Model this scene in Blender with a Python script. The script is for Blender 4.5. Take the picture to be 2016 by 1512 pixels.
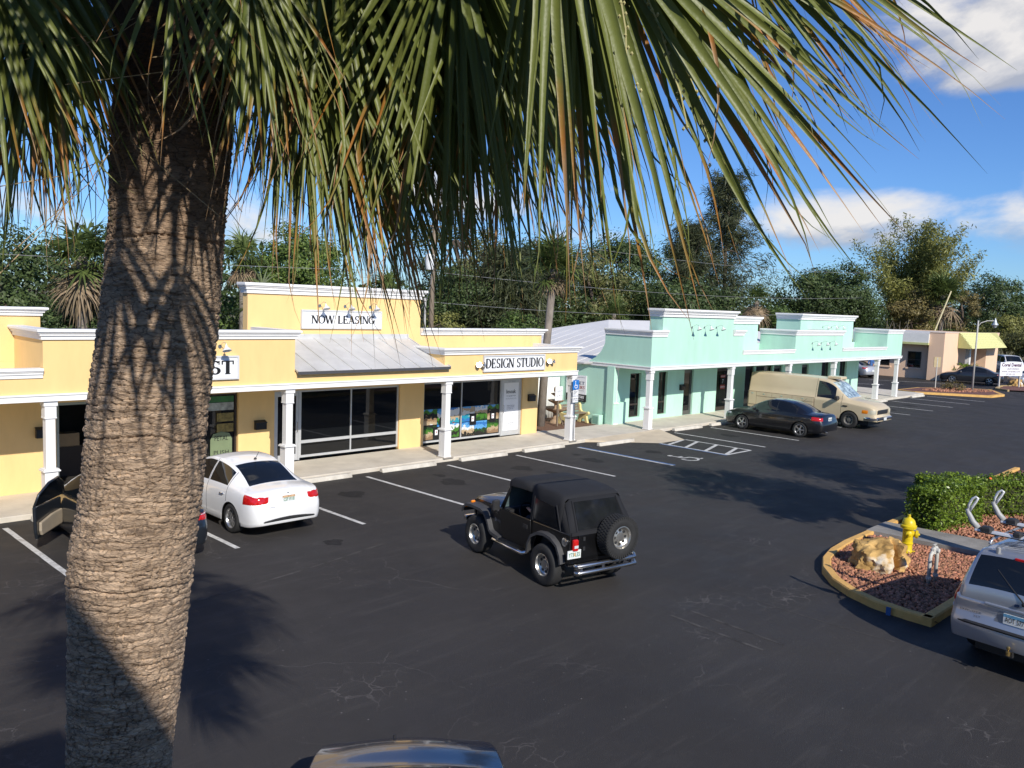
import bpy, bmesh, math, random
import numpy as np
from mathutils import Vector, Matrix
from mathutils.bvhtree import BVHTree
random.seed(7); RNG = np.random.default_rng(11)
SC = bpy.context.scene
COL = SC.collection
for _o in list(bpy.data.objects): bpy.data.objects.remove(_o)
R = math.radians

# ---------------------------------------------------------------- camera
CAM = Vector((-23.58, -20.22, 5.07))
YAW, PITCH, ROLL, FPX = 0.7908, 0.0945, 0.0377, 1661.9
_f = Vector((math.sin(YAW)*math.cos(PITCH), math.cos(YAW)*math.cos(PITCH), -math.sin(PITCH)))
_r0 = Vector((math.cos(YAW), -math.sin(YAW), 0)); _u0 = _r0.cross(_f)
_r = _r0*math.cos(ROLL) + _u0*math.sin(ROLL); _u = -_r0*math.sin(ROLL) + _u0*math.cos(ROLL)
cd = bpy.data.cameras.new('camera'); cam = bpy.data.objects.new('camera', cd); COL.objects.link(cam)
cd.sensor_fit = 'HORIZONTAL'; cd.sensor_width = 36; cd.lens = 36*FPX/2016
cd.clip_start = 0.05; cd.clip_end = 3000
cam.matrix_world = Matrix(((_r.x,_u.x,-_f.x,CAM.x),(_r.y,_u.y,-_f.y,CAM.y),(_r.z,_u.z,-_f.z,CAM.z),(0,0,0,1)))
SC.camera = cam

# ---------------------------------------------------------------- sun and sky
SUN_EL = R(33); SUN_TO = Vector((0.345, 0.939))          # light travels this way over the ground
sd = bpy.data.lights.new('sun', 'SUN'); sun = bpy.data.objects.new('sun', sd); COL.objects.link(sun)
sd.energy = 4.6; sd.angle = R(0.53); sd.color = (1.0, 0.945, 0.86)
_d = Vector((SUN_TO.x*math.cos(SUN_EL), SUN_TO.y*math.cos(SUN_EL), -math.sin(SUN_EL)))
sun.rotation_euler = _d.to_track_quat('-Z', 'Y').to_euler(); sun.location = (0, -60, 60)
world = bpy.data.worlds.new('World'); SC.world = world; world.use_nodes = True
def build_sky():
    nt = world.node_tree; N = nt.nodes; K = nt.links; N.clear()
    out = N.new('ShaderNodeOutputWorld'); bg = N.new('ShaderNodeBackground'); bg.inputs[1].default_value = 0.092
    sky = N.new('ShaderNodeTexSky'); sky.sky_type = 'NISHITA'; sky.sun_disc = False
    sky.sun_elevation = SUN_EL; sky.sun_rotation = math.atan2(-SUN_TO.x, -SUN_TO.y)
    sky.air_density = 1.0; sky.dust_density = 0.05; sky.ozone_density = 3.0; sky.altitude = 0
    tint = N.new('ShaderNodeMixRGB'); tint.blend_type = 'MULTIPLY'; tint.inputs[0].default_value = 1
    tint.inputs[2].default_value = (0.54, 0.81, 1.24, 1); K.new(sky.outputs[0], tint.inputs[1])
    tc = N.new('ShaderNodeTexCoord'); sep = N.new('ShaderNodeSeparateXYZ'); K.new(tc.outputs['Generated'], sep.inputs[0])
    def M(op, a, b=None, c=None):
        n = N.new('ShaderNodeMath'); n.operation = op
        for i, v in enumerate((a, b, c)):
            if v is None: continue
            if isinstance(v, (int, float)): n.inputs[i].default_value = v
            else: K.new(v, n.inputs[i])
        return n.outputs[0]
    def density(dz):
        zc = M('ADD', sep.outputs[2], dz)
        cmb = N.new('ShaderNodeCombineXYZ'); K.new(sep.outputs[0], cmb.inputs[0]); K.new(sep.outputs[1], cmb.inputs[1])
        K.new(M('MULTIPLY', zc, 2.3), cmb.inputs[2])
        n1 = N.new('ShaderNodeTexNoise'); n1.inputs['Scale'].default_value = 5.2; n1.inputs['Detail'].default_value = 9
        n1.inputs['Roughness'].default_value = 0.56; n1.inputs['Distortion'].default_value = 0.25
        K.new(cmb.outputs[0], n1.inputs['Vector'])
        # cloud banks: low cumulus near the horizon and a thicker sheet overhead
        rp = N.new('ShaderNodeValToRGB'); e = rp.color_ramp.elements
        e[0].position = 0.0; e[0].color = (.40,)*3+(1,); e[1].position = 1; e[1].color = (.46,)*3+(1,)
        for p, v in ((.05,.42),(.085,.53),(.12,.51),(.16,.40),(.22,.38),(.30,.46),(.5,.47)):
            q = rp.color_ramp.elements.new(p); q.color = (v,)*3+(1,)
        K.new(zc, rp.inputs[0])
        d = M('ADD', n1.outputs[0], rp.outputs[0])
        for (cx, cy, cz, wdt, amp) in CLOUDS:
            dist = N.new('ShaderNodeVectorMath'); dist.operation = 'DISTANCE'
            c3 = N.new('ShaderNodeCombineXYZ'); K.new(sep.outputs[0], c3.inputs[0]); K.new(sep.outputs[1], c3.inputs[1]); K.new(M('MULTIPLY', zc, 1.9), c3.inputs[2])
            K.new(c3.outputs[0], dist.inputs[0]); dist.inputs[1].default_value = (cx, cy, cz*1.9)
            mr = N.new('ShaderNodeMapRange'); mr.interpolation_type = 'SMOOTHSTEP'
            K.new(dist.outputs['Value'], mr.inputs[0]); mr.inputs[1].default_value = 0; mr.inputs[2].default_value = wdt
            mr.inputs[3].default_value = amp; mr.inputs[4].default_value = 0
            d = M('ADD', d, mr.outputs[0])
        return d
    d0 = density(0.0); d1 = density(0.028)
    mask = N.new('ShaderNodeMapRange'); mask.interpolation_type = 'SMOOTHSTEP'; K.new(d0, mask.inputs[0])
    mask.inputs[1].default_value = 1.03; mask.inputs[2].default_value = 1.25
    lit = N.new('ShaderNodeMapRange'); K.new(M('SUBTRACT', d0, d1), lit.inputs[0]); lit.inputs[1].default_value = -0.09; lit.inputs[2].default_value = 0.10
    cc = N.new('ShaderNodeMixRGB'); K.new(lit.outputs[0], cc.inputs[0]); cc.inputs[1].default_value = (4.3, 4.6, 5.4, 1); cc.inputs[2].default_value = (8.6, 8.3, 8.0, 1)
    mx = N.new('ShaderNodeMixRGB'); K.new(M('MULTIPLY', mask.outputs[0], 0.93), mx.inputs[0]); K.new(tint.outputs[0], mx.inputs[1]); K.new(cc.outputs[0], mx.inputs[2])
    K.new(mx.outputs[0], bg.inputs[0]); K.new(bg.outputs[0], out.inputs[0])
# cloud banks as sky directions (x, y, z), width, thickness
CLOUDS = [(0.904, 0.413, 0.111, 0.14, 0.18), (0.949, 0.302, 0.088, 0.18, 0.16), (0.926, 0.272, 0.263, 0.34, 0.40), (0.922, 0.319, 0.22, 0.12, 0.12), (0.938, 0.296, 0.18, 0.16, -0.2), (0.888, 0.408, 0.21, 0.2, -0.25), (0.558, 0.771, 0.308, 0.14, 0.13), (0.632, 0.76, 0.152, 0.13, 0.12), (0.268, 0.96, 0.083, 0.12, 0.14), (0.295, 0.954, 0.06, 0.09, 0.08), (0.466, 0.883, 0.061, 0.07, 0.14), (0.38, 0.894, 0.237, 0.25, -0.2), (0.827, 0.551, 0.11, 0.1, 0.1)]
build_sky()
vs = SC.view_settings; vs.view_transform = 'Standard'; vs.look = 'None'; vs.exposure = 0.18; vs.gamma = 1; vs.use_curve_mapping = False
SC.render.engine = 'CYCLES'; SC.cycles.use_denoising = True
SC.cycles.max_bounces = 6; SC.cycles.transparent_max_bounces = 6; SC.cycles.diffuse_bounces = 3; SC.cycles.glossy_bounces = 3; SC.cycles.transmission_bounces = 3

# ---------------------------------------------------------------- materials
MAT = {}
def pm(name, col, rough=0.6, metal=0.0, var=0.06, scale=3.0, bump=0.0, bscale=40.0, coat=0.0, spec=0.5, col2=None, dirt=0.0, detail=5, stretch=(1,1,1), island=0.0, trans=0.0, emit=None):
    """principled material whose colour wanders a little with noise"""
    if name in MAT: return MAT[name]
    m = bpy.data.materials.new(name); m.use_nodes = True; MAT[name] = m
    N = m.node_tree.nodes; K = m.node_tree.links; b = N['Principled BSDF']
    c = tuple(col)+(1,)
    lo = tuple(max(0, x*(1-var)) for x in col)+(1,); hi = tuple(min(1, x*(1+var)) for x in (col2 or col))+(1,)
    tc = N.new('ShaderNodeTexCoord'); mp = N.new('ShaderNodeMapping'); K.new(tc.outputs['Object'], mp.inputs[0]); mp.inputs['Scale'].default_value = stretch
    nz = N.new('ShaderNodeTexNoise'); nz.inputs['Scale'].default_value = scale; nz.inputs['Detail'].default_value = detail; nz.inputs['Roughness'].default_value = .62; K.new(mp.outputs[0], nz.inputs['Vector'])
    rp = N.new('ShaderNodeMapRange'); K.new(nz.outputs[0], rp.inputs[0]); rp.inputs[1].default_value = .3; rp.inputs[2].default_value = .7
    mx = N.new('ShaderNodeMixRGB'); mx.inputs[1].default_value = lo; mx.inputs[2].default_value = hi; K.new(rp.outputs[0], mx.inputs[0])
    last = mx.outputs[0]
    if dirt > 0:
        n2 = N.new('ShaderNodeTexNoise'); n2.inputs['Scale'].default_value = scale*.35; n2.inputs['Detail'].default_value = 8; n2.inputs['Roughness'].default_value = .7; K.new(mp.outputs[0], n2.inputs['Vector'])
        r2 = N.new('ShaderNodeMapRange'); K.new(n2.outputs[0], r2.inputs[0]); r2.inputs[1].default_value = .5; r2.inputs[2].default_value = .78; r2.inputs[4].default_value = dirt
        m2 = N.new('ShaderNodeMixRGB'); m2.blend_type = 'MULTIPLY'; K.new(r2.outputs[0], m2.inputs[0]); K.new(last, m2.inputs[1]); m2.inputs[2].default_value = (.42,.38,.33,1); last = m2.outputs[0]
    if island > 0:
        g = N.new('ShaderNodeNewGeometry'); hs = N.new('ShaderNodeHueSaturation'); K.new(last, hs.inputs['Color'])
        r3 = N.new('ShaderNodeMapRange'); K.new(g.outputs['Random Per Island'], r3.inputs[0]); r3.inputs[3].default_value = 1-island; r3.inputs[4].default_value = 1+island; K.new(r3.outputs[0], hs.inputs['Value'])
        r4 = N.new('ShaderNodeMath'); r4.operation = 'MULTIPLY_ADD'; K.new(g.outputs['Random Per Island'], r4.inputs[0]); r4.inputs[1].default_value = -.05*island; r4.inputs[2].default_value = .5+.025*island; K.new(r4.outputs[0], hs.inputs['Hue']); last = hs.outputs[0]
    K.new(last, b.inputs['Base Color']); b.inputs['Roughness'].default_value = rough; b.inputs['Metallic'].default_value = metal
    b.inputs['Specular IOR Level'].default_value = spec; b.inputs['Coat Weight'].default_value = coat; b.inputs['Coat Roughness'].default_value = .04
    if bump > 0:
        n3 = N.new('ShaderNodeTexNoise'); n3.inputs['Scale'].default_value = bscale; n3.inputs['Detail'].default_value = 4; K.new(mp.outputs[0], n3.inputs['Vector'])
        bp = N.new('ShaderNodeBump'); bp.inputs['Strength'].default_value = bump; bp.inputs['Distance'].default_value = .02; K.new(n3.outputs[0], bp.inputs['Height']); K.new(bp.outputs[0], b.inputs['Normal'])
    if trans > 0:
        o = N['Material Output']; tr = N.new('ShaderNodeBsdfTranslucent'); K.new(last, tr.inputs[0]); ms = N.new('ShaderNodeMixShader'); ms.inputs[0].default_value = trans
        K.new(b.outputs[0], ms.inputs[1]); K.new(tr.outputs[0], ms.inputs[2]); K.new(ms.outputs[0], o.inputs[0])
    if emit: b.inputs['Emission Color'].default_value = tuple(emit[:3])+(1,); b.inputs['Emission Strength'].default_value = emit[3]
    return m

# ---------------------------------------------------------------- mesh helpers
class MB:
    """collects shapes and links them as ONE mesh object"""
    def __init__(s): s.v = []; s.f = []; s.m = []; s.k = 0
    def mat(s, k): s.k = k; return s
    def add(s, v, f):
        o = len(s.v); s.v += [tuple(x) for x in v]; s.f += [tuple(i+o for i in q) for q in f]; s.m += [s.k]*len(f); return s
    def bx(s, x0, x1, y0, y1, z0, z1, M=None):
        v = [Vector((x, y, z)) for z in (z0, z1) for y in (y0, y1) for x in (x0, x1)]
        if M is not None: v = [M @ p for p in v]
        return s.add(v, [(0,2,3,1),(4,5,7,6),(0,1,5,4),(2,6,7,3),(0,4,6,2),(1,3,7,5)])
    def cbx(s, c, sx, sy, sz, rz=0, ch=.0):
        """centred box, optional chamfer on its upright edges and top"""
        M = Matrix.Translation(c) @ Matrix.Rotation(rz, 4, 'Z')
        if ch <= 0: return s.bx(-sx/2, sx/2, -sy/2, sy/2, -sz/2, sz/2, M)
        def ring(k, z): 
            a, b = sx/2-k, sy/2-k; q = ch
            return [M @ Vector(p+(z,)) for p in ((-a+q,-b),(a-q,-b),(a,-b+q),(a,b-q),(a-q,b),(-a+q,b),(-a,b-q),(-a,-b+q))]
        return s.loft([ring(0,-sz/2), ring(0,sz/2-ch), ring(ch*.8,sz/2)], True, True, True)
    def loft(s, rings, closed=True, cap0=False, cap1=False):
        n = len(rings[0]); v = [p for r in rings for p in r]; f = []
        for i in range(len(rings)-1):
            for j in range(n if closed else n-1):
                a, b = i*n+j, i*n+(j+1) % n; f.append((a, b, b+n, a+n))
        if cap0: f.append(tuple(range(n-1, -1, -1)))
        if cap1: f.append(tuple(range((len(rings)-1)*n, len(rings)*n)))
        return s.add(v, f)
    def prism(s, pts, axis, a, b):
        """polygon extruded along axis from a to b; pts are the other two coordinates in order"""
        def P(p, t): return {'x': (t, p[0], p[1]), 'y': (p[0], t, p[1]), 'z': (p[0], p[1], t)}[axis]
        n = len(pts); v = [P(p, a) for p in pts]+[P(p, b) for p in pts]
        return s.add(v, [tuple(range(n-1, -1, -1)), tuple(range(n, 2*n))]+[(i, (i+1) % n, (i+1) % n+n, i+n) for i in range(n)])
    def tube(s, path, r, n=8, caps=True):
        P = [Vector(p) for p in path]; rr = r if isinstance(r, (list, tuple)) else [r]*len(P); rings = []; up = None
        for i, p in enumerate(P):
            t = (P[min(i+1, len(P)-1)]-P[max(i-1, 0)]).normalized()
            if up is None: up = Vector((0,0,1)) if abs(t.z) < .9 else Vector((1,0,0))
            a = t.cross(up).normalized(); b = a.cross(t).normalized(); up = b
            rings.append([p+(a*math.cos(2*math.pi*k/n)+b*math.sin(2*math.pi*k/n))*rr[i] for k in range(n)])
        return s.loft(rings, True, caps, caps)
    def lathe(s, prof, n=24, M=None, caps=True):
        rings = [[Vector((r*math.cos(2*math.pi*k/n), r*math.sin(2*math.pi*k/n), z)) for k in range(n)] for r, z in prof]
        if M is not None: rings = [[M @ p for p in q] for q in rings]
        return s.loft(rings, True, caps and prof[0][0] > 1e-4, caps and prof[-1][0] > 1e-4)
    def build(s, name, mat, parent=None, smooth=False, loc=None, bevel=0.0, seg=2):
        me = bpy.data.meshes.new(name); me.from_pydata(s.v, [], s.f)
        mats = mat if isinstance(mat, (list, tuple)) else [mat]
        for q in mats: me.materials.append(q)
        if len(mats) > 1: me.polygons.foreach_set('material_index', s.m)
        bm = bmesh.new(); bm.from_mesh(me); bmesh.ops.recalc_face_normals(bm, faces=bm.faces); bm.to_mesh(me); bm.free()
        if smooth:
            me.shade_smooth()
            if smooth is not True: me.set_sharp_from_angle(angle=R(smooth))
        o = bpy.data.objects.new(name, me); COL.objects.link(o)
        if parent is not None: o.parent = parent
        if loc is not None: o.location = loc
        if bevel > 0:
            b = o.modifiers.new('bevel', 'BEVEL'); b.width = bevel; b.segments = seg; b.limit_method = 'ANGLE'; b.angle_limit = R(35)
        return o
def tag(o, label, cat, group=None, kind=None):
    o['label'] = label; o['category'] = cat
    if group: o['group'] = group
    if kind: o['kind'] = kind
    return o
def thing(name, label, cat, loc=(0,0,0), rz=0, group=None):
    o = bpy.data.objects.new(name, None); COL.objects.link(o); o.location = loc; o.rotation_euler = (0,0,rz); o.empty_display_size = .2
    return tag(o, label, cat, group)
def struct(o, kind='structure'): o['kind'] = kind; return o
def npmesh(name, V, F, mat, parent=None, smooth=False, attr=None):
    """fast quad mesh from numpy arrays"""
    V = np.asarray(V, np.float32); F = np.asarray(F, np.int32); k = F.shape[1]; me = bpy.data.meshes.new(name)
    me.vertices.add(len(V)); me.vertices.foreach_set('co', V.ravel()); me.loops.add(F.size); me.loops.foreach_set('vertex_index', F.ravel())
    me.polygons.add(len(F)); me.polygons.foreach_set('loop_start', np.arange(0, F.size, k, dtype=np.int32)); me.polygons.foreach_set('loop_total', np.full(len(F), k, np.int32))
    me.update(calc_edges=True); me.materials.append(mat)
    if attr is not None:
        a = me.attributes.new('along', 'FLOAT', 'POINT'); a.data.foreach_set('value', np.asarray(attr, np.float32))
    if smooth: me.shade_smooth()
    o = bpy.data.objects.new(name, me); COL.objects.link(o)
    if parent is not None: o.parent = parent
    return o
def copy_tree(o, parent=None):
    c = o.copy(); COL.objects.link(c); c.parent = parent
    for ch in list(o.children): copy_tree(ch, c)
    return c
# serif capitals drawn with strokes: ('l', x0,y0,x1,y1,width) and ('a', cx,cy,rx,ry,from,to,width at the sides,width at top and bottom)
GL = {'N': (.86, [('l',.12,0,.12,1,.09),('l',.14,1,.72,0,.17),('l',.74,0,.74,1,.09),('s',.12,0),('s',.1,1),('s',.74,1)]),
 'O': (.88, [('a',.44,.5,.36,.47,0,360,.17,.06)]), 'W': (1.22, [('l',.1,1,.36,0,.17),('l',.36,0,.6,1,.08),('l',.6,1,.86,0,.17),('l',.86,0,1.1,1,.08),('s',.1,1),('s',.6,1),('s',1.1,1)]),
 'L': (.68, [('l',.16,0,.16,1,.17),('l',.1,.035,.6,.035,.07),('l',.59,0,.59,.28,.06),('s',.16,1),('s',.16,0)]), 'E': (.72, [('l',.16,0,.16,1,.17),('l',.1,.035,.62,.035,.07),('l',.1,.965,.6,.965,.07),('l',.2,.52,.48,.52,.06),('l',.61,0,.61,.26,.06),('l',.59,.76,.59,1,.06),('l',.48,.38,.48,.66,.05)]),
 'A': (.86, [('l',.1,0,.42,1,.07),('l',.42,1,.74,0,.18),('l',.2,.32,.62,.32,.06),('s',.1,0),('s',.75,0)]), 'S': (.64, [('a',.32,.735,.2,.23,30,270,.14,.07),('a',.32,.265,.21,.23,-150,90,.15,.07),('l',.53,.72,.53,1,.05),('l',.1,0,.1,.28,.05)]),
 'I': (.4, [('l',.2,0,.2,1,.17),('s',.2,0),('s',.2,1)]), 'G': (.86, [('a',.44,.5,.36,.47,38,360,.16,.06),('l',.74,.06,.74,.42,.16),('s',.74,.42)]), 'D': (.86, [('l',.16,0,.16,1,.17),('a',.3,.5,.44,.465,-90,90,.17,.065),('l',.08,.035,.34,.035,.07),('l',.08,.965,.34,.965,.07)]),
 'T': (.76, [('l',.38,0,.38,1,.17),('l',.06,.965,.7,.965,.07),('l',.07,.72,.07,1,.06),('l',.69,.72,.69,1,.06),('s',.38,0)]), 'U': (.86, [('l',.16,.3,.16,1,.17),('a',.44,.32,.3,.3,180,360,.12,.07),('l',.73,.3,.73,1,.08),('s',.16,1),('s',.73,1)]),
 'R': (.84, [('l',.16,0,.16,1,.17),('a',.34,.75,.26,.22,-90,90,.16,.06),('l',.1,.97,.36,.97,.06),('l',.14,.52,.36,.52,.06),('l',.38,.52,.7,0,.17),('s',.16,0),('s',.74,0)]), 'B': (.78, [('l',.16,0,.16,1,.17),('a',.34,.76,.24,.215,-90,90,.16,.06),('a',.34,.265,.3,.24,-90,90,.17,.06),('l',.08,.97,.36,.97,.06),('l',.14,.52,.36,.52,.06),('l',.08,.03,.36,.03,.06)]), ' ': (.42, [])}
def serif_text(text, width, height, org, ux, uz, n, t=.006, bold=1.3):
    """letters standing t proud of the plane through org spanned by ux (right) and uz (up)"""
    org, ux, uz, n = Vector(org), Vector(ux), Vector(uz), Vector(n); tot = sum(GL[c][0] for c in text); sx = width/tot; mb = MB(); x = 0; lay = 0
    def put(quad, lay):
        a = [org+ux*(p[0]*sx)+uz*(p[1]*height)+n*(t+lay*.0004) for p in quad]; mb.add(a, [(0,1,2,3)])
    for c in text:
        w, st = GL[c]
        for i, q in enumerate(st):
            if q[0] == 'l':
                _, x0, y0, x1, y1, wd = q; wd *= bold
                if abs(y1-y0) > abs(x1-x0)*.3: put([(x+x0-wd/2,y0),(x+x0+wd/2,y0),(x+x1+wd/2,y1),(x+x1-wd/2,y1)], i)
                else: put([(x+x0,y0-wd/2),(x+x1,y1-wd/2),(x+x1,y1+wd/2),(x+x0,y0+wd/2)], i)
            elif q[0] == 's':
                _, x0, y0 = q; y = .03 if y0 == 0 else .97; put([(x+x0-.16,y-.03),(x+x0+.16,y-.03),(x+x0+.16,y+.03),(x+x0-.16,y+.03)], i)
            else:
                _, cx, cy, rx, ry, a0, a1, wv, wh = q; k = 20
                for j in range(k):
                    pts = []
                    for a, s_ in ((a0+(a1-a0)*j/k, 1), (a0+(a1-a0)*(j+1)/k, 1), (a0+(a1-a0)*(j+1)/k, -1), (a0+(a1-a0)*j/k, -1)):
                        ca, sa = math.cos(R(a)), math.sin(R(a)); w_ = (wv*ca*ca+wh*sa*sa)*bold; pts.append((x+cx+ca*(rx+s_*w_/2), cy+sa*(ry+s_*w_/2)))
                    put(pts, i)
        x += w
    return mb
def plain_text(text, width, height, org, ux, uz, n, name, mat, parent, t=.004, fat=0.0):
    """lettering in Blender's own font, as a mesh fitted to width x height"""
    cu = bpy.data.curves.new('lettering', 'FONT'); cu.body = text; cu.resolution_u = 2; cu.offset = fat; ob = bpy.data.objects.new('lettering', cu); COL.objects.link(ob)
    bpy.context.view_layer.update(); me = bpy.data.meshes.new_from_object(ob.evaluated_get(bpy.context.evaluated_depsgraph_get())); bpy.data.objects.remove(ob)
    co = np.zeros(len(me.vertices)*3, np.float32); me.vertices.foreach_get('co', co); co = co.reshape(-1,3)
    lo, hi = co.min(0), co.max(0); org, ux, uz, n = (np.array(Vector(q)) for q in (org, ux, uz, n))
    q = (co-lo)/np.maximum(hi-lo, 1e-6)
    me.vertices.foreach_set('co', (org+np.outer(q[:,0]*width, ux)+np.outer(q[:,1]*height, uz)+n*t).astype(np.float32).ravel()); me.materials.clear(); me.materials.append(mat); me.update()
    o = bpy.data.objects.new(name, me); COL.objects.link(o); o.parent = parent; return o
X, Y, Z = Vector((1,0,0)), Vector((0,1,0)), Vector((0,0,1))
# ---------------------------------------------------------------- surface materials
def asphalt_mat():
    m = bpy.data.materials.new('asphalt'); m.use_nodes = True; N = m.node_tree.nodes; K = m.node_tree.links; b = N['Principled BSDF']
    tc = N.new('ShaderNodeTexCoord')
    def nz(scale, detail=6, rough=.6, stretch=(1,1,1), rot=0):
        mp = N.new('ShaderNodeMapping'); K.new(tc.outputs['Object'], mp.inputs[0]); mp.inputs['Scale'].default_value = stretch; mp.inputs['Rotation'].default_value = (0,0,rot)
        n = N.new('ShaderNodeTexNoise'); n.inputs['Scale'].default_value = scale; n.inputs['Detail'].default_value = detail; n.inputs['Roughness'].default_value = rough; K.new(mp.outputs[0], n.inputs['Vector']); return n.outputs[0]
    def mr(x, a, c, lo=0, hi=1):
        q = N.new('ShaderNodeMapRange'); K.new(x, q.inputs[0]); q.inputs[1].default_value = a; q.inputs[2].default_value = c; q.inputs[3].default_value = lo; q.inputs[4].default_value = hi; return q.outputs[0]
    def mul(a, c):
        q = N.new('ShaderNodeMath'); q.operation = 'MULTIPLY'; K.new(a, q.inputs[0])
        if isinstance(c, float): q.inputs[1].default_value = c
        else: K.new(c, q.inputs[1])
        return q.outputs[0]
    def mix(f, a, c, mode='MIX'):
        q = N.new('ShaderNodeMixRGB'); q.blend_type = mode; K.new(f, q.inputs[0])
        for i, v in ((1, a), (2, c)):
            if isinstance(v, tuple): q.inputs[i].default_value = v
            else: K.new(v, q.inputs[i])
        return q.outputs[0]
    col = mix(mr(nz(.22, 6), .3, .7), (.036,.033,.031,1), (.056,.051,.047,1))
    col = mix(mr(nz(2.0, 9, .75, (.20,1.6,1), R(-24)), .52, .78, 0, .65), col, (.090,.083,.076,1))      # scuffed sweeps
    col = mix(mr(nz(.8, 7, .65), .56, .74, 0, .5), col, (.068,.061,.056,1))
    # cracks: a coarse and a fine web, each only in worn patches
    dn = N.new('ShaderNodeTexNoise'); dn.inputs['Scale'].default_value = 2.2; dn.inputs['Detail'].default_value = 5; K.new(tc.outputs['Object'], dn.inputs['Vector'])
    va = N.new('ShaderNodeVectorMath'); va.operation = 'MULTIPLY_ADD'; K.new(dn.outputs['Color'], va.inputs[0]); va.inputs[1].default_value = (.55,.55,0); K.new(tc.outputs['Object'], va.inputs[2])
    def web(scale, wid, lo, hi, pscale):
        vo = N.new('ShaderNodeTexVoronoi'); vo.feature = 'DISTANCE_TO_EDGE'; vo.inputs['Scale'].default_value = scale; K.new(va.outputs[0], vo.inputs['Vector'])
        return mul(mr(vo.outputs['Distance'], wid*.3, wid, 1, 0), mr(nz(pscale, 4), lo, hi))
    crk = web(3.2, .030, .58, .70, .5); crk2 = web(.42, .0028, .50, .64, .3)
    speck = mul(mr(nz(38, 2, .5), .70, .76), mr(nz(1.3, 5, .7), .42, .66))
    vd = N.new('ShaderNodeTexVoronoi'); vd.inputs['Scale'].default_value = 7.5; K.new(tc.outputs['Object'], vd.inputs['Vector']); sr = N.new('ShaderNodeSeparateColor'); K.new(vd.outputs['Color'], sr.inputs[0])
    dots = mul(mr(vd.outputs['Distance'], .05, .10, 1, 0), mul(mr(sr.outputs[0], .78, .80), mr(nz(.7, 4), .42, .58)))
    col = mix(mul(dots, .8), col, (.30,.28,.26,1))
    col = mix(mul(crk, .75), col, (.16,.145,.135,1)); col = mix(mul(crk2, .7), col, (.16,.15,.14,1)); col = mix(mul(speck, .75), col, (.26,.24,.22,1))
    col = mix(mr(nz(95, 2, .5), .35, .65, 0, .45), col, (.014,.014,.016,1))
    K.new(col, b.inputs['Base Color']); K.new(mr(nz(.9, 6, .6), .3, .7, .62, .82), b.inputs['Roughness']); b.inputs['Specular IOR Level'].default_value = .25
    bp = N.new('ShaderNodeBump'); bp.inputs['Strength'].default_value = .5; bp.inputs['Distance'].default_value = .012; K.new(nz(70, 3, .6), bp.inputs['Height']); K.new(bp.outputs[0], b.inputs['Normal'])
    return m
ASPH = asphalt_mat()
LINE = pm('line_white', (.56,.55,.52), .7, var=.3, scale=9, dirt=.75, detail=9, bump=.2, bscale=80)
BLUE = pm('line_blue', (.10,.20,.42), .7, var=.3, scale=9, dirt=.6)
CONC = pm('concrete_walk', (.60,.545,.45), .85, var=.12, scale=1.6, dirt=.35, bump=.15, bscale=60)
CONC2 = pm('concrete_stop', (.58,.54,.46), .85, var=.14, scale=5, dirt=.5, bump=.25, bscale=50)
WALKG = pm('concrete_grey', (.25,.235,.21), .85, var=.2, scale=3, dirt=.5, bump=.2, bscale=50)
KERBY = pm('kerb_yellow_paint', (.70,.41,.12), .75, var=.14, scale=4, dirt=.55, bump=.25, bscale=30)
STY = pm('stucco_yellow', (.84,.575,.25), .85, var=.05, scale=2.0, dirt=.16, bump=.16, bscale=120, stretch=(1,1,.3))
STM = pm('stucco_mint', (.455,.715,.575), .85, var=.05, scale=2.0, dirt=.16, bump=.16, bscale=120, stretch=(1,1,.3))
STP = pm('stucco_peach', (.80,.555,.375), .85, var=.04, scale=2.0, dirt=.08, bump=.16, bscale=120, stretch=(1,1,.3))
TRIM = pm('trim_white', (.80,.79,.765), .55, var=.03, scale=3, dirt=.07)
SOFF = pm('soffit_paint', (.72,.66,.50), .8, var=.03)
GALV = pm('galvanised_sheet', (.60,.595,.575), .5, metal=.2, var=.12, scale=1.4, dirt=.22, detail=8)
ROOFG = pm('roof_grey_metal', (.68,.665,.64), .5, var=.05, scale=.8, dirt=.10)
ROOFM = pm('roof_membrane', (.55,.54,.52), .8, var=.08, scale=1.5, dirt=.4)
ROOFD = pm('roof_dark', (.09,.085,.08), .9, var=.2, scale=3)
GLASS = pm('shop_glass', (.006,.007,.008), .03, var=.2, spec=.55)
ALUM = pm('aluminium_frame', (.58,.59,.59), .4, metal=.35, var=.05)
BRNZ = pm('bronze_frame', (.055,.042,.036), .4, metal=.3, var=.1)
BLK = pm('black_enamel', (.012,.012,.013), .35, var=.1)
SIGNW = pm('sign_white', (.80,.81,.82), .35, var=.02)
LETK = pm('letter_black', (.008,.008,.009), .5, var=.05)
LETR = pm('letter_red', (.35,.05,.04), .5, var=.05)
LETG = pm('letter_grey', (.16,.17,.19), .5, var=.05)
LETN = pm('letter_plum', (.10,.045,.085), .5, var=.05)
WOODP = pm('weathered_wood', (.20,.155,.11), .85, var=.25, scale=6, stretch=(1,1,.12), bump=.3, bscale=30)
STEEL = pm('bright_steel', (.62,.63,.64), .22, metal=.95, var=.05)
GREYPOLE = pm('grey_pole_paint', (.44,.43,.40), .6, var=.12, scale=6)
EARTH = pm('terrain_grass', (.085,.098,.035), .95, var=.4, scale=.6, col2=(.16,.13,.06), bump=.4, bscale=6)
MULCH = pm('bark_mulch', (.16,.085,.05), .95, var=.4, scale=14, bump=.6, bscale=40)

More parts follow.
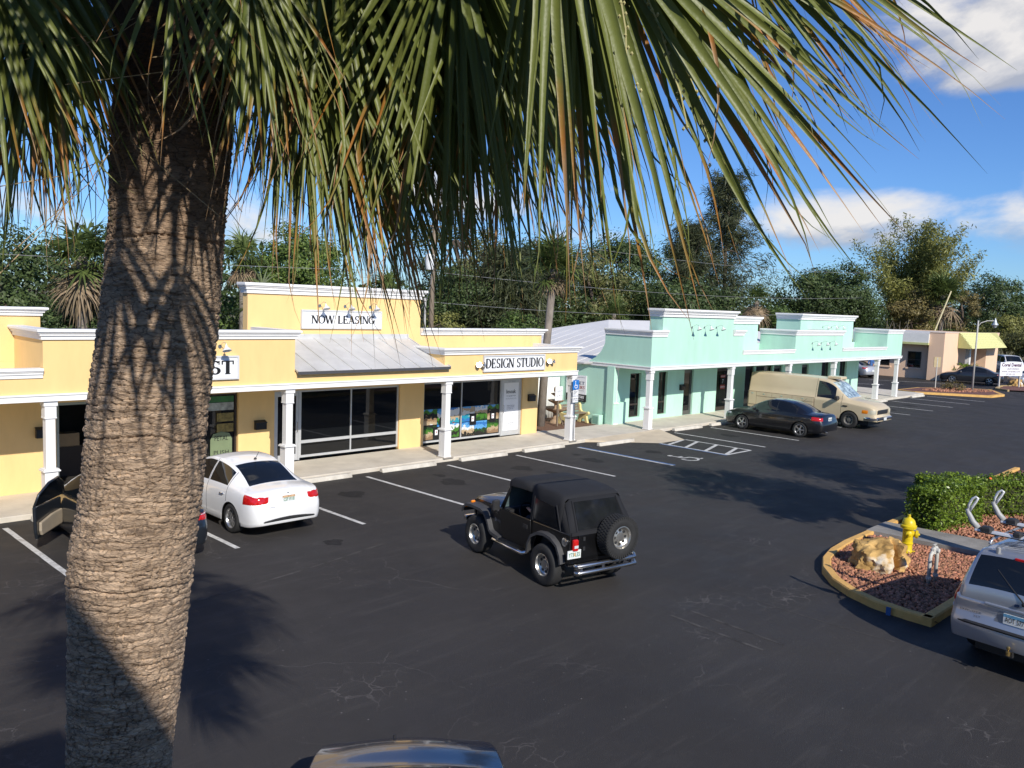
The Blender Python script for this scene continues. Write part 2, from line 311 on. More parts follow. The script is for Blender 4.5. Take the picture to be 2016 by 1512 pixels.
# ---------------------------------------------------------------- ground
g = MB(); g.add([(-1500,-1500,-.03),(1500,-1500,-.03),(1500,1500,-.03),(-1500,1500,-.03)], [(0,1,2,3)]); struct(g.build('terrain', EARTH))
lot = MB()
lot.add([(-60,-45,0),(120,-45,0),(120,2,0),(-60,2,0)], [(0,1,2,3)])
lot.add([(33.6,2,0),(120,2,0),(120,12,0),(33.6,12,0)], [(0,1,2,3)])
LOT = struct(lot.build('asphalt_lot', ASPH))
def stripe(x, y0, y1, w=.11, mat=LINE, z=.004):
    m = MB(); n = 14; L = []; Rr = []
    for i in range(n+1):
        y = y0+(y1-y0)*i/n; j = random.uniform(-.006, .006); L.append((x-w/2+j, y, z)); Rr.append((x+w/2+j*.6, y, z))
    m.add(L+Rr, [(i, n+1+i, n+2+i, i+1) for i in range(n)]); return m.build('parking_stripe', mat, LOT)
for k in range(-2, 6): stripe(-3.43+(k-5)*3.05, -4.82, -.62)
stripe(-.40, -4.85, -.75, .10); stripe(-.285, -4.85, -.75, .09, BLUE, .005)
stripe(3.06, -4.85, -1.95, .10); stripe(2.95, -4.85, -1.95, .08, BLUE, .005); stripe(4.72, -4.8, -1.95, .10)
stripe(5.92, -4.75, -.62); stripe(8.72, -4.72, -.62)
for x in (11.6, 14.4, 17.2, 20.05, 22.9, 26.3, 29.6, 32.7, 35.6): stripe(x, -4.0, -.5, .11)
h = MB()
for (a, b) in (((3.1,-2.35),(4.68,-1.98)), ((3.1,-3.1),(4.68,-2.6)), ((3.1,-3.95),(4.68,-3.45)), ((3.1,-4.8),(4.68,-4.3))):
    h.add([(a[0],a[1],.0045),(b[0],b[1],.0045),(b[0],b[1]+.14,.0045),(a[0],a[1]+.14,.0045)], [(0,1,2,3)])
h.add([(3.06,-4.85,.0042),(4.72,-4.85,.0042),(4.72,-4.74,.0042),(3.06,-4.74,.0042)], [(0,1,2,3)]); h.build('hatch_marking', LINE, LOT)
# wheelchair symbol painted in the bay
w = MB(); O = Vector((1.15,-4.35,.0048)); S = 1.0
def flat_arc(mb, c, r, a0, a1, wd, n=18):
    for i in range(n):
        q = []
        for a, s_ in ((a0+(a1-a0)*i/n,1),(a0+(a1-a0)*(i+1)/n,1),(a0+(a1-a0)*(i+1)/n,-1),(a0+(a1-a0)*i/n,-1)):
            q.append((c[0]+math.cos(R(a))*(r+s_*wd/2), c[1]+math.sin(R(a))*(r+s_*wd/2), c[2]))
        mb.add(q, [(0,1,2,3)])
def flat_line(mb, a, b, wd, z):
    d = Vector((b[0]-a[0], b[1]-a[1])).normalized()*wd/2; mb.add([(a[0]-d.y,a[1]+d.x,z),(a[0]+d.y,a[1]-d.x,z),(b[0]+d.y,b[1]-d.x,z),(b[0]-d.y,b[1]+d.x,z)], [(0,1,2,3)])
flat_arc(w, (O.x,O.y-.12,.0048), .30, 150, 395, .09); flat_arc(w, (O.x-.08,O.y+.62,.0048), .05, 0, 360, .10)
flat_line(w, (O.x-.08,O.y+.5), (O.x-.04,O.y+.05), .1, .0052); flat_line(w, (O.x-.04,O.y+.08), (O.x+.28,O.y+.06), .09, .0056); flat_line(w, (O.x+.26,O.y+.08), (O.x+.4,O.y-.36), .09, .0060); flat_line(w, (O.x+.38,O.y-.35), (O.x+.52,O.y-.3), .08, .0064); flat_line(w, (O.x-.06,O.y+.3), (O.x+.18,O.y+.28), .08, .0066)
w.build('wheelchair_marking', LINE, LOT)
# tyre scrub marks
MARK = pm('scrub_mark', (.062,.058,.054), .75, var=.6, scale=3, spec=.2)
def scrub(pts, wd=.03):
    m = MB(); P = [Vector(p) for p in pts]
    for a, b in zip(P, P[1:]): flat_line(m, a, b, wd, .0035)
    m.build('scrub_mark', MARK, LOT)
scrub([(-9.95-.0*i+.0008*i*i*4-.05*i, -12.2-.28*i) for i in range(13)], .022)
rs = random.Random(4)
for (x0, y0, dx, dy, cv, n, wd) in ((-11.9,-12.6,-.02,-.25,.001,8,.06),(-11.45,-12.7,-.02,-.25,.0,8,.05),(-3.0,-6.0,.3,-.06,-.003,30,.05),(-2.6,-7.6,.3,-.08,-.003,30,.05),(-18.5,-7.2,.26,.02,.003,22,.05)):
    pts = []; x, y = x0, y0
    for k in range(n): pts.append((x, y)); x += dx; y += dy; dx, dy = dx-dy*cv*3, dy+dx*cv*3
    scrub(pts, wd)
OIL = pm('oil_stain', (.027,.0255,.025), .75, var=.35, scale=8, spec=.15)
for k, (x, y, r_) in enumerate(((-11.1,-2.2,.30),(-8.0,-2.6,.36),(-7.7,-1.7,.18),(-4.9,-2.3,.30),(-1.9,-2.7,.33),(1.2,-2.9,.25),(7.3,-2.4,.32),(19.0,-2.2,.34),(24.5,-2.3,.34),(28.0,-2.1,.3),(-4.6,-3.3,.14),(-13.9,-5.6,.18),(-1.6,-1.7,.15))):
    m = MB(); n = 22; c = (x, y, .0026+.0001*k); ph = [rs.uniform(0,6.28) for _ in range(4)]; m.add([c]+[(x+math.cos(a)*r_*(1+.22*math.sin(2*a+ph[0])+.14*math.sin(5*a+ph[1])+.08*math.sin(9*a+ph[2])), y+math.sin(a)*r_*1.25*(1+.22*math.sin(3*a+ph[3])+.1*math.sin(7*a+ph[1])), c[2]) for a in np.linspace(0, 2*math.pi, n, endpoint=False)], [(0,i+1,(i+1) % n+1) for i in range(n)]); m.build('oil_stain', OIL, LOT)
# sidewalks, ramp, far walk
sw = MB(); sw.bx(-34, 1.0, -.16, 2.2, -.02, .12); sw.bx(1.0, 4.75, -.16, 2.05, -.02, .121)
struct(sw.build('sidewalk', CONC, bevel=.015))
sw2 = MB(); sw2.bx(4.75, 34.6, -.16, 2.0, -.02, .122); sw2.bx(31.2, 36.5, .0, 6.5, -.02, .118); struct(sw2.build('sidewalk', CONC, bevel=.015))
rp = MB(); rp.add([(.7,-.158,.118),(5.5,-.158,.118),(4.66,-1.95,.008),(3.05,-1.92,.008),(1.9,-.9,.006)], [(0,4,3,2,1)]); rp.add([(.7,-.158,.118),(1.9,-.9,.006),(.7,-.17,.006)], [(0,1,2)]); rp.add([(5.5,-.158,.118),(5.5,-.17,.006),(4.66,-1.95,.006)], [(0,1,2)])
struct(rp.build('sidewalk_ramp', pm('concrete_ramp', (.56,.47,.34), .85, var=.08, scale=2, dirt=.15)))
mu = MB(); mu.add([(.35,2.06,.06),(4.78,2.06,.06),(4.78,4.78,.1),(.35,4.78,.1)], [(0,1,2,3)]); struct(mu.build('soil_bed', MULCH))
gr = MB(); gr.bx(32.4, 35.2, 2.4, 8, -.02, .09); struct(gr.build('lawn_patch', pm('lawn_dry', (.17,.15,.04), .95, var=.4, scale=6, bump=.5, bscale=30)))
# wheel stops
def stop_mesh():
    m = MB(); L = 1.02
    m.loft([[Vector((x, -.095, 0)), Vector((x, .095, 0)), Vector((x, .062, .125)), Vector((x, -.062, .125))] for x in (-L, L)], True, True, True); o = m.build('wheel_stop', CONC2, bevel=.02); return o
st0 = stop_mesh(); first = True
yl = ['beside the dark car with its door open', 'in front of the white sedan', 'before the dark double shop window', 'below the metal awning end', 'in front of the poster window', 'in front of the printed white door', 'by the disabled bay ramp']
ml = ['in the second bay of the mint building', 'under the nose of the black sedan', 'between the van and the mint porch', 'beyond the van near the mint porch', 'third from the mint building end post', 'at the mint building end post', 'farthest one beside the small planted island']
for i, x in enumerate((-17.1, -14.05, -10.95, -7.85, -4.75, -1.85, 1.45)):
    o = st0 if first else st0.copy()
    if not first: COL.objects.link(o)
    first = False; o.location = (x, -.42 if x < 1 else -1.05, .002); o.rotation_euler.z = random.uniform(-.03,.03)
    tag(o, 'concrete wheel stop '+yl[i], 'wheel stop', 'concrete wheel stops along the bays')
for i, x in enumerate((7.25, 10.1, 12.9, 21.5, 24.6, 28.0, 34.2)):
    o = st0.copy(); COL.objects.link(o); o.location = (x, -.40, .002); o.rotation_euler.z = random.uniform(-.05,.05); tag(o, 'concrete wheel stop '+ml[i], 'wheel stop', 'concrete wheel stops along the bays')

# ---------------------------------------------------------------- building parts
def sweep(mb, path, prof, closed=False):
    """profile (out, z) swept along a polyline in plan, mitred at corners; out is to the right of the path"""
    P = [Vector(p) for p in path]; n = len(P); rings = []
    for i in range(n):
        d0 = (P[i]-P[i-1]).normalized() if i > 0 else None; d1 = (P[i+1]-P[i]).normalized() if i < n-1 else None
        d0 = d0 or d1; d1 = d1 or d0; n0 = Vector((d0.y,-d0.x)); n1 = Vector((d1.y,-d1.x)); m = (n0+n1); m = m/max(.3, m.dot(n0))
        rings.append([Vector((P[i].x+m.x*o, P[i].y+m.y*o, z)) for o, z in prof])
    return mb.loft(rings, True, True, True)
def cornice_prof(z0, z1, out=.16, back=.2):
    h = z1-z0
    return [(-back,z0+.01),(.02,z0),(out*.30,z0),(out*.30,z0+h*.34),(out*.55,z0+h*.38),(out*.55,z0+h*.56),(out*.78,z0+h*.62),(out*.78,z0+h*.72),(out,z0+h*.75),(out,z1-.012),(out-.012,z1),(-back,z1)]
def cornice(parent, path, z0, z1, out=.16, back=.2, name='cornice'):
    m = MB(); sweep(m, path, cornice_prof(z0, z1, out, back)); return m.build(name, TRIM, parent, smooth=False)
def post_mesh(): 
    m = MB()
    for hw, z0, z1 in ((.135,.12,1.0),(.175,1.0,1.03),(.155,1.03,1.055),(.098,1.055,2.18),(.125,2.18,2.205),(.118,2.205,2.46),(.14,2.46,2.58),(.155,.12,.165)): m.bx(-hw,hw,-hw,hw,z0,z1)
    return m
def wall_openings(parent, name, x0, x1, y0, y1, z0, z1, ops, mat):
    """a wall along x cut by rectangular openings (x0,x1,z0,z1), as real piers, sills and heads"""
    m = MB(); ops = sorted(ops); x = x0
    for a, b, c, d in ops:
        if a > x: m.bx(x, a, y0, y1, z0, z1)
        if c > z0: m.bx(a, b, y0, y1, z0, c)
        if d < z1: m.bx(a, b, y0, y1, d, z1)
        x = b
    if x < x1: m.bx(x, x1, y0, y1, z0, z1)
    return m.build(name, mat, parent)
def window(parent, x0, x1, y, z0, z1, mull=(), rails=(), fr=ALUM, t=.05, glass=GLASS, name='window', lab=None):
    """frame as the part, each pane a sub-part set back in it"""
    m = MB(); m.bx(x0, x0+t, y-.03, y+.05, z0, z1); m.bx(x1-t, x1, y-.03, y+.05, z0, z1); m.bx(x0+t, x1-t, y-.032, y+.05, z1-t, z1); m.bx(x0+t, x1-t, y-.032, y+.05, z0, z0+t*1.4)
    xs = [x0+t]+list(mull)+[x1-t]; zs = [z0+t*1.4]+list(rails)+[z1-t]
    for q in mull: m.bx(q-t*.45, q+t*.45, y-.026, y+.045, z0+t*1.4, z1-t)
    for q in rails: m.bx(x0+t, x1-t, y-.029, y+.047, q-t*.9, q+t*.9)
    f = m.build(name, fr, parent)
    if lab: f['label'] = lab
    for a, b in zip(xs, xs[1:]):
        for c, d in zip(zs, zs[1:]):
            p = MB(); p.bx(a-.005, b+.005, y+.008, y+.02, c-.005, d+.005); p.build('pane', glass, f)
    return f
def door(parent, x0, x1, y, z0, z1, fr=ALUM, leaf=GLASS, hx=None):
    m = MB(); t = .075; m.bx(x0, x0+.045, y-.03, y+.05, z0, z1); m.bx(x1-.045, x1, y-.03, y+.05, z0, z1); m.bx(x0+.045, x1-.045, y-.031, y+.05, z1-.05, z1)
    a, b = x0+.05, x1-.05
    m.bx(a, a+t, y-.02, y+.025, z0+.01, z1-.055); m.bx(b-t, b, y-.02, y+.025, z0+.01, z1-.055); m.bx(a+t, b-t, y-.021, y+.026, z0+.01, z0+.2); m.bx(a+t, b-t, y-.021, y+.026, z1-.16, z1-.055)
    d = m.build('door', fr, parent); p = MB(); p.bx(a+t-.004, b-t+.004, y-.002, y+.01, z0+.196, z1-.156); p.build('pane', leaf, d)
    hx = hx if hx is not None else a+.04
    k = MB(); k.tube([(hx,y-.02,1.0),(hx,y-.07,1.0),(hx,y-.07,1.3),(hx,y-.02,1.3)], .011, 6); k.build('handle', STEEL, d); return d
def mailbox(x, y, z, label, group='wall mailboxes'):
    t = thing('mailbox', label, 'mailbox', (x, y, z), 0, group); m = MB(); m.bx(-.17,.17,-.13,-.002,-.11,.09); m.prism([(-.13,.09),(-.002,.14),(-.002,.09)], 'x', -.17, .17); m.build('box', BLK, t, bevel=.008)
    l = MB(); l.prism([(-.145,.075),(-.138,.097),(.0-.002,.155),(-.002,.143),(-.13,.093)], 'x', -.178, .178); l.build('lid', BLK, t); return t
def wall_lamp(x, y, z, label, yaw=0.0, drop=True):
    """white gooseneck sign lamp: arm out of the wall and a bell shade"""
    t = thing('sign_lamp', label, 'lamp', (x, y, z), yaw, 'gooseneck sign lamps'); m = MB(); m.lathe([(.001,0),(.05,0),(.05,.02),(.001,.02)], 12, Matrix.Rotation(R(90),4,'X')); m.build('wall_plate', STEEL, t, smooth=40)
    a = MB(); a.tube([(0,0,0),(0,-.10,.06),(0,-.22,.12),(0,-.32,.10),(0,-.36,.03)], .009, 7); a.build('arm', STEEL, t, smooth=True)
    s = MB(); M = Matrix.Translation((0,-.37,-.02)) @ Matrix.Rotation(R(-22),4,'X'); s.lathe([(.03,.07),(.035,.03),(.05,.01),(.09,-.03),(.115,-.075),(.11,-.075),(.085,-.03),(.03,.0)], 16, M); s.build('shade', pm('lamp_shade_white',(.72,.72,.70),.35,var=.03), t, smooth=40); return t
def twin_lamp(x, y, z, label):
    t = thing('flood_lamp', label, 'lamp', (x, y, z), 0, 'aluminium flood lamps beside the sign'); m = MB(); m.lathe([(.06,0),(.06,.03),(.03,.045)], 12, Matrix.Rotation(R(90),4,'X')); m.build('wall_plate', STEEL, t, smooth=40)
    for s_ in (-1, 1):
        M = Matrix.Translation((s_*.09,-.10,.03)) @ Matrix.Rotation(R(s_*30),4,'Z') @ Matrix.Rotation(R(72),4,'X'); b = MB(); b.lathe([(.03,-.10),(.05,-.08),(.055,-.01),(.082,.05),(.085,.08),(.075,.08),(.06,.03)], 14, M); b.build('reflector', STEEL, t, smooth=40)
    return t
def sign_board(name, label, x0, x1, y, z0, z1, group=None):
    t = thing(name, label, 'sign', (x0, y, z0), 0, group); w_, h_ = x1-x0, z1-z0; m = MB(); m.bx(0,w_,-.05,-.004,0,h_); m.build('panel', SIGNW, t)
    f = MB(); e = .045
    f.bx(-e,0,-.075,-.003,-e,h_+e); f.bx(w_,w_+e,-.075,-.003,-e,h_+e); f.bx(0,w_,-.074,-.003,-e,0); f.bx(0,w_,-.074,-.003,h_,h_+e); f.build('frame', pm('sign_frame_grey',(.60,.60,.60),.45,var=.04), t); return t, w_, h_
# ---------------------------------------------------------------- yellow shop building
YB = thing('shop_building', 'yellow stucco shop building with white cornices and a grey metal awning', 'building')
WY0, WY1 = 1.94, 2.14
ops = [(-16.9,-15.0,.12,2.26),(-14.7,-12.15,.32,2.28),(-11.02,-6.43,.12,2.26),(-5.40,-.58,.12,2.29)]
wall_openings(YB, 'wall', -34, .27, WY0, WY1, .0, 3.3, ops, STY)
def part(name, mat, *boxes, parent=YB, **kw):
    m = MB()
    for b in boxes: m.bx(*b)
    return m.build(name, mat, parent, **kw)
part('side_wall', STY, (.02,.27,2.14,13,0,3.3), (-34,.02,12.8,13,0,3.5))
part('roof', ROOFD, (-34,.02,2.14,12.8,3.2,3.3))
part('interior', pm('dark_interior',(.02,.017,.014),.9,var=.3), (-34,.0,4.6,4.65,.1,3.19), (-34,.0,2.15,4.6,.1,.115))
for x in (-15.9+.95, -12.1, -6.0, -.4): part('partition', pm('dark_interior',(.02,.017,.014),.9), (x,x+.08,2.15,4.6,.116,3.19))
# upper walls standing on the wall line
for nm, a, b, z in (('upper_wall',-34,-17.22,4.38),('upper_wall',-11.9,-5.66,5.1),('upper_wall',-5.66,.33,3.92)): part(nm, STY, (a,b,1.935,2.2,3.3,z))
part('upper_wall', STY, (-17.22,-11.9,1.95,2.15,3.3,3.6))
cornice(YB, [(-34,1.935),(-17.22,1.935),(-17.22,2.2)], 4.37, 4.57, .15)
cornice(YB, [(-11.9,2.26),(-11.9,1.935),(-5.66,1.935),(-5.66,2.26)], 5.1, 5.40, .17, .25)
cornice(YB, [(-5.64,1.935),(.33,1.935),(.33,2.6)], 3.92, 4.15, .18)
# porch front
FY = -.16
part('porch_front', STY, (-34,-17.78,FY,.04,2.735,3.10)); part('porch_front', STY, (-17.78,-11.62,FY,.04,2.735,3.93)); part('porch_front', STY, (-11.62,-6.33,FY,.04,2.735,3.02)); part('porch_front', STY, (-6.33,.05,FY,.04,2.735,3.41))
part('porch_side', STY, (-17.78,-17.58,.04,1.93,2.735,3.93)); part('porch_side', STY, (-11.82,-11.62,.04,1.93,2.735,3.93)); part('porch_side', STY, (-6.33,-6.13,.04,1.93,2.735,3.41)); part('porch_side', STY, (-.15,.05,.04,1.93,2.735,3.41))
cornice(YB, [(-34,FY),(-17.79,FY)], 3.09, 3.30, .10)
cornice(YB, [(-17.78,1.93),(-17.78,FY),(-11.62,FY),(-11.62,1.93)], 3.92, 4.15, .14)
cornice(YB, [(-6.33,1.93),(-6.33,FY),(.05,FY),(.05,1.93)], 3.40, 3.61, .14)
part('porch_roof', ROOFM, (-34,-17.79,.045,1.93,3.05,3.12)); part('porch_roof', ROOFM, (-6.12,-.16,.045,1.93,3.30,3.38)); part('porch_roof', ROOFD, (-17.57,-11.83,.045,1.93,3.0,3.05))
part('soffit', SOFF, (-34,.04,-.12,1.935,2.60,2.64))
f = MB(); sweep(f, [(-34,FY),(.05,FY),(.05,1.93)], [(-.02,2.57),(.035,2.57),(.035,2.68),(.055,2.70),(.055,2.735),(-.02,2.735)]); f.build('fascia', TRIM, YB)
# metal awning: real sheets with standing seams
AX0, AX1 = -11.60, -6.20
aw = MB(); aw.prism([(1.93,3.80),(1.93,3.84),(-.30,3.035),(-.30,2.995)], 'x', AX0, AX1); AW = aw.build('awning', GALV, YB)
fl = MB(); fl.bx(AX0, AX1+.02, 1.88, 1.93, 3.82, 3.95); fl.build('flashing', GALV, AW)
ed = MB(); ed.bx(AX0, AX1, -.315, -.285, 2.965, 3.045); ed.build('drip_edge', pm('dark_steel',(.10,.10,.105),.5,metal=.4), AW)
sl = math.atan2(3.84-3.035, 2.23)
n_ = 9
for i in range(n_+1):
    x = AX0+(AX1-AX0)*i/n_; m = MB(); m.bx(-.014,.014,0,math.hypot(2.23,.805),0,.032, Matrix.Translation((x,-.30,3.036)) @ Matrix.Rotation(sl,4,'X')); m.build('standing_seam', GALV, AW)
# shop fronts
window(YB, -14.68, -12.17, 2.05, .32, 2.28, (-13.4,), (), BRNZ)
door(YB, -11.0, -10.14, 2.03, .13, 2.25, hx=-10.24)
window(YB, -10.14, -6.44, 2.03, .20, 2.25, (-8.30,), (.68,))
window(YB, -5.39, -1.66, 2.03, .20, 2.28, (-3.62,), (), t=.045)
d3 = door(YB, -1.64, -.59, 2.03, .13, 2.28, leaf=pm('white_print',(.84,.86,.88),.35,var=.03), hx=-1.54)
# open doorway: steel jambs, dark room behind
part('door_frame', pm('jamb_grey_green',(.30,.34,.31),.5), (-16.9,-16.83,1.96,2.12,.12,2.26), (-15.07,-15.0,1.96,2.12,.12,2.26), (-16.83,-15.07,1.961,2.12,2.19,2.26))
m_ = part('box', pm('cardboard',(.42,.29,.16),.8,var=.1), (-.3,.3,-.2,.2,0,.35)); m_.location = (-16.2,3.6,.9)
m_ = part('counter', pm('dark_counter',(.06,.045,.035),.7), (-.7,.7,-.3,.3,0,.8)); m_.location = (-16.1,3.7,.12)
# posts
pmesh = post_mesh().build('post', TRIM, YB); 
PLN = pm('plinth_concrete',(.36,.32,.26),.85,var=.15,dirt=.4)
for i, x in enumerate((-23.5,-17.63,-11.73,-6.09,-.02)):
    o = pmesh if i == 0 else pmesh.copy()
    if i: COL.objects.link(o); o.parent = YB
    o.location = (x, -.005, 0); q = MB(); q.bx(-.2,.2,-.2,.2,-.12 if i == 1 else -.03,.0); pl = q.build('plinth', PLN, o); pl.location = (0,-.012,.135)
# posters in the window, printed pictures
def poster_mat(i, cols):
    m = bpy.data.materials.new('printed_picture'); m.use_nodes = True; N = m.node_tree.nodes; K = m.node_tree.links; b = N['Principled BSDF']
    tc = N.new('ShaderNodeTexCoord'); mp = N.new('ShaderNodeMapping'); K.new(tc.outputs['Generated'], mp.inputs[0]); mp.inputs['Location'].default_value = (i*7.3, 0, i*3.1); sp = N.new('ShaderNodeSeparateXYZ'); K.new(tc.outputs['Generated'], sp.inputs[0])
    wn = N.new('ShaderNodeTexNoise'); wn.inputs['Scale'].default_value = 3.4; wn.inputs['Detail'].default_value = 6; wn.inputs['Roughness'].default_value = .65; K.new(mp.outputs[0], wn.inputs['Vector'])
    ad = N.new('ShaderNodeMath'); ad.operation = 'MULTIPLY_ADD'; K.new(wn.outputs[0], ad.inputs[0]); ad.inputs[1].default_value = 1.1; K.new(sp.outputs[2], ad.inputs[2]); dv = N.new('ShaderNodeMath'); dv.operation = 'MULTIPLY_ADD'; K.new(ad.outputs[0], dv.inputs[0]); dv.inputs[1].default_value = .75; dv.inputs[2].default_value = -.22
    rp = N.new('ShaderNodeValToRGB'); rp.color_ramp.interpolation = 'CONSTANT'; e = rp.color_ramp.elements; e[0].position = 0; e[0].color = cols[0]+(1,); e[1].position = .88; e[1].color = cols[-1]+(1,)
    for k, c in enumerate(cols[1:-1]): q = e.new(.88*(k+1)/(len(cols)-1)); q.color = c+(1,)
    K.new(dv.outputs[0], rp.inputs[0]); K.new(rp.outputs[0], b.inputs['Base Color']); b.inputs['Roughness'].default_value = .25; return m
KC = dict(k=(.015,.016,.014), g=(.05,.16,.02), d=(.02,.06,.015), t=(.42,.32,.20), w=(.62,.64,.64), s=(.10,.32,.62), b=(.03,.15,.42), a=(.02,.26,.36), r=(.35,.05,.03), o=(.25,.16,.09))
PICS = [poster_mat(i, [KC[c] for c in p]) for i, p in enumerate(('kdgtws','oktwsb','adgwsb','kotgdk','abawts','dgkgws','wtokgs','kkdsbs','ratwwb','gaawsb'))]; PICN = [0]
DARKP = pm('poster_black',(.012,.012,.014),.25,var=.1); py = 2.026
cols = [-5.33,-4.72,-4.17,-3.68,-3.57,-2.95,-2.32,-1.73]
for i in range(len(cols)-1):
    a, b = cols[i], cols[i+1]
    if b-a < .2: continue
    for j, (c, d) in enumerate(((.30,.80),(.81,1.36))):
        m = MB(); m.bx(0,b-a-.01,-.003,0,0,d-c-.008); PICN[0] += 1; o = m.build('poster', PICS[(PICN[0]*3) % 10], YB); o.location = (a, py, c)
for i, (x, z) in enumerate(((-4.62,.62),(-3.2,.66),(-2.2,.70),(-4.9,.3))):
    m = MB(); m.bx(0,.32,-.003,0,0,.42); o = m.build('poster', DARKP, YB); o.location = (x, py-.006, z)
    q = MB(); q.bx(.09,.21,-.002,0,.14,.32); q_ = q.build('card', SIGNW, o); q_.location = (0,-.005,0); q2 = MB(); q2.bx(.13,.17,-.002,0,.21,.27); q2_ = q2.build('red_mark', LETR, o); q2_.location = (0,-.009,0)
NX = -Y
for tx, wd, hh, x, z, mt, ft in (('knoak',.50,.15,-1.37,1.72,LETK,.012),('designgroup',.50,.055,-1.37,1.60,LETG,0),('DESIGN & PRODUCTION',.56,.028,-1.40,1.51,LETG,0),('Outdoor Living Spaces\nPool & Spa Additions\nNew Construction',.42,.17,-1.32,1.12,LETG,0),('239.337.2748',.3,.035,-1.28,.93,LETG,0),('www.knoakdesigngroup.com',.5,.03,-1.37,.84,LETG,0),('CALL FOR APPOINTMENT\nTODAY TO BEGIN\nYOUR DESIGN',.46,.2,-1.36,.42,LETG,0)):
    plain_text(tx, wd, hh, (x, 2.026, z), X, Z, NX, 'lettering', mt, d3, .002, ft)
plain_text('1371 North', .36, .035, (-1.3, 1.998, 2.16), X, Z, NX, 'lettering', LETG, d3, .002)
# printed things behind the shop window next to the trunk
m = MB(); m.bx(-13.3,-12.25,2.03,2.036,1.80,2.02); m.build('window_banner', pm('banner_print',(.35,.38,.36),.4,var=.5,scale=6), YB)
m = MB(); m.bx(-13.3,-12.25,2.031,2.037,2.03,2.20); m.build('window_banner', pm('banner_green',(.04,.16,.05),.4,var=.3,scale=6), YB)
for z in (1.48,1.18): m = MB(); m.bx(-12.75,-12.25,2.03,2.036,z,z+.24); m.build('window_poster', pm('poster_olive',(.22,.17,.05),.4,var=.5,scale=12), YB)
m = MB(); m.prism([(-.32,.0),(.32,0),(.32,.62),(.24,.78),(0,.84),(-.24,.78),(-.32,.62)], 'y', 2.02, 2.03); o = m.build('window_board', pm('board_sage',(.17,.22,.12),.6,var=.1), YB); o.location = (-12.62,0,.36)
plain_text('PETAL', .4, .13, (-12.82,2.018,.95), X, Z, NX, 'lettering', LETK, YB, .002); plain_text('PUSH', .44, .12, (-12.84,2.018,.55), X, Z, NX, 'lettering', LETK, YB, .002)
mailbox(-17.2, WY0, 1.55, 'black wall mailbox beside the open dark doorway'); mailbox(-11.5, WY0, 1.30, 'black wall mailbox between trunk-side window and glass door'); mailbox(-.14, WY0, 1.5, 'black wall mailbox beside the printed white door')
# signs and lamps
t, w_, h_ = sign_board('shop_sign', 'white framed sign reading ST, half hidden by the palm trunk', -15.3, -13.30, FY, 2.95, 3.46)
o = serif_text('ST', .66, .34, (1.26,-.05,.09), X, Z, NX).build('lettering', LETK, t)
t, w_, h_ = sign_board('shop_sign', 'white framed sign reading NOW LEASING high on the tall parapet', -10.16, -7.33, WY0, 4.15, 4.63); serif_text('NOW LEASING', 2.3, .245, (.30,-.05,.115), X, Z, NX).build('lettering', LETK, t)
t, w_, h_ = sign_board('shop_sign', 'white framed sign reading DESIGN STUDIO on the porch front', -4.66, -1.80, FY, 2.86, 3.32); serif_text('DESIGN STUDIO', 2.78, .315, (.05,-.05,.075), X, Z, NX).build('lettering', LETK, t)
for i, x in enumerate((-9.56,-8.66,-7.72)): wall_lamp(x, 1.935, 4.80, ('first','middle','last')[i]+' gooseneck lamp from the trunk above the NOW LEASING sign')
wall_lamp(-13.75, FY, 3.74, 'gooseneck lamp above the sign ending in ST')
twin_lamp(-4.88, FY, 3.02, 'aluminium flood lamp before the D of DESIGN STUDIO'); twin_lamp(-1.50, FY, 3.06, 'aluminium flood lamp after the O of DESIGN STUDIO')
# vent pipes on the roof
for x, lab in ((-.9,'shorter'),(-.1,'taller')):
    t = thing('vent_pipe', 'grey roof vent pipe behind the yellow parapet, '+('nearer the pole' if x < -.5 else 'nearer the small palm'), 'pipe', (x, 8.5, 3.3), 0, 'vent pipes on the roof'); m = MB(); m.tube([(0,0,0),(0,0,1.75)], .045, 8); m.build('pipe', GREYPOLE, t, smooth=40); c = MB(); c.lathe([(.05,1.72),(.085,1.76),(.085,1.84),(.03,1.9)], 10); c.build('cap', GREYPOLE, t)
# ---------------------------------------------------------------- mint shop building
MBD = thing('shop_building', 'mint green stucco shop building with stepped parapets and grey hip roof', 'building', (4.8,0,0))
GX = 4.8
def mp(name, mat, *boxes, **kw):
    m = MB()
    for b in boxes: m.bx(b[0]-GX, b[1]-GX, *b[2:])
    return m.build(name, mat, MBD, **kw)
wins = [(6.15,6.95,.30,2.24),(8.3,8.98,.30,2.24),(10.35,11.15,.12,2.28),(13.25,14.75,.12,2.28),(16.0,16.9,.12,2.3),(17.1,18.9,.9,2.28),(19.05,20.0,.12,2.26),(22.35,23.2,.12,2.24),(24.9,26.0,.3,2.34),(27.4,28.4,.3,2.4)]
wall_openings(MBD, 'wall', .2, 25.4, WY0, WY1, 0, 3.2, [(a-GX,b-GX,c,d) for a,b,c,d in wins], STM)
mp('side_wall', STM, (4.805,4.998,1.95,14.2,0,2.62)); mp('side_wall', STM, (30.0,30.2,2.14,14,0,2.62)); mp('wall', STM, (5.0,30.0,14.0,14.2,0,2.62))
mp('wing_wall', STM, (4.75,5.6,1.7,1.94,.12,1.05), (4.72,4.95,1.72,2.1,.12,2.6))
for i, (a, b, c, d) in enumerate(wins):
    fr = BRNZ if i in (0,1,3,4,5) else pm('dark_aluminium',(.12,.12,.115),.4,metal=.4)
    if c < .2: door(MBD, a-GX, b-GX, 2.06, .125, d-.005, fr=fr, hx=a-GX+.09)
    else: window(MBD, a-GX+.004, b-GX-.004, 2.08, c+.004, d-.004, (), ((c+.55,) if i in (0,1) else ()), fr, .04)
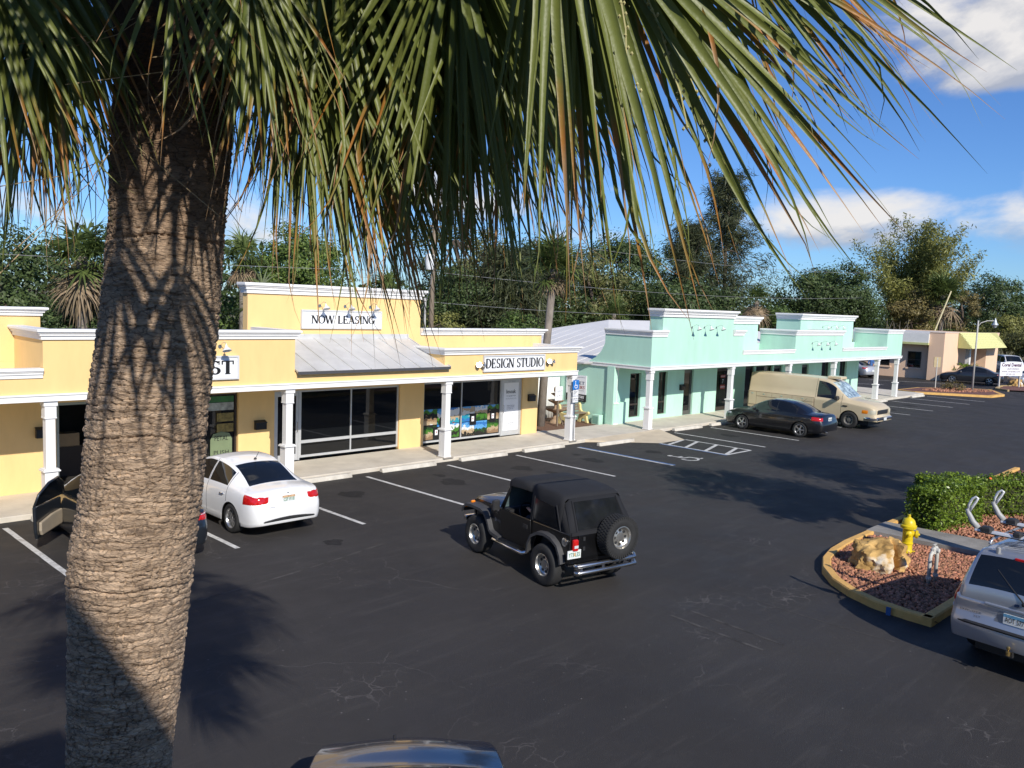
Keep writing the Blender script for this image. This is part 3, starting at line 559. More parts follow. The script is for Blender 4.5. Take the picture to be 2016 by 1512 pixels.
# stepped parapet in the porch front plane
GF = -.06
for a, b, z in ((4.8,5.5,3.96),(5.5,11.1,4.78),(11.1,12.05,4.0),(12.05,17.3,3.12),(17.3,22.95,4.02),(22.95,29.3,3.14),(29.3,31.75,4.12)): mp('porch_front', STM, (a,b,GF,.14,2.72,z))
# left side of the porch with its concave end
pr = MB(); pts = [(.14,2.72),(.14,3.96),(2.36,3.96),(2.36,3.55),(2.55,3.20),(2.85,2.92),(3.2,2.74),(3.2,2.72)]
pr.prism([(y,z) for y,z in pts], 'x', 0, .16); pr.build('porch_side', STM, MBD)
for a, z, y1 in ((17.3,4.02,1.93),(29.3,4.12,1.93),(22.75,4.02,1.93),(31.55,4.12,3.0),(11.85,4.0,1.93)): mp('porch_side', STM, (a,a+.2,.14,y1,2.72,z))
cb = [((0,3.5-1.1),(0,GF),(.72,GF)), ]
cornice(MBD, [(0,2.36),(0,GF),(1.06,GF)], 3.95, 4.22, .12)
cornice(MBD, [(.70,.6),(.70,GF),(6.3,GF),(6.3,.6)], 4.78, 5.12, .20)
mp('porch_front', STM, (5.5,5.7,.14,.6,3.9,4.78), (10.9,11.1,.14,.6,3.9,4.78))
cornice(MBD, [(6.32,GF),(7.25,GF),(7.25,.5)], 4.0, 4.26, .12)
cornice(MBD, [(7.27,GF),(12.48,GF)], 3.11, 3.31, .08)
cornice(MBD, [(12.5,1.93),(12.5,GF),(18.15,GF),(18.15,1.93)], 4.01, 4.29, .12)
cornice(MBD, [(18.17,GF),(24.48,GF)], 3.13, 3.32, .08)
cornice(MBD, [(24.5,1.93),(24.5,GF),(26.95,GF),(26.95,3.0)], 4.11, 4.37, .10)
# walls behind the porch
for a, b, z in ((11.1,17.0,4.5),(21.8,28.9,4.80)):
    mp('upper_wall', STM, (a,b,1.938,2.2,3.2,z)); mp('upper_wall', STM, (b-.2,b,2.2,3.4,3.2,z)); mp('upper_wall', STM, (a,a+.2,2.2,3.4,3.2,z))
cornice(MBD, [(6.3,1.938),(12.2,1.938),(12.2,3.4)], 4.5, 4.88, .2); cornice(MBD, [(17.0,3.4),(17.0,1.938),(24.1,1.938),(24.1,3.4)], 4.80, 5.14, .2)
mp('upper_wall', STM, (17.0,21.8,1.939,2.15,3.2,3.5), (28.9,30.2,1.939,2.15,3.2,3.5))
mp('porch_roof', ROOFM, (12.06,17.29,.15,1.93,3.02,3.10)); mp('porch_roof', ROOFM, (22.96,29.29,.15,1.93,3.04,3.12)); mp('porch_roof', ROOFM, (5.0,12.0,.15,1.93,2.9,2.96))
mp('soffit', pm('soffit_mint',(.55,.68,.58),.8), (4.85,31.7,-.02,1.93,2.605,2.64))
f = MB(); sweep(f, [(-.02,3.6),(-.02,GF),(26.97,GF),(26.97,3.2)], [(-.02,2.57),(.04,2.57),(.04,2.67),(.065,2.69),(.065,2.725),(-.02,2.725)]); f.build('fascia', TRIM, MBD)
gt = MB(); gt.tube([(-.13,3.55,2.62),(-.13,14.2,2.60)], .06, 8); gt.build('gutter', TRIM, MBD, smooth=True)
# hip roof of grey sheets with raised seams
e0 = Vector((-.25,2.2,2.66)); RP = Vector((7.3,8.0,4.42)); RQ = Vector((18.6,8.0,4.42)); bl = Vector((-.25,14.4,2.6)); br = Vector((25.6,14.4,2.6)); fr_ = Vector((25.6,2.2,2.66))
rf = MB()
def slab(mb, P, t=.06):
    n = (P[1]-P[0]).cross(P[2]-P[0]).normalized(); n = n if n.z > 0 else -n; k = len(P); v = [p for p in P]+[p-n*t for p in P]
    mb.add(v, [tuple(range(k)), tuple(range(2*k-1,k-1,-1))]+[(i,(i+1)%k,(i+1)%k+k,i+k) for i in range(k)])
slab(rf, [Vector((-.25,3.28,2.66)),Vector((.18,2.38,2.76)),RP,bl]); RF = rf.build('roof', ROOFG, MBD)
for P in ([Vector((.18,2.38,2.76)),fr_,RQ,RP],[bl,RP,RQ,br],[fr_,br,RQ]): m = MB(); slab(m, P); m.build('roof_slope', ROOFG, RF)
nl = (RP-e0).cross(bl-e0).normalized(); nl = nl if nl.z > 0 else -nl
for i in range(1, 16):
    y = 3.0+i*.71
    k = (y-2.2)/5.8 if y < 8 else (14.4-y)/6.4
    if k <= 0.03: continue
    a = Vector((-.25,y,2.66-.06*(y-2.2)/12.2)); b = a+Vector((7.55*k, 0, 1.76*k)); m = MB(); m.tube([a+nl*.012, b+nl*.012], .012, 4); m.build('seam', ROOFG, RF)
# posts
for i, x in enumerate((4.97,11.35,17.0,22.3,28.35,31.45)):
    o = pmesh.copy(); COL.objects.link(o); o.parent = MBD; o.location = (x-GX, .07, .002); q = MB(); q.bx(-.2,.2,-.2,.2,-.03,.0); pl = q.build('plinth', PLN, o); pl.location = (0,-.012,.135)
o = pmesh.copy(); COL.objects.link(o); o.parent = MBD; o.location = (4.92-GX, 2.15-.3, .002)
# lamps
for i, x in enumerate((7.65,8.62,9.6)): wall_lamp(x, GF, 4.36, ('nearest','middle','farthest')[i]+' of three gooseneck lamps on the tall front mint parapet')
for i, x in enumerate((19.15,20.22,21.25)): wall_lamp(x, GF, 3.6, ('first','second','third')[i]+' from the beige van side of three lamps on the low mint parapet')
for i, x in enumerate((24.6,25.75,26.75)): wall_lamp(x, 1.938, 4.40, ('first','second','third')[i]+' of three lamps on the far tall mint parapet')
# notices and door hardware
t = thing('door_notice', 'red and white notices taped inside the bronze glass door', 'notice', (13.75,2.03,1.0)); m = MB(); m.bx(0,.45,-.004,0,.45,.75); m.build('sheet', DARKP, t); m = MB(); m.bx(0,.45,-.004,0,.78,.92); m.build('sheet', pm('notice_red',(.30,.06,.05),.6,var=.1), t); m = MB(); m.bx(0,.45,-.004,0,.2,.42); m.build('sheet', pm('notice_red',(.30,.06,.05),.6), t)
plain_text('SUNSHINE', .4, .06, (.025,-.005,.82), X, Z, -Y, 'lettering', SIGNW, t); plain_text('7', .1, .2, (.17,-.005,.5), X, Z, -Y, 'lettering', SIGNW, t); plain_text('ROBINSON', .4, .07, (.025,-.005,.28), X, Z, -Y, 'lettering', SIGNW, t)
mailbox(10.15, WY0, 1.45, 'small grey mailbox beside the second mint building door')
t = thing('meter_box', 'low teal utility box at the corner of the mint wall', 'utility box', (4.62,2.45,.06)); m = MB(); m.bx(-.14,.14,-.2,.2,0,.42); m.build('housing', STM, t, bevel=.01); m = MB(); m.bx(-.146,-.14,-.15,.15,.05,.36); m.build('lid', pm('mint_dark',(.20,.40,.32),.7), t)

# ---------------------------------------------------------------- peach dental building
PB = thing('dental_building', 'peach stucco building with lime shingled awning beyond the mint shops', 'building', (51.8,3.85,0))
def pp(name, mat, *boxes, parent=PB, **kw):
    m = MB()
    for b in boxes: m.bx(*b)
    return m.build(name, mat, parent, **kw)
# front block: parapet walls with a recessed entrance
pp('wall', STP, (0,3.75,0,.25,0,4.0)); pp('wall', STP, (11.6,15.2,0,.25,0,4.0)); pp('wall', STP, (3.75,11.6,.0,.25,2.75,4.0)); pp('wall', STP, (3.75,11.6,1.3,1.5,0,3.2)); pp('wall', STP, (0,.25,.25,1.2,0,4.0)); pp('wall', STP, (14.95,15.2,.25,9,0,4.0)); pp('wall', STP, (3.55,3.75,.25,1.3,0,2.75)); pp('wall', STP, (11.6,11.8,.25,1.3,0,2.75))
pp('roof', ROOFM, (.96,14.95,.26,9,3.87,3.93)); pp('coping', pm('coping_peach',(.82,.62,.46),.7), (-.03,15.23,-.03,.28,4.0,4.06), (-.03,.28,.28,1.2,4.0,4.055))
DA = pm('dark_aluminium',(.12,.12,.115),.4,metal=.4)
door(PB, 4.3, 6.3, 1.27, .05, 2.45, fr=BRNZ); pp('column', TRIM, (7.2,7.55,.1,.45,0,2.75))
# low wing to the left with eave and two windows
pp('wing_wall', STP, (.75,.95,1.0,14,0,2.95)); pp('wing_roof', pm('wing_fascia_white',(.78,.77,.72),.6), (-.15,8,1.21,14.2,3.12,3.86)); pp('eave', pm('eave_lime',(.55,.56,.24),.7), (-.2,.8,1.21,14.2,2.94,3.115))
for y0 in (2.0, 4.6, 7.6):
    W_ = MB(); W_.bx(.66,.745,y0-.12,y0+1.22,.78,.92); W_.build('sill', STP, PB); F_ = MB()
    for b in ((.69,.745,y0,y0+.06,.92,2.3),(.69,.745,y0+1.04,y0+1.1,.92,2.3),(.69,.745,y0+.06,y0+1.04,.92,.98),(.69,.745,y0+.06,y0+1.04,2.24,2.3),(.685,.745,y0+.06,y0+1.04,1.57,1.63),(.70,.742,y0+.06,y0+1.04,1.2,1.23)): F_.bx(*b)
    wf = F_.build('window', BRNZ, PB); G_ = MB(); G_.bx(.72,.742,y0+.06,y0+1.04,.98,2.24); G_.build('pane', GLASS, wf)
# shingled awning: every shingle its own piece
LIME = pm('shingle_lime',(.62,.61,.27),.8,var=.12,scale=5,dirt=.15)
ab = MB(); ab.add([(3.4,-.03,4.05),(12.4,-.03,4.05),(13.7,-1.15,2.72),(3.4,-1.15,2.72),(3.4,-.03,2.72),(14.4,-.03,2.72),(14.2,-.03,4.05)], [(0,3,2,1),(3,4,5,2),(0,4,3),(1,2,6),(2,5,6)]); AB = ab.build('awning', pm('awning_lime_board',(.46,.45,.18),.8), PB)
sh = None; rows = 9
for j in range(rows):
    f0 = j/rows; x1 = 13.65-1.3*f0 - .05; n = int((x1-3.4)/.46)
    for i in range(n+1):
        x = 3.4+i*.46+(.2 if j % 2 else 0)
        if x+.44 > x1: continue
        if sh is None:
            m = MB(); m.bx(0,.445,-.012,.012,0,.20, Matrix.Rotation(-math.atan2(1.12,1.33)-R(5),4,'X')); sh = m.build('shingle', LIME, AB); o = sh
        else: o = sh.copy(); COL.objects.link(o); o.parent = AB
        o.location = (x, -1.19+1.12*f0, 2.73+1.33*f0)
# ---------------------------------------------------------------- vehicles
def paint(name, col, metal=0.0, rough=.32, coat=1.0, dirt=.0): return pm(name, col, rough, metal, var=.03, scale=1.2, coat=coat, dirt=dirt)
CGL = pm('car_glass', (.008,.010,.013), .02, var=.1, spec=.6)
RUB = pm('tyre_rubber', (.018,.018,.018), .8, var=.2, scale=12, bump=.15, bscale=60)
PLAS = pm('black_plastic', (.022,.022,.023), .55, var=.15, scale=10)
SEAM = pm('panel_gap', (.01,.01,.01), .8, var=.05)
RIM = pm('alloy_rim', (.55,.55,.55), .28, metal=.9, var=.06)
CHR = pm('chrome', (.82,.81,.80), .14, metal=1.0, var=.02)
REDL = pm('tail_light_red', (.50,.012,.010), .12, var=.25, scale=25, coat=.6)
CLRL = pm('clear_lens', (.55,.56,.58), .1, var=.15, scale=20, coat=.6)
AMB = pm('amber_lens', (.75,.22,.01), .12, var=.15, scale=20, coat=.6)
PLATE = pm('plate_white', (.66,.68,.66), .4, var=.04)
def hermite(pts):
    xs = np.array([p[0] for p in pts], float); ys = np.array([p[1] for p in pts], float); h = np.diff(xs); d = np.diff(ys)/h; m = np.zeros(len(xs)); m[0], m[-1] = d[0], d[-1]
    for i in range(1, len(xs)-1): m[i] = 0 if d[i-1]*d[i] <= 0 else 2*d[i-1]*d[i]/(d[i-1]+d[i])
    def f(x):
        x = np.clip(np.asarray(x, float), xs[0], xs[-1]); i = np.clip(np.searchsorted(xs, x)-1, 0, len(h)-1); t = (x-xs[i])/h[i]
        return (2*t**3-3*t**2+1)*ys[i]+(t**3-2*t**2+t)*h[i]*m[i]+(-2*t**3+3*t**2)*ys[i+1]+(t**3-t**2)*h[i]*m[i+1]
    return f
_wheels = {}
def wheel(parent, x, y, r, w, style='alloy', spokes=5, rr=None, dish=.02, tread=0, rimmat=None):
    """tyre as the part, rim as its sub-part; the outer side is +y"""
    side = 1 if y > 0 else -1; key = (r, w, style, spokes, rr, tread, rimmat and rimmat.name)
    if key not in _wheels:
        rr_ = rr or r*.66; A = Matrix.Rotation(R(-90), 4, 'X'); t = MB(); h = w/2
        t.lathe([(rr_*.96,-h*.8),(rr_*1.06,-h*.97),(r*.9,-h),(r*.97,-h*.86),(r,-h*.6),(r*1.004,0),(r,h*.6),(r*.97,h*.86),(r*.9,h),(rr_*1.06,h*.97),(rr_*.96,h*.8)], 40, A, False); tm = t.build('tyre_shape', RUB, None, smooth=50)
        if tread:
            b = MB(); n = tread
            for k in range(n):
                for j in range(4):
                    M = Matrix.Rotation(2*math.pi*(k+.5*(j % 2))/n, 4, 'Y') @ Matrix.Translation((0, -h+(j+.5)*w/4, r)); b.bx(-math.pi*r/n*.62, math.pi*r/n*.62, -w/8*.82, w/8*.82, -.012, .012, M)
                for s_ in (-1, 1):
                    M = Matrix.Rotation(2*math.pi*(k+.25)/n, 4, 'Y') @ Matrix.Translation((0, s_*h*.95, r*.955)); b.bx(-math.pi*r/n*.6, math.pi*r/n*.6, -.012, .012, -.035, .02, M)
            tb = b.build('tread_shape', RUB)
        m = MB(); d = h*.55
        m.lathe([(rr_,h*.86),(rr_*1.03,h*.92),(rr_*.97,h*.94),(rr_*.93,h*.80),(rr_*.88,d),(rr_*.86,-h*.5),(.001,-h*.52)], 32, A, False)
        k0 = m.k
        if style == 'steel':      # dished disc with round holes
            m.lathe([(rr_*.88,d*.9),(rr_*.7,d*.55),(rr_*.42,d*.75),(rr_*.36,d*1.15),(rr_*.2,d*1.2),(.001,d*1.2)], 32, A, False); m.mat(1)
            for k in range(spokes): a = 2*math.pi*k/spokes; M = A @ Matrix.Translation((math.cos(a)*rr_*.62, math.sin(a)*rr_*.62, d*.68)); m.lathe([(rr_*.13,0),(rr_*.13,.012),(.001,.014)], 12, M)
            m.mat(0)
        else:
            for k in range(spokes):
                a = 2*math.pi*k/spokes; M = Matrix.Rotation(a, 4, 'Y'); wd = rr_*(.21 if spokes <= 6 else .12)
                pts0 = [Vector((-wd*.75,d*1.25,rr_*.1)),Vector((wd*.75,d*1.25,rr_*.1)),Vector((wd*.75,d*.8,rr_*.1)),Vector((-wd*.75,d*.8,rr_*.1))]
                pts1 = [Vector((-wd*.5,d*1.30,rr_*.5)),Vector((wd*.5,d*1.30,rr_*.5)),Vector((wd*.5,d*.8,rr_*.5)),Vector((-wd*.5,d*.8,rr_*.5))]
                pts2 = [Vector((-wd*.8,d*1.15,rr_*.93)),Vector((wd*.8,d*1.15,rr_*.93)),Vector((wd*.8,d*.8,rr_*.93)),Vector((-wd*.8,d*.8,rr_*.93))]
                m.loft([[M @ p for p in q] for q in (pts0, pts1, pts2)], True, True, True)
            m.lathe([(rr_*.26,d*.7),(rr_*.26,d*1.3),(rr_*.2,d*1.4),(.001,d*1.42)], 20, A)
        m.mat(1); m.lathe([(rr_*.84,-h*.1),(.001,-h*.1)], 24, A)
        rm = m.build('rim_shape', [rimmat or RIM, PLAS], None, smooth=35); _wheels[key] = (tm.data, rm.data, tb.data if tread else None)
        for q in (tm, rm)+((tb,) if tread else ()): bpy.data.objects.remove(q)
    T, Rm, Td = _wheels[key]; o = bpy.data.objects.new('wheel', T); COL.objects.link(o); o.parent = parent; o.location = (x, y, r); o.rotation_euler = (0, random.uniform(0,1), 0 if side > 0 else math.pi)
    q = bpy.data.objects.new('rim', Rm); COL.objects.link(q); q.parent = o
    if Td: q = bpy.data.objects.new('tread', Td); COL.objects.link(q); q.parent = o
    return o
class Car:
    """car body lofted from profiles; x runs from the rear (0) to the front (L), shifted so the thing's origin is mid length"""
    def __init__(s, name, label, cat, loc, rz, S, group='parked vehicles'):
        s.S = S; s.L = S['L']; s.ox = S['L']/2; s.t = thing(name, label, cat, loc, rz, group); s.make()
    def make(s):
        S = s.S; L = S['L']; W = S['W']
        zt, zb, wp, wt = hermite(S['zt']), hermite(S['zb']), hermite([(a, b*W) for a, b in S['w']]), hermite([(a, b*W) for a, b in S['wt']]); shear = hermite(S.get('shear', [(0,0),(L,0)]))
        seams = sorted(S.get('seams', [])); xs = list(np.linspace(0, L, 64))+[.01,.03,.06,.1,L-.01,L-.03,L-.06,L-.1]
        for q in seams: xs += [q-.007, q+.007]
        for a, b, *_ in S['windows']: xs += [a, b]
        for q in S['ws']+S['rw']: xs.append(q)
        ar = S['r']*1.17
        for c in S['axles']: xs += list(c+ar*np.cos(np.linspace(0, math.pi, 17)))
        xs = np.unique(np.round(np.array([q for q in xs if 0 <= q <= L]), 4)); keep = [xs[0]]
        hard = set(np.round([q+e for q in seams for e in (-.007,.007)]+[a for w in S['windows'] for a in w[:2]]+list(S['ws'])+list(S['rw']), 4))
        for x in xs[1:]:
            if x-keep[-1] < .012 and x not in hard: continue
            if x-keep[-1] < .012 and keep[-1] not in hard and x in hard: keep[-1] = x; continue
            keep.append(x)
        xs = np.array(keep); n = len(xs); sill = hermite(S['sill'])
        zs = sill(xs)
        for c in S['axles']:
            d = np.abs(xs-c); zs = np.where(d < ar, np.maximum(zs, S['r']+np.sqrt(np.maximum(ar**2-d**2, 0))*.97), zs)
        T = [0,.03,.12,.28,.45,.62,.78,.9,1.0]; FW = S.get('fw', [.955,.968,.982,.994,1.0,.999,.988,.968,.935]); G = [.07,.35,.65,.9,1.0]; TP = [.93,.76,.5,.25,0]
        Zt, Zb, Wp, Wt = zt(xs), zb(xs), wp(xs), wt(xs); Sh = shear(xs); cr = np.full(n, S.get('crown', .05)); Ze = np.maximum(Zt-cr, Zb+.004); rows = []
        base = sill(xs)
        for t, fw in zip(T, FW):
            z = zs+(Zb-zs)*t; tt = (z-base)/np.maximum(Zb-base, .05); rows.append(np.stack([xs, Wp*np.interp(tt, T, FW), z], 1))
        for q in G:
            y = Wp*.935+(Wt-Wp*.935)*q+.022*4*q*(1-q)*np.clip((Ze-Zb)/.3, 0, 1); z = Zb+(Ze-Zb)*q; rows.append(np.stack([xs, y, z], 1))
        for q in TP: rows.append(np.stack([xs, Wt*q, Zt-(Zt-Ze)*q**2.2], 1))
        P = np.array(rows)      # rows, stations, 3
        P[:,:,0] += Sh[None]*np.maximum(P[:,:,2]-Zb[None], 0)
        # shape of the nose and tail
        for end, key in ((0,'rear'),(1,'front')):
            pr = hermite(S[key]); k = np.clip(1-(xs if end == 0 else L-xs)/S.get('endlen', .55), 0, 1)**1.6; P[:,:,0] += (pr(P[:,:,2])*k[None])*(-1 if end == 0 else 1)
        P[:,:,0] -= s.ox; nr = len(rows); half = P.reshape(-1, 3); mir = half.copy(); mir[:,1] *= -1; V = np.concatenate([half, mir]); off = nr*n; F = []; Lb = []
        idx = lambda r, i, sd: (off if sd else 0)+r*n+i
        nT, nG = len(T), len(G)
        for sd in (0, 1):
            for r in range(nr-1):
                for i in range(n-1):
                    xm = (xs[i]+xs[i+1])/2; q = [idx(r,i,sd), idx(r,i+1,sd), idx(r+1,i+1,sd), idx(r+1,i,sd)]; F.append(q if sd else q[::-1]); lab = 'body'
                    if nT <= r+0 < nT+3:
                        for k, w_ in enumerate(S['windows']):
                            if w_[0] < xm < w_[1]: lab = ('side_window', k, sd)
                    elif r >= nT+nG:
                        if S['ws'][0] < xm < S['ws'][1]: lab = ('windshield',)
                        elif S['rw'][0] < xm < S['rw'][1]: lab = ('rear_window',)
                        elif xm > S['ws'][1] and S.get('hood', 1) and xm < L-.25: lab = ('hood',)
                    if lab == 'body' and any(abs(xm-g) < .006 for g in seams) and 2 <= r < nT+nG-1: lab = 'seam'
                    if lab == 'body' and r < nT-1 and r >= 1:
                        for k in range(len(seams)-1):
                            if seams[k] < xm < seams[k+1]: lab = ('door', k, sd)
                    Lb.append(lab)
        for end, i in ((0, 0), (1, n-1)):
            for r in range(nr-1):
                q = [idx(r,i,0), idx(r+1,i,0), idx(r+1,i,1), idx(r,i,1)]; F.append(q[::-1] if end == 0 else q); Lb.append('body')
        s.V, s.F = V, F
        # normals of the whole shell, then split by label
        me = bpy.data.meshes.new('shell'); me.from_pydata(V.tolist(), [], F); me.update(); nrm = np.zeros(len(V)*3, np.float32); me.vertex_normals.foreach_get('vector', nrm); nrm = nrm.reshape(-1, 3); bpy.data.meshes.remove(me)
        c0 = V.mean(0)
        # centre-line points exist twice: average them
        for i in range(n): a, b = idx(nr-1,i,0), idx(nr-1,i,1); m_ = nrm[a]+nrm[b]; m_ /= np.linalg.norm(m_)+1e-9; nrm[a] = nrm[b] = m_
        s.bvh = BVHTree.FromPolygons([Vector(v) for v in V], F)
        groups = {}
        for f, lb in zip(F, Lb): groups.setdefault('body' if lb == 'seam' else lb, []).append((f, lb == 'seam'))
        for lb, fs in groups.items():
            used = sorted({i for f, _ in fs for i in f}); mp_ = {u: k for k, u in enumerate(used)}; name = lb if isinstance(lb, str) else lb[0]
            mm = bpy.data.meshes.new(name); mm.from_pydata(V[used].tolist(), [], [[mp_[i] for i in f] for f, _ in fs]); mm.update()
            mat = CGL if name in ('side_window','windshield','rear_window') else S['paint']
            if name == 'windshield' and S.get('wsmat'): mat = S['wsmat']
            mm.materials.append(mat)
            if name == 'body': mm.materials.append(SEAM); mm.polygons.foreach_set('material_index', [1 if q else 0 for _, q in fs])
            mm.shade_smooth(); mm.normals_split_custom_set_from_vertices([tuple(nrm[u]) for u in used]); o = bpy.data.objects.new(name, mm); COL.objects.link(o); o.parent = s.t
        u = MB(); r_ = S['r']; u.bx(-s.ox+.35, s.ox-.35, -(W-.30), W-.30, .19, .72); u.build('underbody', PLAS, s.t)
        for i, c in enumerate(S['axles']):
            for sd in (1, -1): wheel(s.t, c-s.ox, sd*(W-.115), r_, S.get('tw', .20), **S.get('wheel', {}))
    def hit(s, org, d):
        loc, nn, *_ = s.bvh.ray_cast(Vector(org), Vector(d)); return (loc, nn) if loc is not None else (Vector(org)+Vector(d)*.5, Vector(d))
    def patch(s, name, mat, xc, a0, a1, zlo, zhi, n=10, m=4, out=.008, parent=None, back=False):
        """patch wrapped on the shell: rays leave (xc,0,z) at plan angles a0..a1 (degrees from +x); zlo, zhi are numbers or functions of 0..1"""
        fz = lambda q, t: q(t) if callable(q) else q; V = []; F = []
        for i in range(n+1):
            t = i/n; a = R(a0+(a1-a0)*t); d = Vector((math.cos(a), math.sin(a), 0))
            for j in range(m+1):
                z = fz(zlo, t)+(fz(zhi, t)-fz(zlo, t))*j/m; p, nn = s.hit((xc-s.ox, 0, z), d); e = out if 0 < i < n and 0 < j < m else -.004
                V.append(p+d*e)
        for i in range(n):
            for j in range(m): F.append((i*(m+1)+j, (i+1)*(m+1)+j, (i+1)*(m+1)+j+1, i*(m+1)+j+1))
        b = MB(); b.add(V, F); return b.build(name, mat, parent or s.t, smooth=40)
    def rear_x(s, y, z): p, _ = s.hit((0, y, z), (-1,0,0)); return p.x
    def front_x(s, y, z): p, _ = s.hit((0, y, z), (1,0,0)); return p.x
    def plate(s, z, text, y=0, tint=None, col=None, x=None):
        rx = s.rear_x(y, z) if x is None else x; m = MB(); m.bx(rx-.022, rx-.006, y-.152, y+.152, z-.076, z+.076); p = m.build('license_plate', PLATE, s.t, bevel=.004)
        if tint: k = MB(); k.bx(rx-.024, rx-.0215, y-.15, y+.15, z+.03, z+.074); k.build('printed_band', tint, p)
        if text: plain_text(text, .25, .075, (rx-.023, y+.125, z-.045), -Y, Z, -X, 'lettering', col or LETK, p, .003, .01)
        return p
    def handle(s, x, z, mat=None):
        for sd in (1, -1):
            p, nn = s.hit((x-s.ox, 0, z), (0, sd, 0)); m = MB(); m.tube([(p.x-.09, p.y-sd*.005, z), (p.x-.06, p.y+sd*.03, z), (p.x+.06, p.y+sd*.032, z), (p.x+.09, p.y-sd*.005, z)], .014, 6); m.build('door_handle', mat or s.S['paint'], s.t, smooth=True)
    def mirrors(s, x, z, mat=None, big=1.0):
        for sd in (1, -1):
            p, _ = s.hit((x-s.ox, 0, z-.05), (0, sd, 0)); m = MB(); y = p.y; k = big
            m.loft([[Vector((p.x+dx*k*.7, y+sd*(.03+dy*k), z+.02+dz*k)) for dx, dz in ((-.06,-.06),(.05,-.055),(.075,.0),(.05,.06),(-.06,.065))] for dy in (.02,.10,.18)], True, True, True); m.tube([(p.x,y-sd*.03,z-.04),(p.x,y+sd*.08,z)], .02, 6); m.build('wing_mirror', mat or s.S['paint'], s.t, smooth=40, bevel=.012)
def sedan(L=4.53, W=.885, H=1.46, **kw):
    """profiles of a four-door saloon scaled to length L, half width W, height H"""
    k = L/4.53; h = H/1.46; P = lambda q, sx=k, sy=h: [(a*sx, b*sy) for a, b in q]; Q = lambda q: [(a*k, b) for a, b in q]
    S = dict(L=L, W=W, r=.315*h, axles=(.93*k, 3.58*k), tw=.21,
        zt=P([(0,.93),(.10,1.0),(.35,1.03),(.62,1.045),(.75,1.085),(1.0,1.215),(1.25,1.335),(1.55,1.415),(1.95,1.455),(2.3,1.455),(2.6,1.405),(2.95,1.255),(3.25,1.085),(3.42,1.0),(3.55,.965),(3.9,.915),(4.2,.845),(4.42,.74),(4.53,.66)]),
        zb=P([(0,.86),(.2,.925),(.6,.955),(1.2,.955),(2.2,.93),(3.2,.905),(3.5,.885),(3.95,.83),(4.25,.76),(4.45,.66),(4.53,.60)]),
        w=Q([(0,.72),(.03,.80),(.09,.87),(.2,.93),(.45,.975),(1.0,1),(3.4,1),(3.9,.975),(4.2,.92),(4.38,.85),(4.48,.74),(4.53,.6)]),
        wt=Q([(0,.60),(.2,.68),(.6,.70),(.9,.655),(1.3,.625),(2.2,.63),(2.8,.66),(3.3,.70),(3.6,.70),(4.1,.66),(4.4,.5),(4.53,.42)]),
        sill=P([(0,.30),(.25,.24),(.6,.22),(1.3,.20),(3.2,.20),(3.9,.21),(4.3,.20),(4.53,.24)]), shear=Q([(0,0),(.7,0),(1.3,.16),(1.75,.14),(2.1,-.02),(2.6,-.08),(3.1,0),(4.53,0)]),
        rear=[(.2,-.12),(.32,.0),(.5,.02),(.62,.02),(.72,-.03),(.9,-.07),(1.05,-.06)], front=[(.2,-.12),(.3,0),(.5,.02),(.65,0),(.9,-.1)],
        windows=[(1.16*k,1.98*k),(2.05*k,2.98*k)], seams=[1.12*k,2.02*k,3.04*k], ws=[2.62*k,3.38*k], rw=[.66*k,1.36*k], crown=.045*h)
    S.update(kw); return S
# white saloon: rear towards the lot
WHT = paint('paint_white', (.80,.80,.785), rough=.35)
C = Car('parked_car', 'white four-door saloon parked nose-in before the dark shop window', 'car', (-14.36,-2.36,0), R(90), sedan(paint=WHT, wheel=dict(spokes=10)))
for sg in (1, -1):
    zl = lambda t: .735+.02*t; zh = lambda t: .90-.05*max(0, t-.3)-.03*(1-t)
    C.patch('tail_light', REDL, .75, 180-sg*70, 180-sg*33, lambda t: .70+.05*t, lambda t: .935-.05*t, 12, 5, .012)
C.plate(.80, 'CSP W18', tint=pm('plate_orange',(.55,.35,.2),.4,var=.5,scale=30), col=pm('letter_green',(.05,.22,.12),.5)); C.handle(1.30, .80, CHR); C.handle(2.28, .78, CHR); C.mirrors(2.98, .95)
b = C.patch('bumper_insert', PLAS, .9, 180-38, 180+38, lambda t: .345, lambda t: .45-.07*abs(2*t-1)**2, 14, 2, .012)
C.patch('emblem', PLAS, .75, 177.2, 182.8, .905, .935, 4, 2); plain_text('FORTE', .15, .025, (C.rear_x(.45,.66)-.012, .50, .66), -Y, Z, -X, 'badge', LETG, C.t)
m = MB(); m.tube([(-.78,0,1.425),(-.93,0,1.60)], .006, 5); m.lathe([(.035,0),(.03,.02),(.012,.035)], 8, Matrix.Translation((-.78,0,1.415))); m.build('antenna', PLAS, C.t)
# dark saloon behind the trunk, driver's door open
CH = paint('paint_charcoal', (.022,.027,.034), metal=.4)
C = Car('parked_car', 'charcoal saloon behind the palm trunk with its driver door open', 'car', (-17.15,-2.72,0), R(90), sedan(4.75, .91, 1.46, paint=CH))
for sg in (1, -1):
    C.patch('tail_light', REDL, .8, 180-sg*66, 180-sg*36, lambda t: .72+.03*t, lambda t: .93-.03*t, 10, 4); C.patch('reverse_light', CLRL, .8, 180-sg*62, 180-sg*40, lambda t: .84, lambda t: .885, 8, 2, .013)
C.plate(.85, 'FL 2208')
C.mirrors(3.1, .95); C.handle(1.35, .8)
DI = pm('door_trim_tan', (.34,.28,.20), .6, var=.08)
hx, hy = .62, .90      # hinge in car space
D = bpy.data.objects.new('open_door', None); COL.objects.link(D); D.parent = C.t; D.location = (hx, hy, 0); D.rotation_euler = (0,0,R(-40)); D['label'] = 'driver door standing wide open, tan trim inside'
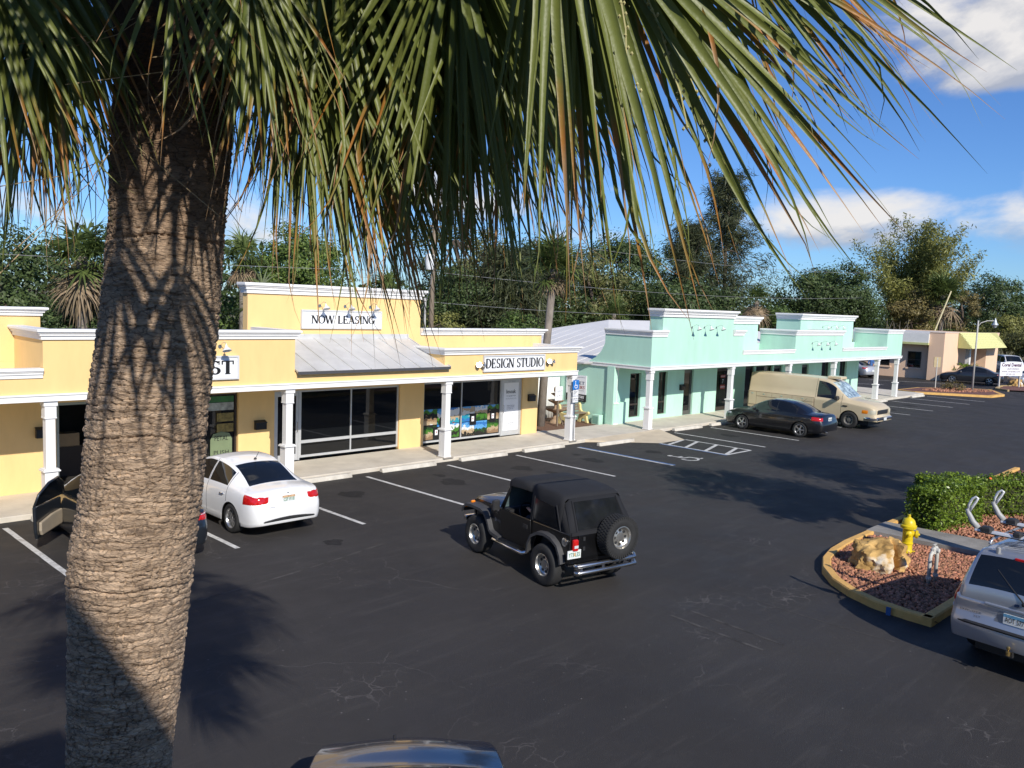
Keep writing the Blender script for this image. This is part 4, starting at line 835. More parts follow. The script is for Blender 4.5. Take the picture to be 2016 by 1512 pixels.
m = MB(); prof = [(0,.30),(-1.02,.27),(-1.08,.42),(-1.10,.70),(-1.12,.93),(0,.88),(0,.6)]; m.prism(prof, 'y', -.012, .055); m.build('door_skin', CH, D, bevel=.03, seg=3)
m = MB(); m.prism([(-.08,.36),(-.95,.34),(-1.0,.44),(-1.0,.60),(-.5,.66),(-.08,.66)], 'y', -.07, -.013); m.build('door_trim', DI, D, bevel=.02)
m = MB(); m.tube([(-1.10,.02,.92),(-1.02,-.03,1.14),(-.80,-.12,1.33),(-.5,-.16,1.38),(-.2,-.12,1.22),(.05,-.03,.96)], .026, 6); m.build('window_frame', CH, D, smooth=True)
m = MB(); m.add([(-1.08,.01,.92),(-1.0,-.03,1.13),(-.79,-.12,1.32),(-.5,-.16,1.37),(-.2,-.12,1.21),(.03,-.03,.93)], [(0,1,2,3,4,5)]); m.build('window_pane', CGL, D)
m = MB(); m.tube([(-.9,.06,.78),(-.87,.09,.78),(-.75,.09,.78),(-.72,.06,.78)], .014, 6); m.build('door_handle', CH, D, smooth=True)
# black saloon
BKP = paint('paint_black', (.006,.006,.0075))
C = Car('parked_car', 'glossy black saloon with five-spoke wheels parked beside the beige van', 'car', (10.44,-2.95,0), R(90), sedan(4.55, .885, 1.47, paint=BKP, wheel=dict(spokes=5)))
for sg in (1, -1):
    C.patch('tail_light', REDL, .75, 180-sg*72, 180-sg*40, lambda t: .74, lambda t: .93-.02*t, 10, 4); C.patch('headlight', CLRL, 3.75, sg*66, sg*28, lambda t: .62, lambda t: .74, 8, 3)
C.plate(.80, 'VZ1 31R'); C.handle(1.3,.8); C.handle(2.28,.78); C.mirrors(2.98,.95)
m = MB(); m.tube([(-1.0,0,1.40),(-1.18,0,1.56)], .006, 5); m.build('antenna', PLAS, C.t)
for y in (.38,.30): m = MB(); m.tube([(-2.1,y,.27),(-2.32,y,.26)], .035, 10); m.build('exhaust_pipe', CHR, C.t, smooth=40)
# far saloons
CC = paint('paint_dark_grey', (.020,.021,.024), metal=.3)
C = Car('parked_car', 'dark grey saloon parked in front of the peach dental building', 'car', (51.9,1.6,0), R(102), sedan(4.55,.88,1.46, paint=CC))
for sg in (1, -1): C.patch('tail_light', pm('tail_light_pale',(.62,.30,.26),.12,coat=.6), .75, 180-sg*70, 180-sg*38, .76, .92, 8, 3)
C.plate(.72, None); C.mirrors(2.98,.95, CHR)
SLV = paint('paint_silver', (.56,.565,.575), metal=.55, rough=.36)
C = Car('parked_car', 'silver saloon seen between the last mint posts', 'car', (48.7,10.2,0), R(70), sedan(4.7,.9,1.45, paint=SLV))
for sg in (1, -1): C.patch('tail_light', REDL, .75, 180-sg*70, 180-sg*40, .76, .93, 8, 3)
C.plate(.62, None)
C = Car('parked_car', 'silver coupe nose behind the dental sign at the picture edge', 'car', (56.8,-1.9,0), R(150), sedan(4.5,.9,1.38, paint=SLV)); C.mirrors(2.98,.95)
for sg in (1, -1): C.patch('headlight', CLRL, 3.75, sg*66, sg*28, .58, .70, 8, 3)
# utility wagons at the far right
def wagon(L=4.8, W=.92, H=1.82, **kw):
    k = L/4.8; h = H/1.82; P = lambda q: [(a*k, b*h) for a, b in q]; Q = lambda q: [(a*k, b) for a, b in q]
    S = dict(L=L, W=W, r=.37*h, axles=(1.02*k,3.86*k), tw=.24, zt=P([(0,1.08),(.05,1.25),(.16,1.50),(.30,1.725),(.42,1.775),(.8,1.80),(1.8,1.815),(2.6,1.79),(2.9,1.70),(3.25,1.42),(3.5,1.22),(3.62,1.17),(4.1,1.12),(4.5,1.03),(4.7,.9),(4.8,.8)]),
        zb=P([(0,1.03),(.2,1.09),(.6,1.10),(2.0,1.09),(3.3,1.06),(3.7,1.05),(4.3,.99),(4.65,.88),(4.8,.74)]), w=Q([(0,.86),(.03,.91),(.08,.95),(.2,.98),(.6,1),(4.0,1),(4.4,.96),(4.65,.88),(4.76,.78),(4.8,.66)]),
        wt=Q([(0,.80),(.15,.76),(.35,.71),(.6,.70),(2.6,.70),(3.2,.76),(3.6,.80),(4.4,.74),(4.8,.5)]), sill=P([(0,.44),(.3,.36),(.7,.32),(3.9,.32),(4.5,.34),(4.8,.40)]), rear=[(.3,-.04),(.42,.03),(.62,.05),(.70,.045),(.74,-.02),(1.0,-.03),(1.3,0),(1.8,0)], front=[(.2,-.1),(.4,0),(.7,0),(1.1,-.08)], endlen=.35,
        windows=[(.42*k,1.12*k),(1.22*k,2.12*k),(2.20*k,3.20*k)], seams=[1.17*k,2.16*k,3.26*k], ws=[2.78*k,3.46*k], rw=[.055*k,.27*k], crown=.045, fw=[.96,.972,.985,.995,1.0,1.0,.992,.978,.955])
    S.update(kw); return S
C = Car('parked_car', 'white sport utility vehicle right behind the dental sign', 'car', (71.6,3.9,0), R(215), wagon(5.0,.97,1.85, paint=WHT))
C = Car('parked_car', 'white tall wagon half hidden behind the peach building corner', 'car', (76.5,9.5,0), R(120), wagon(4.9,.95,1.95, paint=WHT))
# silver sport utility vehicle at the right edge
SL2 = paint('paint_silver_blue', (.40,.42,.455), metal=.6, rough=.34)
SX, SY, SR = -7.87, -17.50, R(-7)
C = Car('parked_car', 'silver sport utility vehicle with roof rack cut by the right picture edge', 'car', (SX,SY,0), SR, wagon(4.82,.93,1.80, paint=SL2))
SUV = C
for sg in (1, -1): C.patch('tail_light', REDL, .5, 180-sg*78, 180-sg*62, .90, 1.20, 8, 6, .012); C.patch('reverse_light', CLRL, .5, 180-sg*77, 180-sg*63, .80, .895, 8, 3, .010)
C.patch('bumper_pad', PLAS, .6, 180-52, 180+52, lambda t: .655, lambda t: .72, 16, 2, .022)
C.patch('license_recess', pm('recess_silver',(.27,.28,.30),.4,metal=.6), .7, 180-22, 180+22, .78, .98, 12, 3, .004)
C.plate(.87, 'AOT 577', tint=pm('plate_sky',(.12,.30,.45),.4,var=.3,scale=30), x=C.rear_x(0,.87)-.004)
m = MB(); m.bx(C.rear_x(0,1.0)-.028, C.rear_x(0,1.0)+.01, -.42, .42, .985, 1.03); m.build('lift_handle', SL2, C.t, bevel=.012)
C.patch('emblem', pm('emblem_navy',(.02,.03,.07),.2), .7, 177, 183, 1.065, 1.115, 6, 3, .012)
plain_text('EXPLORER', .30, .035, (C.rear_x(.6,.82)-.010,.75,.82), -Y, Z, -X, 'badge', CHR, C.t); plain_text('XLT', .1, .03, (C.rear_x(.5,.77)-.010,.55,.77), -Y, Z, -X, 'badge', CHR, C.t)
m = MB(); rx = C.rear_x(0,1.7); m.bx(rx-.03, rx+.03, -.17, .17, 1.66, 1.70); m.build('brake_light', REDL, C.t, bevel=.008)
m = MB(); a = Vector((C.rear_x(-.05,1.14)-.018,-.10,1.14)); b_ = Vector((C.rear_x(.34,1.52)-.012,.34,1.50)); m.tube([a,(a+b_)/2+Vector((-.012,0,0)),b_], [.012,.009,.006], 6); m.lathe([(.03,-.01),(.03,.03),(.01,.04)], 10, Matrix.Translation(a) @ Matrix.Rotation(R(-90),4,'Y')); m.build('rear_wiper', PLAS, C.t, smooth=40)
m = MB(); m.cbx((C.rear_x(.42,1.72)-.03,.42,1.74), .06, .05, .10, 0, .012); m.build('camera_pod', pm('pod_grey',(.28,.28,.27),.5), C.t)
m = MB(); m.bx(C.rear_x(0,.5)-.03, C.rear_x(0,.5)+.3, -.04, .04, .36, .44); m.build('hitch', PLAS, C.t); m = MB(); m.lathe([(.03,0),(.03,.05),(.014,.06),(.014,.085),(.026,.095),(.026,.12),(.012,.135)], 12, Matrix.Translation((C.rear_x(0,.5)-.08,0,.40))); m.build('tow_ball', pm('brass',(.55,.38,.14),.25,metal=.9), C.t, smooth=40)
for sg in (1, -1):      # roof rails
    m = MB(); m.tube([(-1.95,sg*.60,1.78),(-1.85,sg*.60,1.84),(-.9,sg*.62,1.865),(.2,sg*.62,1.86),(.3,sg*.62,1.80)], .018, 8); m.build('roof_rail', SL2, C.t, smooth=True)
for x in (-1.62,-1.50,-1.36,-1.22,-.2): m = MB(); m.bx(x-.012,x+.012,-.58,.58,1.868,1.885); m.build('roof_bar', PLAS, C.t)
# cross bars with upright hooks
for i, x in enumerate((-1.72, -.80)):
    M0 = Matrix.Translation((SX,SY,0)) @ Matrix.Rotation(SR,4,'Z'); p0 = M0 @ Vector((x, 0, 1.872)); t = thing('roof_carrier', ('grey cross-bar carrier with upright hook over the tailgate of the silver utility vehicle', 'grey cross-bar carrier with upright hook, second from the tailgate')[i], 'roof rack', p0, SR+R(5), 'roof carriers of the silver utility vehicle'); RK = pm('rack_aluminium',(.66,.66,.66),.35,metal=.3); RG = pm('rack_grey',(.36,.36,.35),.5)
    m = MB(); m.prism([(-.06,.03),(.06,.03),(.05,.065),(-.05,.065)], 'y', -.9, .88); m.build('bar', RK, t, bevel=.008); m = MB(); m.bx(-.02,.02,-.88,.84,.008,.029); m.build('rubber_strip', PLAS, t)
    m = MB(); m.tube([(0,.84,.06),(0,.93,.15),(0,1.0,.27),(0,1.02,.33)], [.05,.045,.038,.034], 8); m.build('hook', RG, t, smooth=True); m = MB(); m.tube([(0,1.01,.30),(0,1.0,.40),(0,.96,.50),(0,.91,.535),(0,.885,.52),(0,.91,.46),(0,.95,.38),(0,.985,.30)], .02, 7); m.build('hook_loop', RK, t, smooth=True)
    m = MB(); m.cbx((0,.72,.08), .16, .16, .08, 0, .025); m.build('clamp', PLAS, t); m = MB(); m.cbx((0,.30,.085), .14, .12, .08, 0, .025); m.build('clamp', PLAS, t)
    m = MB(); m.tube([(-.02,.12,.09),(.10,-.02,.16),(.2,-.14,.22)], .034, 8); m.build('arm', RK, t, smooth=True); m = MB(); m.cbx((-.02,.13,.04), .15, .12, .10, 0, .025); m.build('pivot', PLAS, t)
# dark blue car right below the balcony: only its roof shows
NAVY = paint('paint_navy', (.005,.009,.028), rough=.2, coat=.5)
C = Car('parked_car', 'dark blue car at the bottom edge, only its glossy hood showing', 'car', (-19.9,-15.65,0), R(51), sedan(4.7,.94,1.46, paint=NAVY)); C.mirrors(2.98,.95)
for sg in (1, -1): C.patch('headlight', CLRL, 3.8, sg*62, sg*30, .60, .72, 8, 3)
for sg in (1, -1): m = MB(); m.tube([(.95,sg*.1,.985),(1.0,sg*.3,1.0),(.85,sg*.62,1.02)], .012, 6); m.build('wiper', PLAS, C.t)
m = MB(); m.cbx((2.05,.12,.80), .10, .05, .03, R(20), .008); m.tube([(2.05,.12,.80),(2.05,.13,.86)], .012, 6); m.build('hood_ornament', PLAS, C.t)
# beige utility van, nose towards the lot
BGE = paint('paint_beige', (.56,.46,.30), rough=.42, coat=.5)
WSM = pm('sunshade_behind_glass', (.20,.29,.31), .06, var=.7, scale=5, col2=(.42,.52,.54), coat=1.0, detail=8)
VS = dict(L=6.25, W=1.0, r=.385, axles=(1.35,5.12), tw=.24, paint=BGE, wsmat=WSM,
    zt=[(0,2.17),(.1,2.19),(2.5,2.2),(3.35,2.17),(3.6,2.15),(3.95,2.10),(4.25,1.98),(4.65,1.62),(5.0,1.36),(5.12,1.32),(5.6,1.26),(5.95,1.19),(6.15,1.11),(6.25,1.02)], zb=[(0,1.22),(3.3,1.22),(4.9,1.17),(5.3,1.12),(5.9,1.07),(6.15,1.0),(6.25,.93)],
    w=[(0,.97),(.03,1.0),(3.3,1.0),(3.42,.985),(4.8,.975),(5.6,.97),(6.0,.955),(6.15,.92),(6.25,.86)], wt=[(0,.70),(3.2,.70),(3.5,.72),(4.3,.74),(5.0,.78),(5.6,.76),(6.1,.70),(6.25,.6)], sill=[(0,.46),(.5,.44),(4.6,.40),(5.7,.42),(6.25,.42)],
    rear=[(.3,0),(2.2,0)], front=[(.3,.06),(.42,.1),(.56,.1),(.60,0),(.9,0),(1.3,-.1)], endlen=.3, windows=[(3.52,4.42)], seams=[3.45,4.72], ws=[4.16,4.98], rw=[9,9.1], crown=.03, fw=[.985,.99,.995,1,1,1,1,1,.99], shear=[(0,0),(3.5,0),(4.4,-.05),(6.25,0)], wheel=dict(style='steel', spokes=8, rr=.22, rimmat=pm('rim_dusty',(.20,.19,.17),.5,metal=.5,var=.2)))
C = Car('utility_van', 'beige utility van with service body backed up to the mint porch', 'van', (15.42,-2.28,0), R(-90), VS)
for sg in (1, -1):
    y = sg*.80; C.patch('headlight', pm('lens_pale',(.55,.52,.40),.15,coat=.6), 5.2, sg*50, sg*34, .72, .93, 6, 4, .012); C.patch('turn_signal', AMB, 5.2, sg*64, sg*51, .73, .92, 6, 4, .012)
C.patch('grille', PLAS, 5.0, -27, 27, .70, .93, 12, 4, .012)
for k in range(4): C.patch('grille_bar', pm('grille_grey',(.25,.25,.26),.4), 5.0, -26, 26, .725+k*.055, .745+k*.055, 12, 1, .022)
C.patch('bumper', CHR, 5.3, -64, 64, .44, .60, 20, 4, .05); C.mirrors(4.55,1.30, PLAS, 1.6); m = MB(); m.bx(C.front_x(0,.5)+.03, C.front_x(0,.5)+.055,-.15,.15,.45,.58); m.build('license_plate', PLATE, C.t)
for sg in (1, -1): m = MB(); m.bx(.05-C.ox,3.42-C.ox,sg*.97,sg*1.004,.58,1.24); m.build('locker_recess', pm('beige_shadow_gap',(.15,.12,.08),.8), C.t)
for (x0,x1,z0,z1) in ((.48,2.32,.60,1.0),(.48,1.28,1.02,1.22),(1.30,2.32,1.02,1.22),(2.34,3.40,1.02,1.22),(2.34,3.40,.60,1.0),(.07,.46,.60,1.22)):
    for sg in (1, -1):
        W_ = 1.0; m = MB(); m.bx(x0-C.ox, x1-C.ox, sg*(W_-.03), sg*(W_+.022), z0, z1); m.build('locker_door', BGE, C.t, bevel=.008)
        m = MB(); m.bx((x0+x1)/2-.05-C.ox,(x0+x1)/2+.05-C.ox, sg*(W_+.021), sg*(W_+.032), z1-.10, z1-.06); m.build('latch', STEEL, C.t)
m = MB(); m.cbx((.9,0,2.2), .7, .6, .12, 0, .04); m.build('roof_vent', BGE, C.t); m = MB(); m.bx(4.8-C.ox,5.02-C.ox,-1.0,-.985,.98,1.03); m.build('cowl_vent', PLAS, C.t)
# ---------------------------------------------------------------- black open-top off-roader driving out; origin on the ground below the rear axle
JB = paint('paint_jeep_black', (.004,.004,.0045), rough=.3, coat=.6); FLR = pm('flare_plastic', (.05,.05,.052), .6, var=.12, scale=8); FAB = pm('soft_top_fabric', (.010,.0105,.013), .9, var=.12, scale=6, bump=.25, bscale=220); VIN = pm('soft_window_vinyl', (.012,.013,.015), .06, var=.3, scale=3, spec=.6)
ja = R(79.5); J = thing('off_road_car', 'black soft-top off-road car with rear spare wheel driving across the lot', 'car', (0,0,0), ja); _o = Vector((-12.43+.02,-10.19-.02,0)); J.location = _o + Matrix.Rotation(ja,3,'Z') @ Vector((0,-.745,0)); J.scale = (.97,.97,.97)
tub = MB(); tub.prism([(-.66,.56),(-.66,1.12),(.70,1.12),(.74,.98),(.80,.88),(1.42,.88),(1.50,1.0),(1.53,1.12),(1.70,1.13),(1.95,1.13),(1.95,.56),(1.9,.52),(.45,.50),(.42,.70),(.34,.86),(.1,.93),(-.1,.93),(-.32,.86),(-.42,.70),(-.45,.56)], 'y', -.755, .755); tub.build('body', JB, J, bevel=.02)
fl = MB(); fl.bx(-.6,1.9,-.70,.70,.52,.60); fl.bx(-.6,-.55,-.72,.72,.5,1.05); fl.build('floor', PLAS, J)
# doors
for sg in (1, -1):
    d = MB(); d.prism([(.52,.56),(.50,.80),(.52,1.12),(1.53,1.13),(1.56,.9),(1.50,.62),(1.42,.56)], 'y', sg*.757, sg*.79); dd = d.build('door', JB, J, bevel=.012)
    k = MB(); k.bx(.60,.74,sg*.79,sg*.805,.93,1.0); k.build('handle', PLAS, dd)
    fr = MB(); fr.tube([(.53,sg*.765,1.12),(.52,sg*.70,1.50),(.58,sg*.66,1.66),(1.22,sg*.66,1.70),(1.34,sg*.68,1.60),(1.56,sg*.745,1.14)], .028, 6); fr.build('door_window_frame', FAB, dd, smooth=True)
    if sg > 0: pl = None      # driver's window is down
    else: q = MB(); q.add([(.54,sg*.76,1.12),(.54,sg*.69,1.5),(.6,sg*.66,1.65),(1.22,sg*.66,1.69),(1.34,sg*.68,1.6),(1.55,sg*.745,1.13)],[(0,1,2,3,4,5)]); q.build('door_window', VIN, dd)
    m = MB(); m.cbx((1.50,sg*.93,1.22), .08, .16, .20, 0, .02); m.tube([(1.52,sg*.78,1.12),(1.51,sg*.88,1.16)], .016, 6); m.build('wing_mirror', PLAS, J)
    m = MB(); m.lathe([(.012,0),(.012,.012),(.001,.014)], 8, Matrix.Translation((1.62,sg*.765,1.05)) @ Matrix.Rotation(R(-90*sg),4,'X')); m.build('hinge_bolt', STEEL, J)
# hood, cowl, grille
h = MB(); h.loft([[Vector((x, -w, z0)), Vector((x, -w, z1-.05)), Vector((x, -w*.9, z1-.005)), Vector((x, 0, z1+.02)), Vector((x, w*.9, z1-.005)), Vector((x, w, z1-.05)), Vector((x, w, z0))] for x, w, z0, z1 in ((1.62,.70,.9,1.16),(2.1,.66,.88,1.145),(2.6,.61,.86,1.12),(2.78,.59,.84,1.09),(2.82,.575,.84,1.05))], True, True, True); h.build('hood', JB, J, smooth=35)
g_ = MB(); g_.bx(2.78,2.86,-.58,.58,.62,1.03); gg = g_.build('grille', JB, J, bevel=.015)
for k in range(7): m = MB(); m.bx(2.855,2.866,-.21+k*.07-.02,-.21+k*.07+.02,.70,.98); m.build('slot', PLAS, gg)
for sg in (1, -1):
    m = MB(); m.lathe([(.095,0),(.1,.02),(.08,.04),(.001,.05)], 18, Matrix.Translation((2.86,sg*.42,.90)) @ Matrix.Rotation(R(90),4,'Y')); m.build('headlight', CLRL, J, smooth=40)
    m = MB(); m.cbx((2.72,sg*.70,.99), .06, .10, .075, 0, .015); m.build('turn_signal', AMB, J); m = MB(); m.cbx((2.79,sg*.82,.905), .02, .06, .05); m.build('side_marker', AMB, J)
    # front fender flare: arched band with a flat top
    def band(pts, y0, y1, th=.05):
        b = MB(); n = len(pts); inner = []
        for i, (x, z) in enumerate(pts):
            a = Vector(pts[max(i-1,0)]); c = Vector(pts[min(i+1,n-1)]); t = (c-a).normalized(); nn = Vector((t.y,-t.x)); inner.append((x+nn.x*th, z+nn.y*th))
        b.loft([[Vector((x,y0,z)),Vector((x,y1-.02*(1 if y1 > 0 else -1),z)),Vector((x,y1,z-.03)),Vector((xi,y1,zi-.02)),Vector((xi,y0,zi))] for (x,z),(xi,zi) in zip(pts,inner)], True, True, True); return b
    ffp = [(2.88,.78),(2.84,.88),(2.74,.945),(2.55,.965),(2.2,.955),(2.05,.90),(1.94,.78),(1.86,.62),(1.78,.57),(1.50,.53)]; band(ffp, sg*.55, sg*.865).build('fender_flare', FLR, J, smooth=40)
    rfp = [(.50,.50),(.47,.70),(.38,.86),(.2,.955),(0,.98),(-.2,.955),(-.38,.86),(-.47,.70),(-.50,.56)]; band(rfp, sg*.70, sg*.865, .045).build('fender_flare', FLR, J, smooth=40)
    inn = MB(); inn.bx(1.95,2.78,sg*.30,sg*.56,.55,.9); inn.build('inner_fender', PLAS, J)
    sb = MB(); sb.tube([(1.72,sg*.80,.50),(1.66,sg*.87,.47),(1.1,sg*.885,.46),(.62,sg*.885,.46),(.52,sg*.80,.50)], .038, 8); sb.build('side_step', CHR, J, smooth=True); sp = MB(); sp.bx(.75,1.5,sg*.86,sg*.91,.485,.503); sp.build('step_pad', PLAS, J)
# windscreen
wf = MB(); wf.tube([(1.55,-.72,1.13),(1.33,-.66,1.70),(1.33,.66,1.70),(1.55,.72,1.13)], .035, 6); wf.build('windscreen_frame', JB, J, smooth=True); q = MB(); q.add([(1.545,-.70,1.14),(1.335,-.64,1.69),(1.335,.64,1.69),(1.545,.70,1.14)],[(0,1,2,3)]); q.build('windscreen', pm('windscreen_clear',(.10,.14,.15),.03,var=.4,scale=2,spec=.6), J)
# soft top: one cloth shell over the bows, with sewn-in windows as parts
def sec(x, zt, zb, wt, wb): return [Vector((x,-wb,zb)),Vector((x,-(wt+.03),zt-.16)),Vector((x,-(wt+.01),zt-.045)),Vector((x,-wt*.94,zt-.008)),Vector((x,-wt*.4,zt)),Vector((x,wt*.4,zt)),Vector((x,wt*.94,zt-.008)),Vector((x,wt+.01,zt-.045)),Vector((x,wt+.03,zt-.16)),Vector((x,wb,zb))]
top = MB(); rf_ = [sec(1.38,1.755,1.60,.665,.69),sec(1.30,1.785,1.62,.675,.70),sec(1.0,1.80,1.64,.68,.71),sec(.6,1.80,1.64,.68,.71)]
top.loft(rf_, False)
side = [(.57,1.80,.68),(.3,1.80,.68),(.0,1.79,.67),(-.25,1.755,.66),(-.36,1.70,.65)]
top.loft([sec(x, z, 1.12, w, .762) for x, z, w in side], False); top.loft([rf_[-1]]+[sec(.57,1.80,1.64,.68,.71)], False)
# slanting rear curtain
ra = [Vector((-.36,y,z)) for y, z in ((-.66,1.55),(-.66,1.62),(-.57,1.685),(-.28,1.70),(.28,1.70),(.57,1.685),(.66,1.62),(.66,1.55))]; rb = [Vector((-.68,y,z)) for y, z in ((-.755,1.11),(-.755,1.12),(-.62,1.12),(-.3,1.12),(.3,1.12),(.62,1.12),(.755,1.12),(.755,1.11))]
top.loft([ra, rb], False)
for sg in (1, -1): top.add([(-.36,sg*.65,1.63),(-.36,sg*.762,1.12),(-.68,sg*.755,1.11),(-.37,sg*.66,1.55)], [(0,1,2,3)])
to = top.build('soft_top', FAB, J, smooth=50); so = to.modifiers.new('thick','SOLIDIFY'); so.thickness = .012; so.offset = 0
for sg in (1, -1):
    q = MB(); f_ = lambda x, z: Vector((x, sg*(.762+(.718-.762)*(z-1.12)/(1.56-1.12)+.012), z)); q.add([f_(.44,1.17),f_(.44,1.56),f_(-.16,1.52),f_(-.33,1.17)], [(0,1,2,3)]); q.build('side_window', VIN, to)
    z_ = MB(); z_.tube([f_(.47,1.14),f_(.47,1.6)], .012, 5); z_.tube([f_(-.2,1.56),f_(-.40,1.13)], .014, 5); z_.build('zip_seam', FAB, to)
q = MB(); P_ = lambda y, k: Vector((-.36-.32*k-.018, y, 1.70-.58*k)); q.add([P_(-.50,.10),P_(.50,.10),P_(.56,.90),P_(-.56,.90)], [(0,1,2,3)]); q.build('rear_window', VIN, to)
for sg in (1, -1): z_ = MB(); z_.tube([P_(sg*.53,.06),P_(sg*.60,.96)], .016, 5); z_.build('zip_seam', FAB, to)
z_ = MB(); z_.bx(-.70,-.655,-.74,.74,1.09,1.15); z_.build('tail_rail', FAB, to)
# tailgate, lamps, plate, spare wheel, bumper tubes
tg = MB(); tg.bx(-.685,-.661,-.50,.56,.62,1.09); tg.build('tailgate', JB, J, bevel=.01)
for sg in (1, -1):
    m = MB(); m.cbx((-.70,sg*.655,.93), .075, .125, .20, 0, .02); tl = m.build('tail_light', REDL, J); m = MB(); m.cbx((-.735,sg*.655,.90), .012, .09, .05); m.build('reverse_lens', CLRL, tl)
m = MB(); m.bx(-.705,-.69,.52,.825,.68,.835); p = m.build('license_plate', PLATE, J); plain_text('Y73 LES', .26, .08, (-.706,.805,.715), -Y, Z, -X, 'lettering', pm('letter_green',(.05,.22,.12),.5), p, .003, .01)
m = MB(); m.cbx((-.706,.67,.755), .004, .05, .06); m.build('orange_mark', pm('plate_orange',(.55,.35,.2),.4), p)
m = MB(); m.cbx((-.75,-.16,1.33), .06, .17, .05, 0, .012); m.build('brake_light', REDL, J); m = MB(); m.tube([(-.70,-.16,1.08),(-.74,-.16,1.31)], .015, 6); m.build('light_stalk', PLAS, J)
m = MB(); m.lathe([(.078,0),(.08,.012),(.05,.02),(.001,.022)], 20, Matrix.Translation((-.52,.757,.95)) @ Matrix.Rotation(R(-90),4,'X')); m.build('fuel_cap', STEEL, J, smooth=40)
for k in range(2): m = MB(); m.bx(-.70,-.68,.42,.47,.80+k*.18,.87+k*.18); m.build('hinge', PLAS, J)
RJ = pm('rim_machined', (.62,.60,.55), .3, metal=.9, var=.08)
for x in (0, 2.373):
    for sg in (1, -1): wheel(J, x, sg*.735, .395, .275, 'steel', 8, .21, tread=0, rimmat=RJ)
sp = wheel(J, 0, 1, .39, .27, 'steel', 8, .21, tread=44, rimmat=RJ); sp.location = (-.86,-.22,1.02); sp.rotation_euler = (0,0,R(90)); sp.name = 'spare_wheel'
m = MB(); m.bx(-.74,-.68,-.30,-.14,.90,1.12); m.build('spare_carrier', PLAS, J)
for z, x in ((.575,-.86),(.455,-.88)):
    m = MB(); m.tube([(-.66,-.74,z+.02),(-.76,-.74,z+.01),(x,-.67,z),(x,.0,z),(x,.70,z),(x+.06,.75,z)], .038, 10); m.build('bumper_tube', pm('bumper_steel',(.50,.49,.48),.2,metal=.95,var=.05), J, smooth=True)
for y in (.62,-.62,.1): m = MB(); m.bx(-.86,-.70,y-.03,y+.03,.47,.56); m.build('bumper_bracket', CHR, J)
m = MB(); m.bx(2.90,3.0,-.75,.75,.55,.66); m.build('front_bumper', CHR, J, bevel=.02); m = MB(); m.bx(2.7,2.92,-.4,.4,.52,.62); m.build('frame_horn', PLAS, J)
m = MB(); m.tube([(-.02,-.75,.4),(-.02,.75,.4)], .05, 8); m.tube([(2.37,-.75,.4),(2.37,.75,.4)], .05, 8); m.build('axle', PLAS, J)
m = MB(); m.bx(.1,.7,.12,.6,.62,.85); m.bx(.02,.18,.12,.6,.85,1.35); m.bx(.06,.16,.24,.48,1.37,1.52); m.build('seat', PLAS, J, bevel=.03); m = MB(); m.bx(.1,.7,-.6,-.12,.62,.85); m.bx(.02,.18,-.6,-.12,.85,1.35); m.build('seat', PLAS, J, bevel=.03)
m = MB(); m.bx(1.35,1.62,-.7,.7,.85,1.12); m.build('dashboard', PLAS, J); m = MB(); A_ = Matrix.Translation((1.18,.37,1.08)) @ Matrix.Rotation(R(-62),4,'Y'); pts = [A_ @ Vector((math.cos(a)*.19, math.sin(a)*.19, 0)) for a in np.linspace(0, 2*math.pi, 25)]; m.tube(pts, .014, 6, False); m.build('steering_wheel', PLAS, J, smooth=True)
plain_text('X', .07, .07, (1.74,.757,.98), -X, Z, Y, 'badge', STEEL, J); plain_text('Jeep', .24, .09, (1.78,.757,.80), -X, Z, Y, 'badge', LETG, J)
m = MB(); m.tube([(.45,-.66,1.0),(.40,-.62,1.55),(.40,.62,1.55),(.45,.66,1.0)], .035, 8); m.build('roll_bar', PLAS, J, smooth=True)
# ---------------------------------------------------------------- planted island at the right
ISL = [(-8.95,-15.72),(-8.93,-15.3),(-8.82,-14.7),(-8.55,-14.15),(-8.15,-13.65),(-7.6,-13.22),(-6.95,-12.92),(-6.2,-12.74),(-5.3,-12.65),(-3.0,-12.6),(9.0,-12.4)]
k_ = MB(); sweep(k_, list(reversed(ISL))[:1]+list(reversed(ISL))[1:], [(-.17,-.02),(.0,-.02),(.0,.125),(-.02,.15),(-.15,.15),(-.17,.14)]); 
KI = struct(k_.build('kerb', KERBY)); k2 = MB(); sweep(k2, [(-8.95,-15.72),(-4.0,-15.80),(9.0,-15.85)], [(-.17,-.02),(.0,-.02),(.0,.125),(-.02,.15),(-.15,.15),(-.17,.14)]); k2.build('kerb_run', KERBY, KI)
m = MB(); m.bx(-8.956,-8.945,-15.06,-14.98,.0,.145, Matrix.Rotation(R(0),4,'Z')); m.build('blue_paint_mark', pm('paint_mark_blue',(.04,.12,.30),.7), KI)
LAVA = pm('lava_rock', (.245,.108,.062), .9, var=.38, scale=9, col2=(.41,.195,.112), bump=.6, bscale=60, island=.35)
bed = MB(); pts = [(x+.1 if i < 6 else x, y-.1, .07) for i, (x, y) in enumerate(ISL)]+[(9.0,-15.7,.07),(-8.85,-15.6,.07)]; bed.add(pts, [tuple(range(len(pts)))]); struct(bed.build('island_bed', pm('lava_fines',(.16,.07,.055),.95,var=.4,scale=30,bump=.6,bscale=60)))
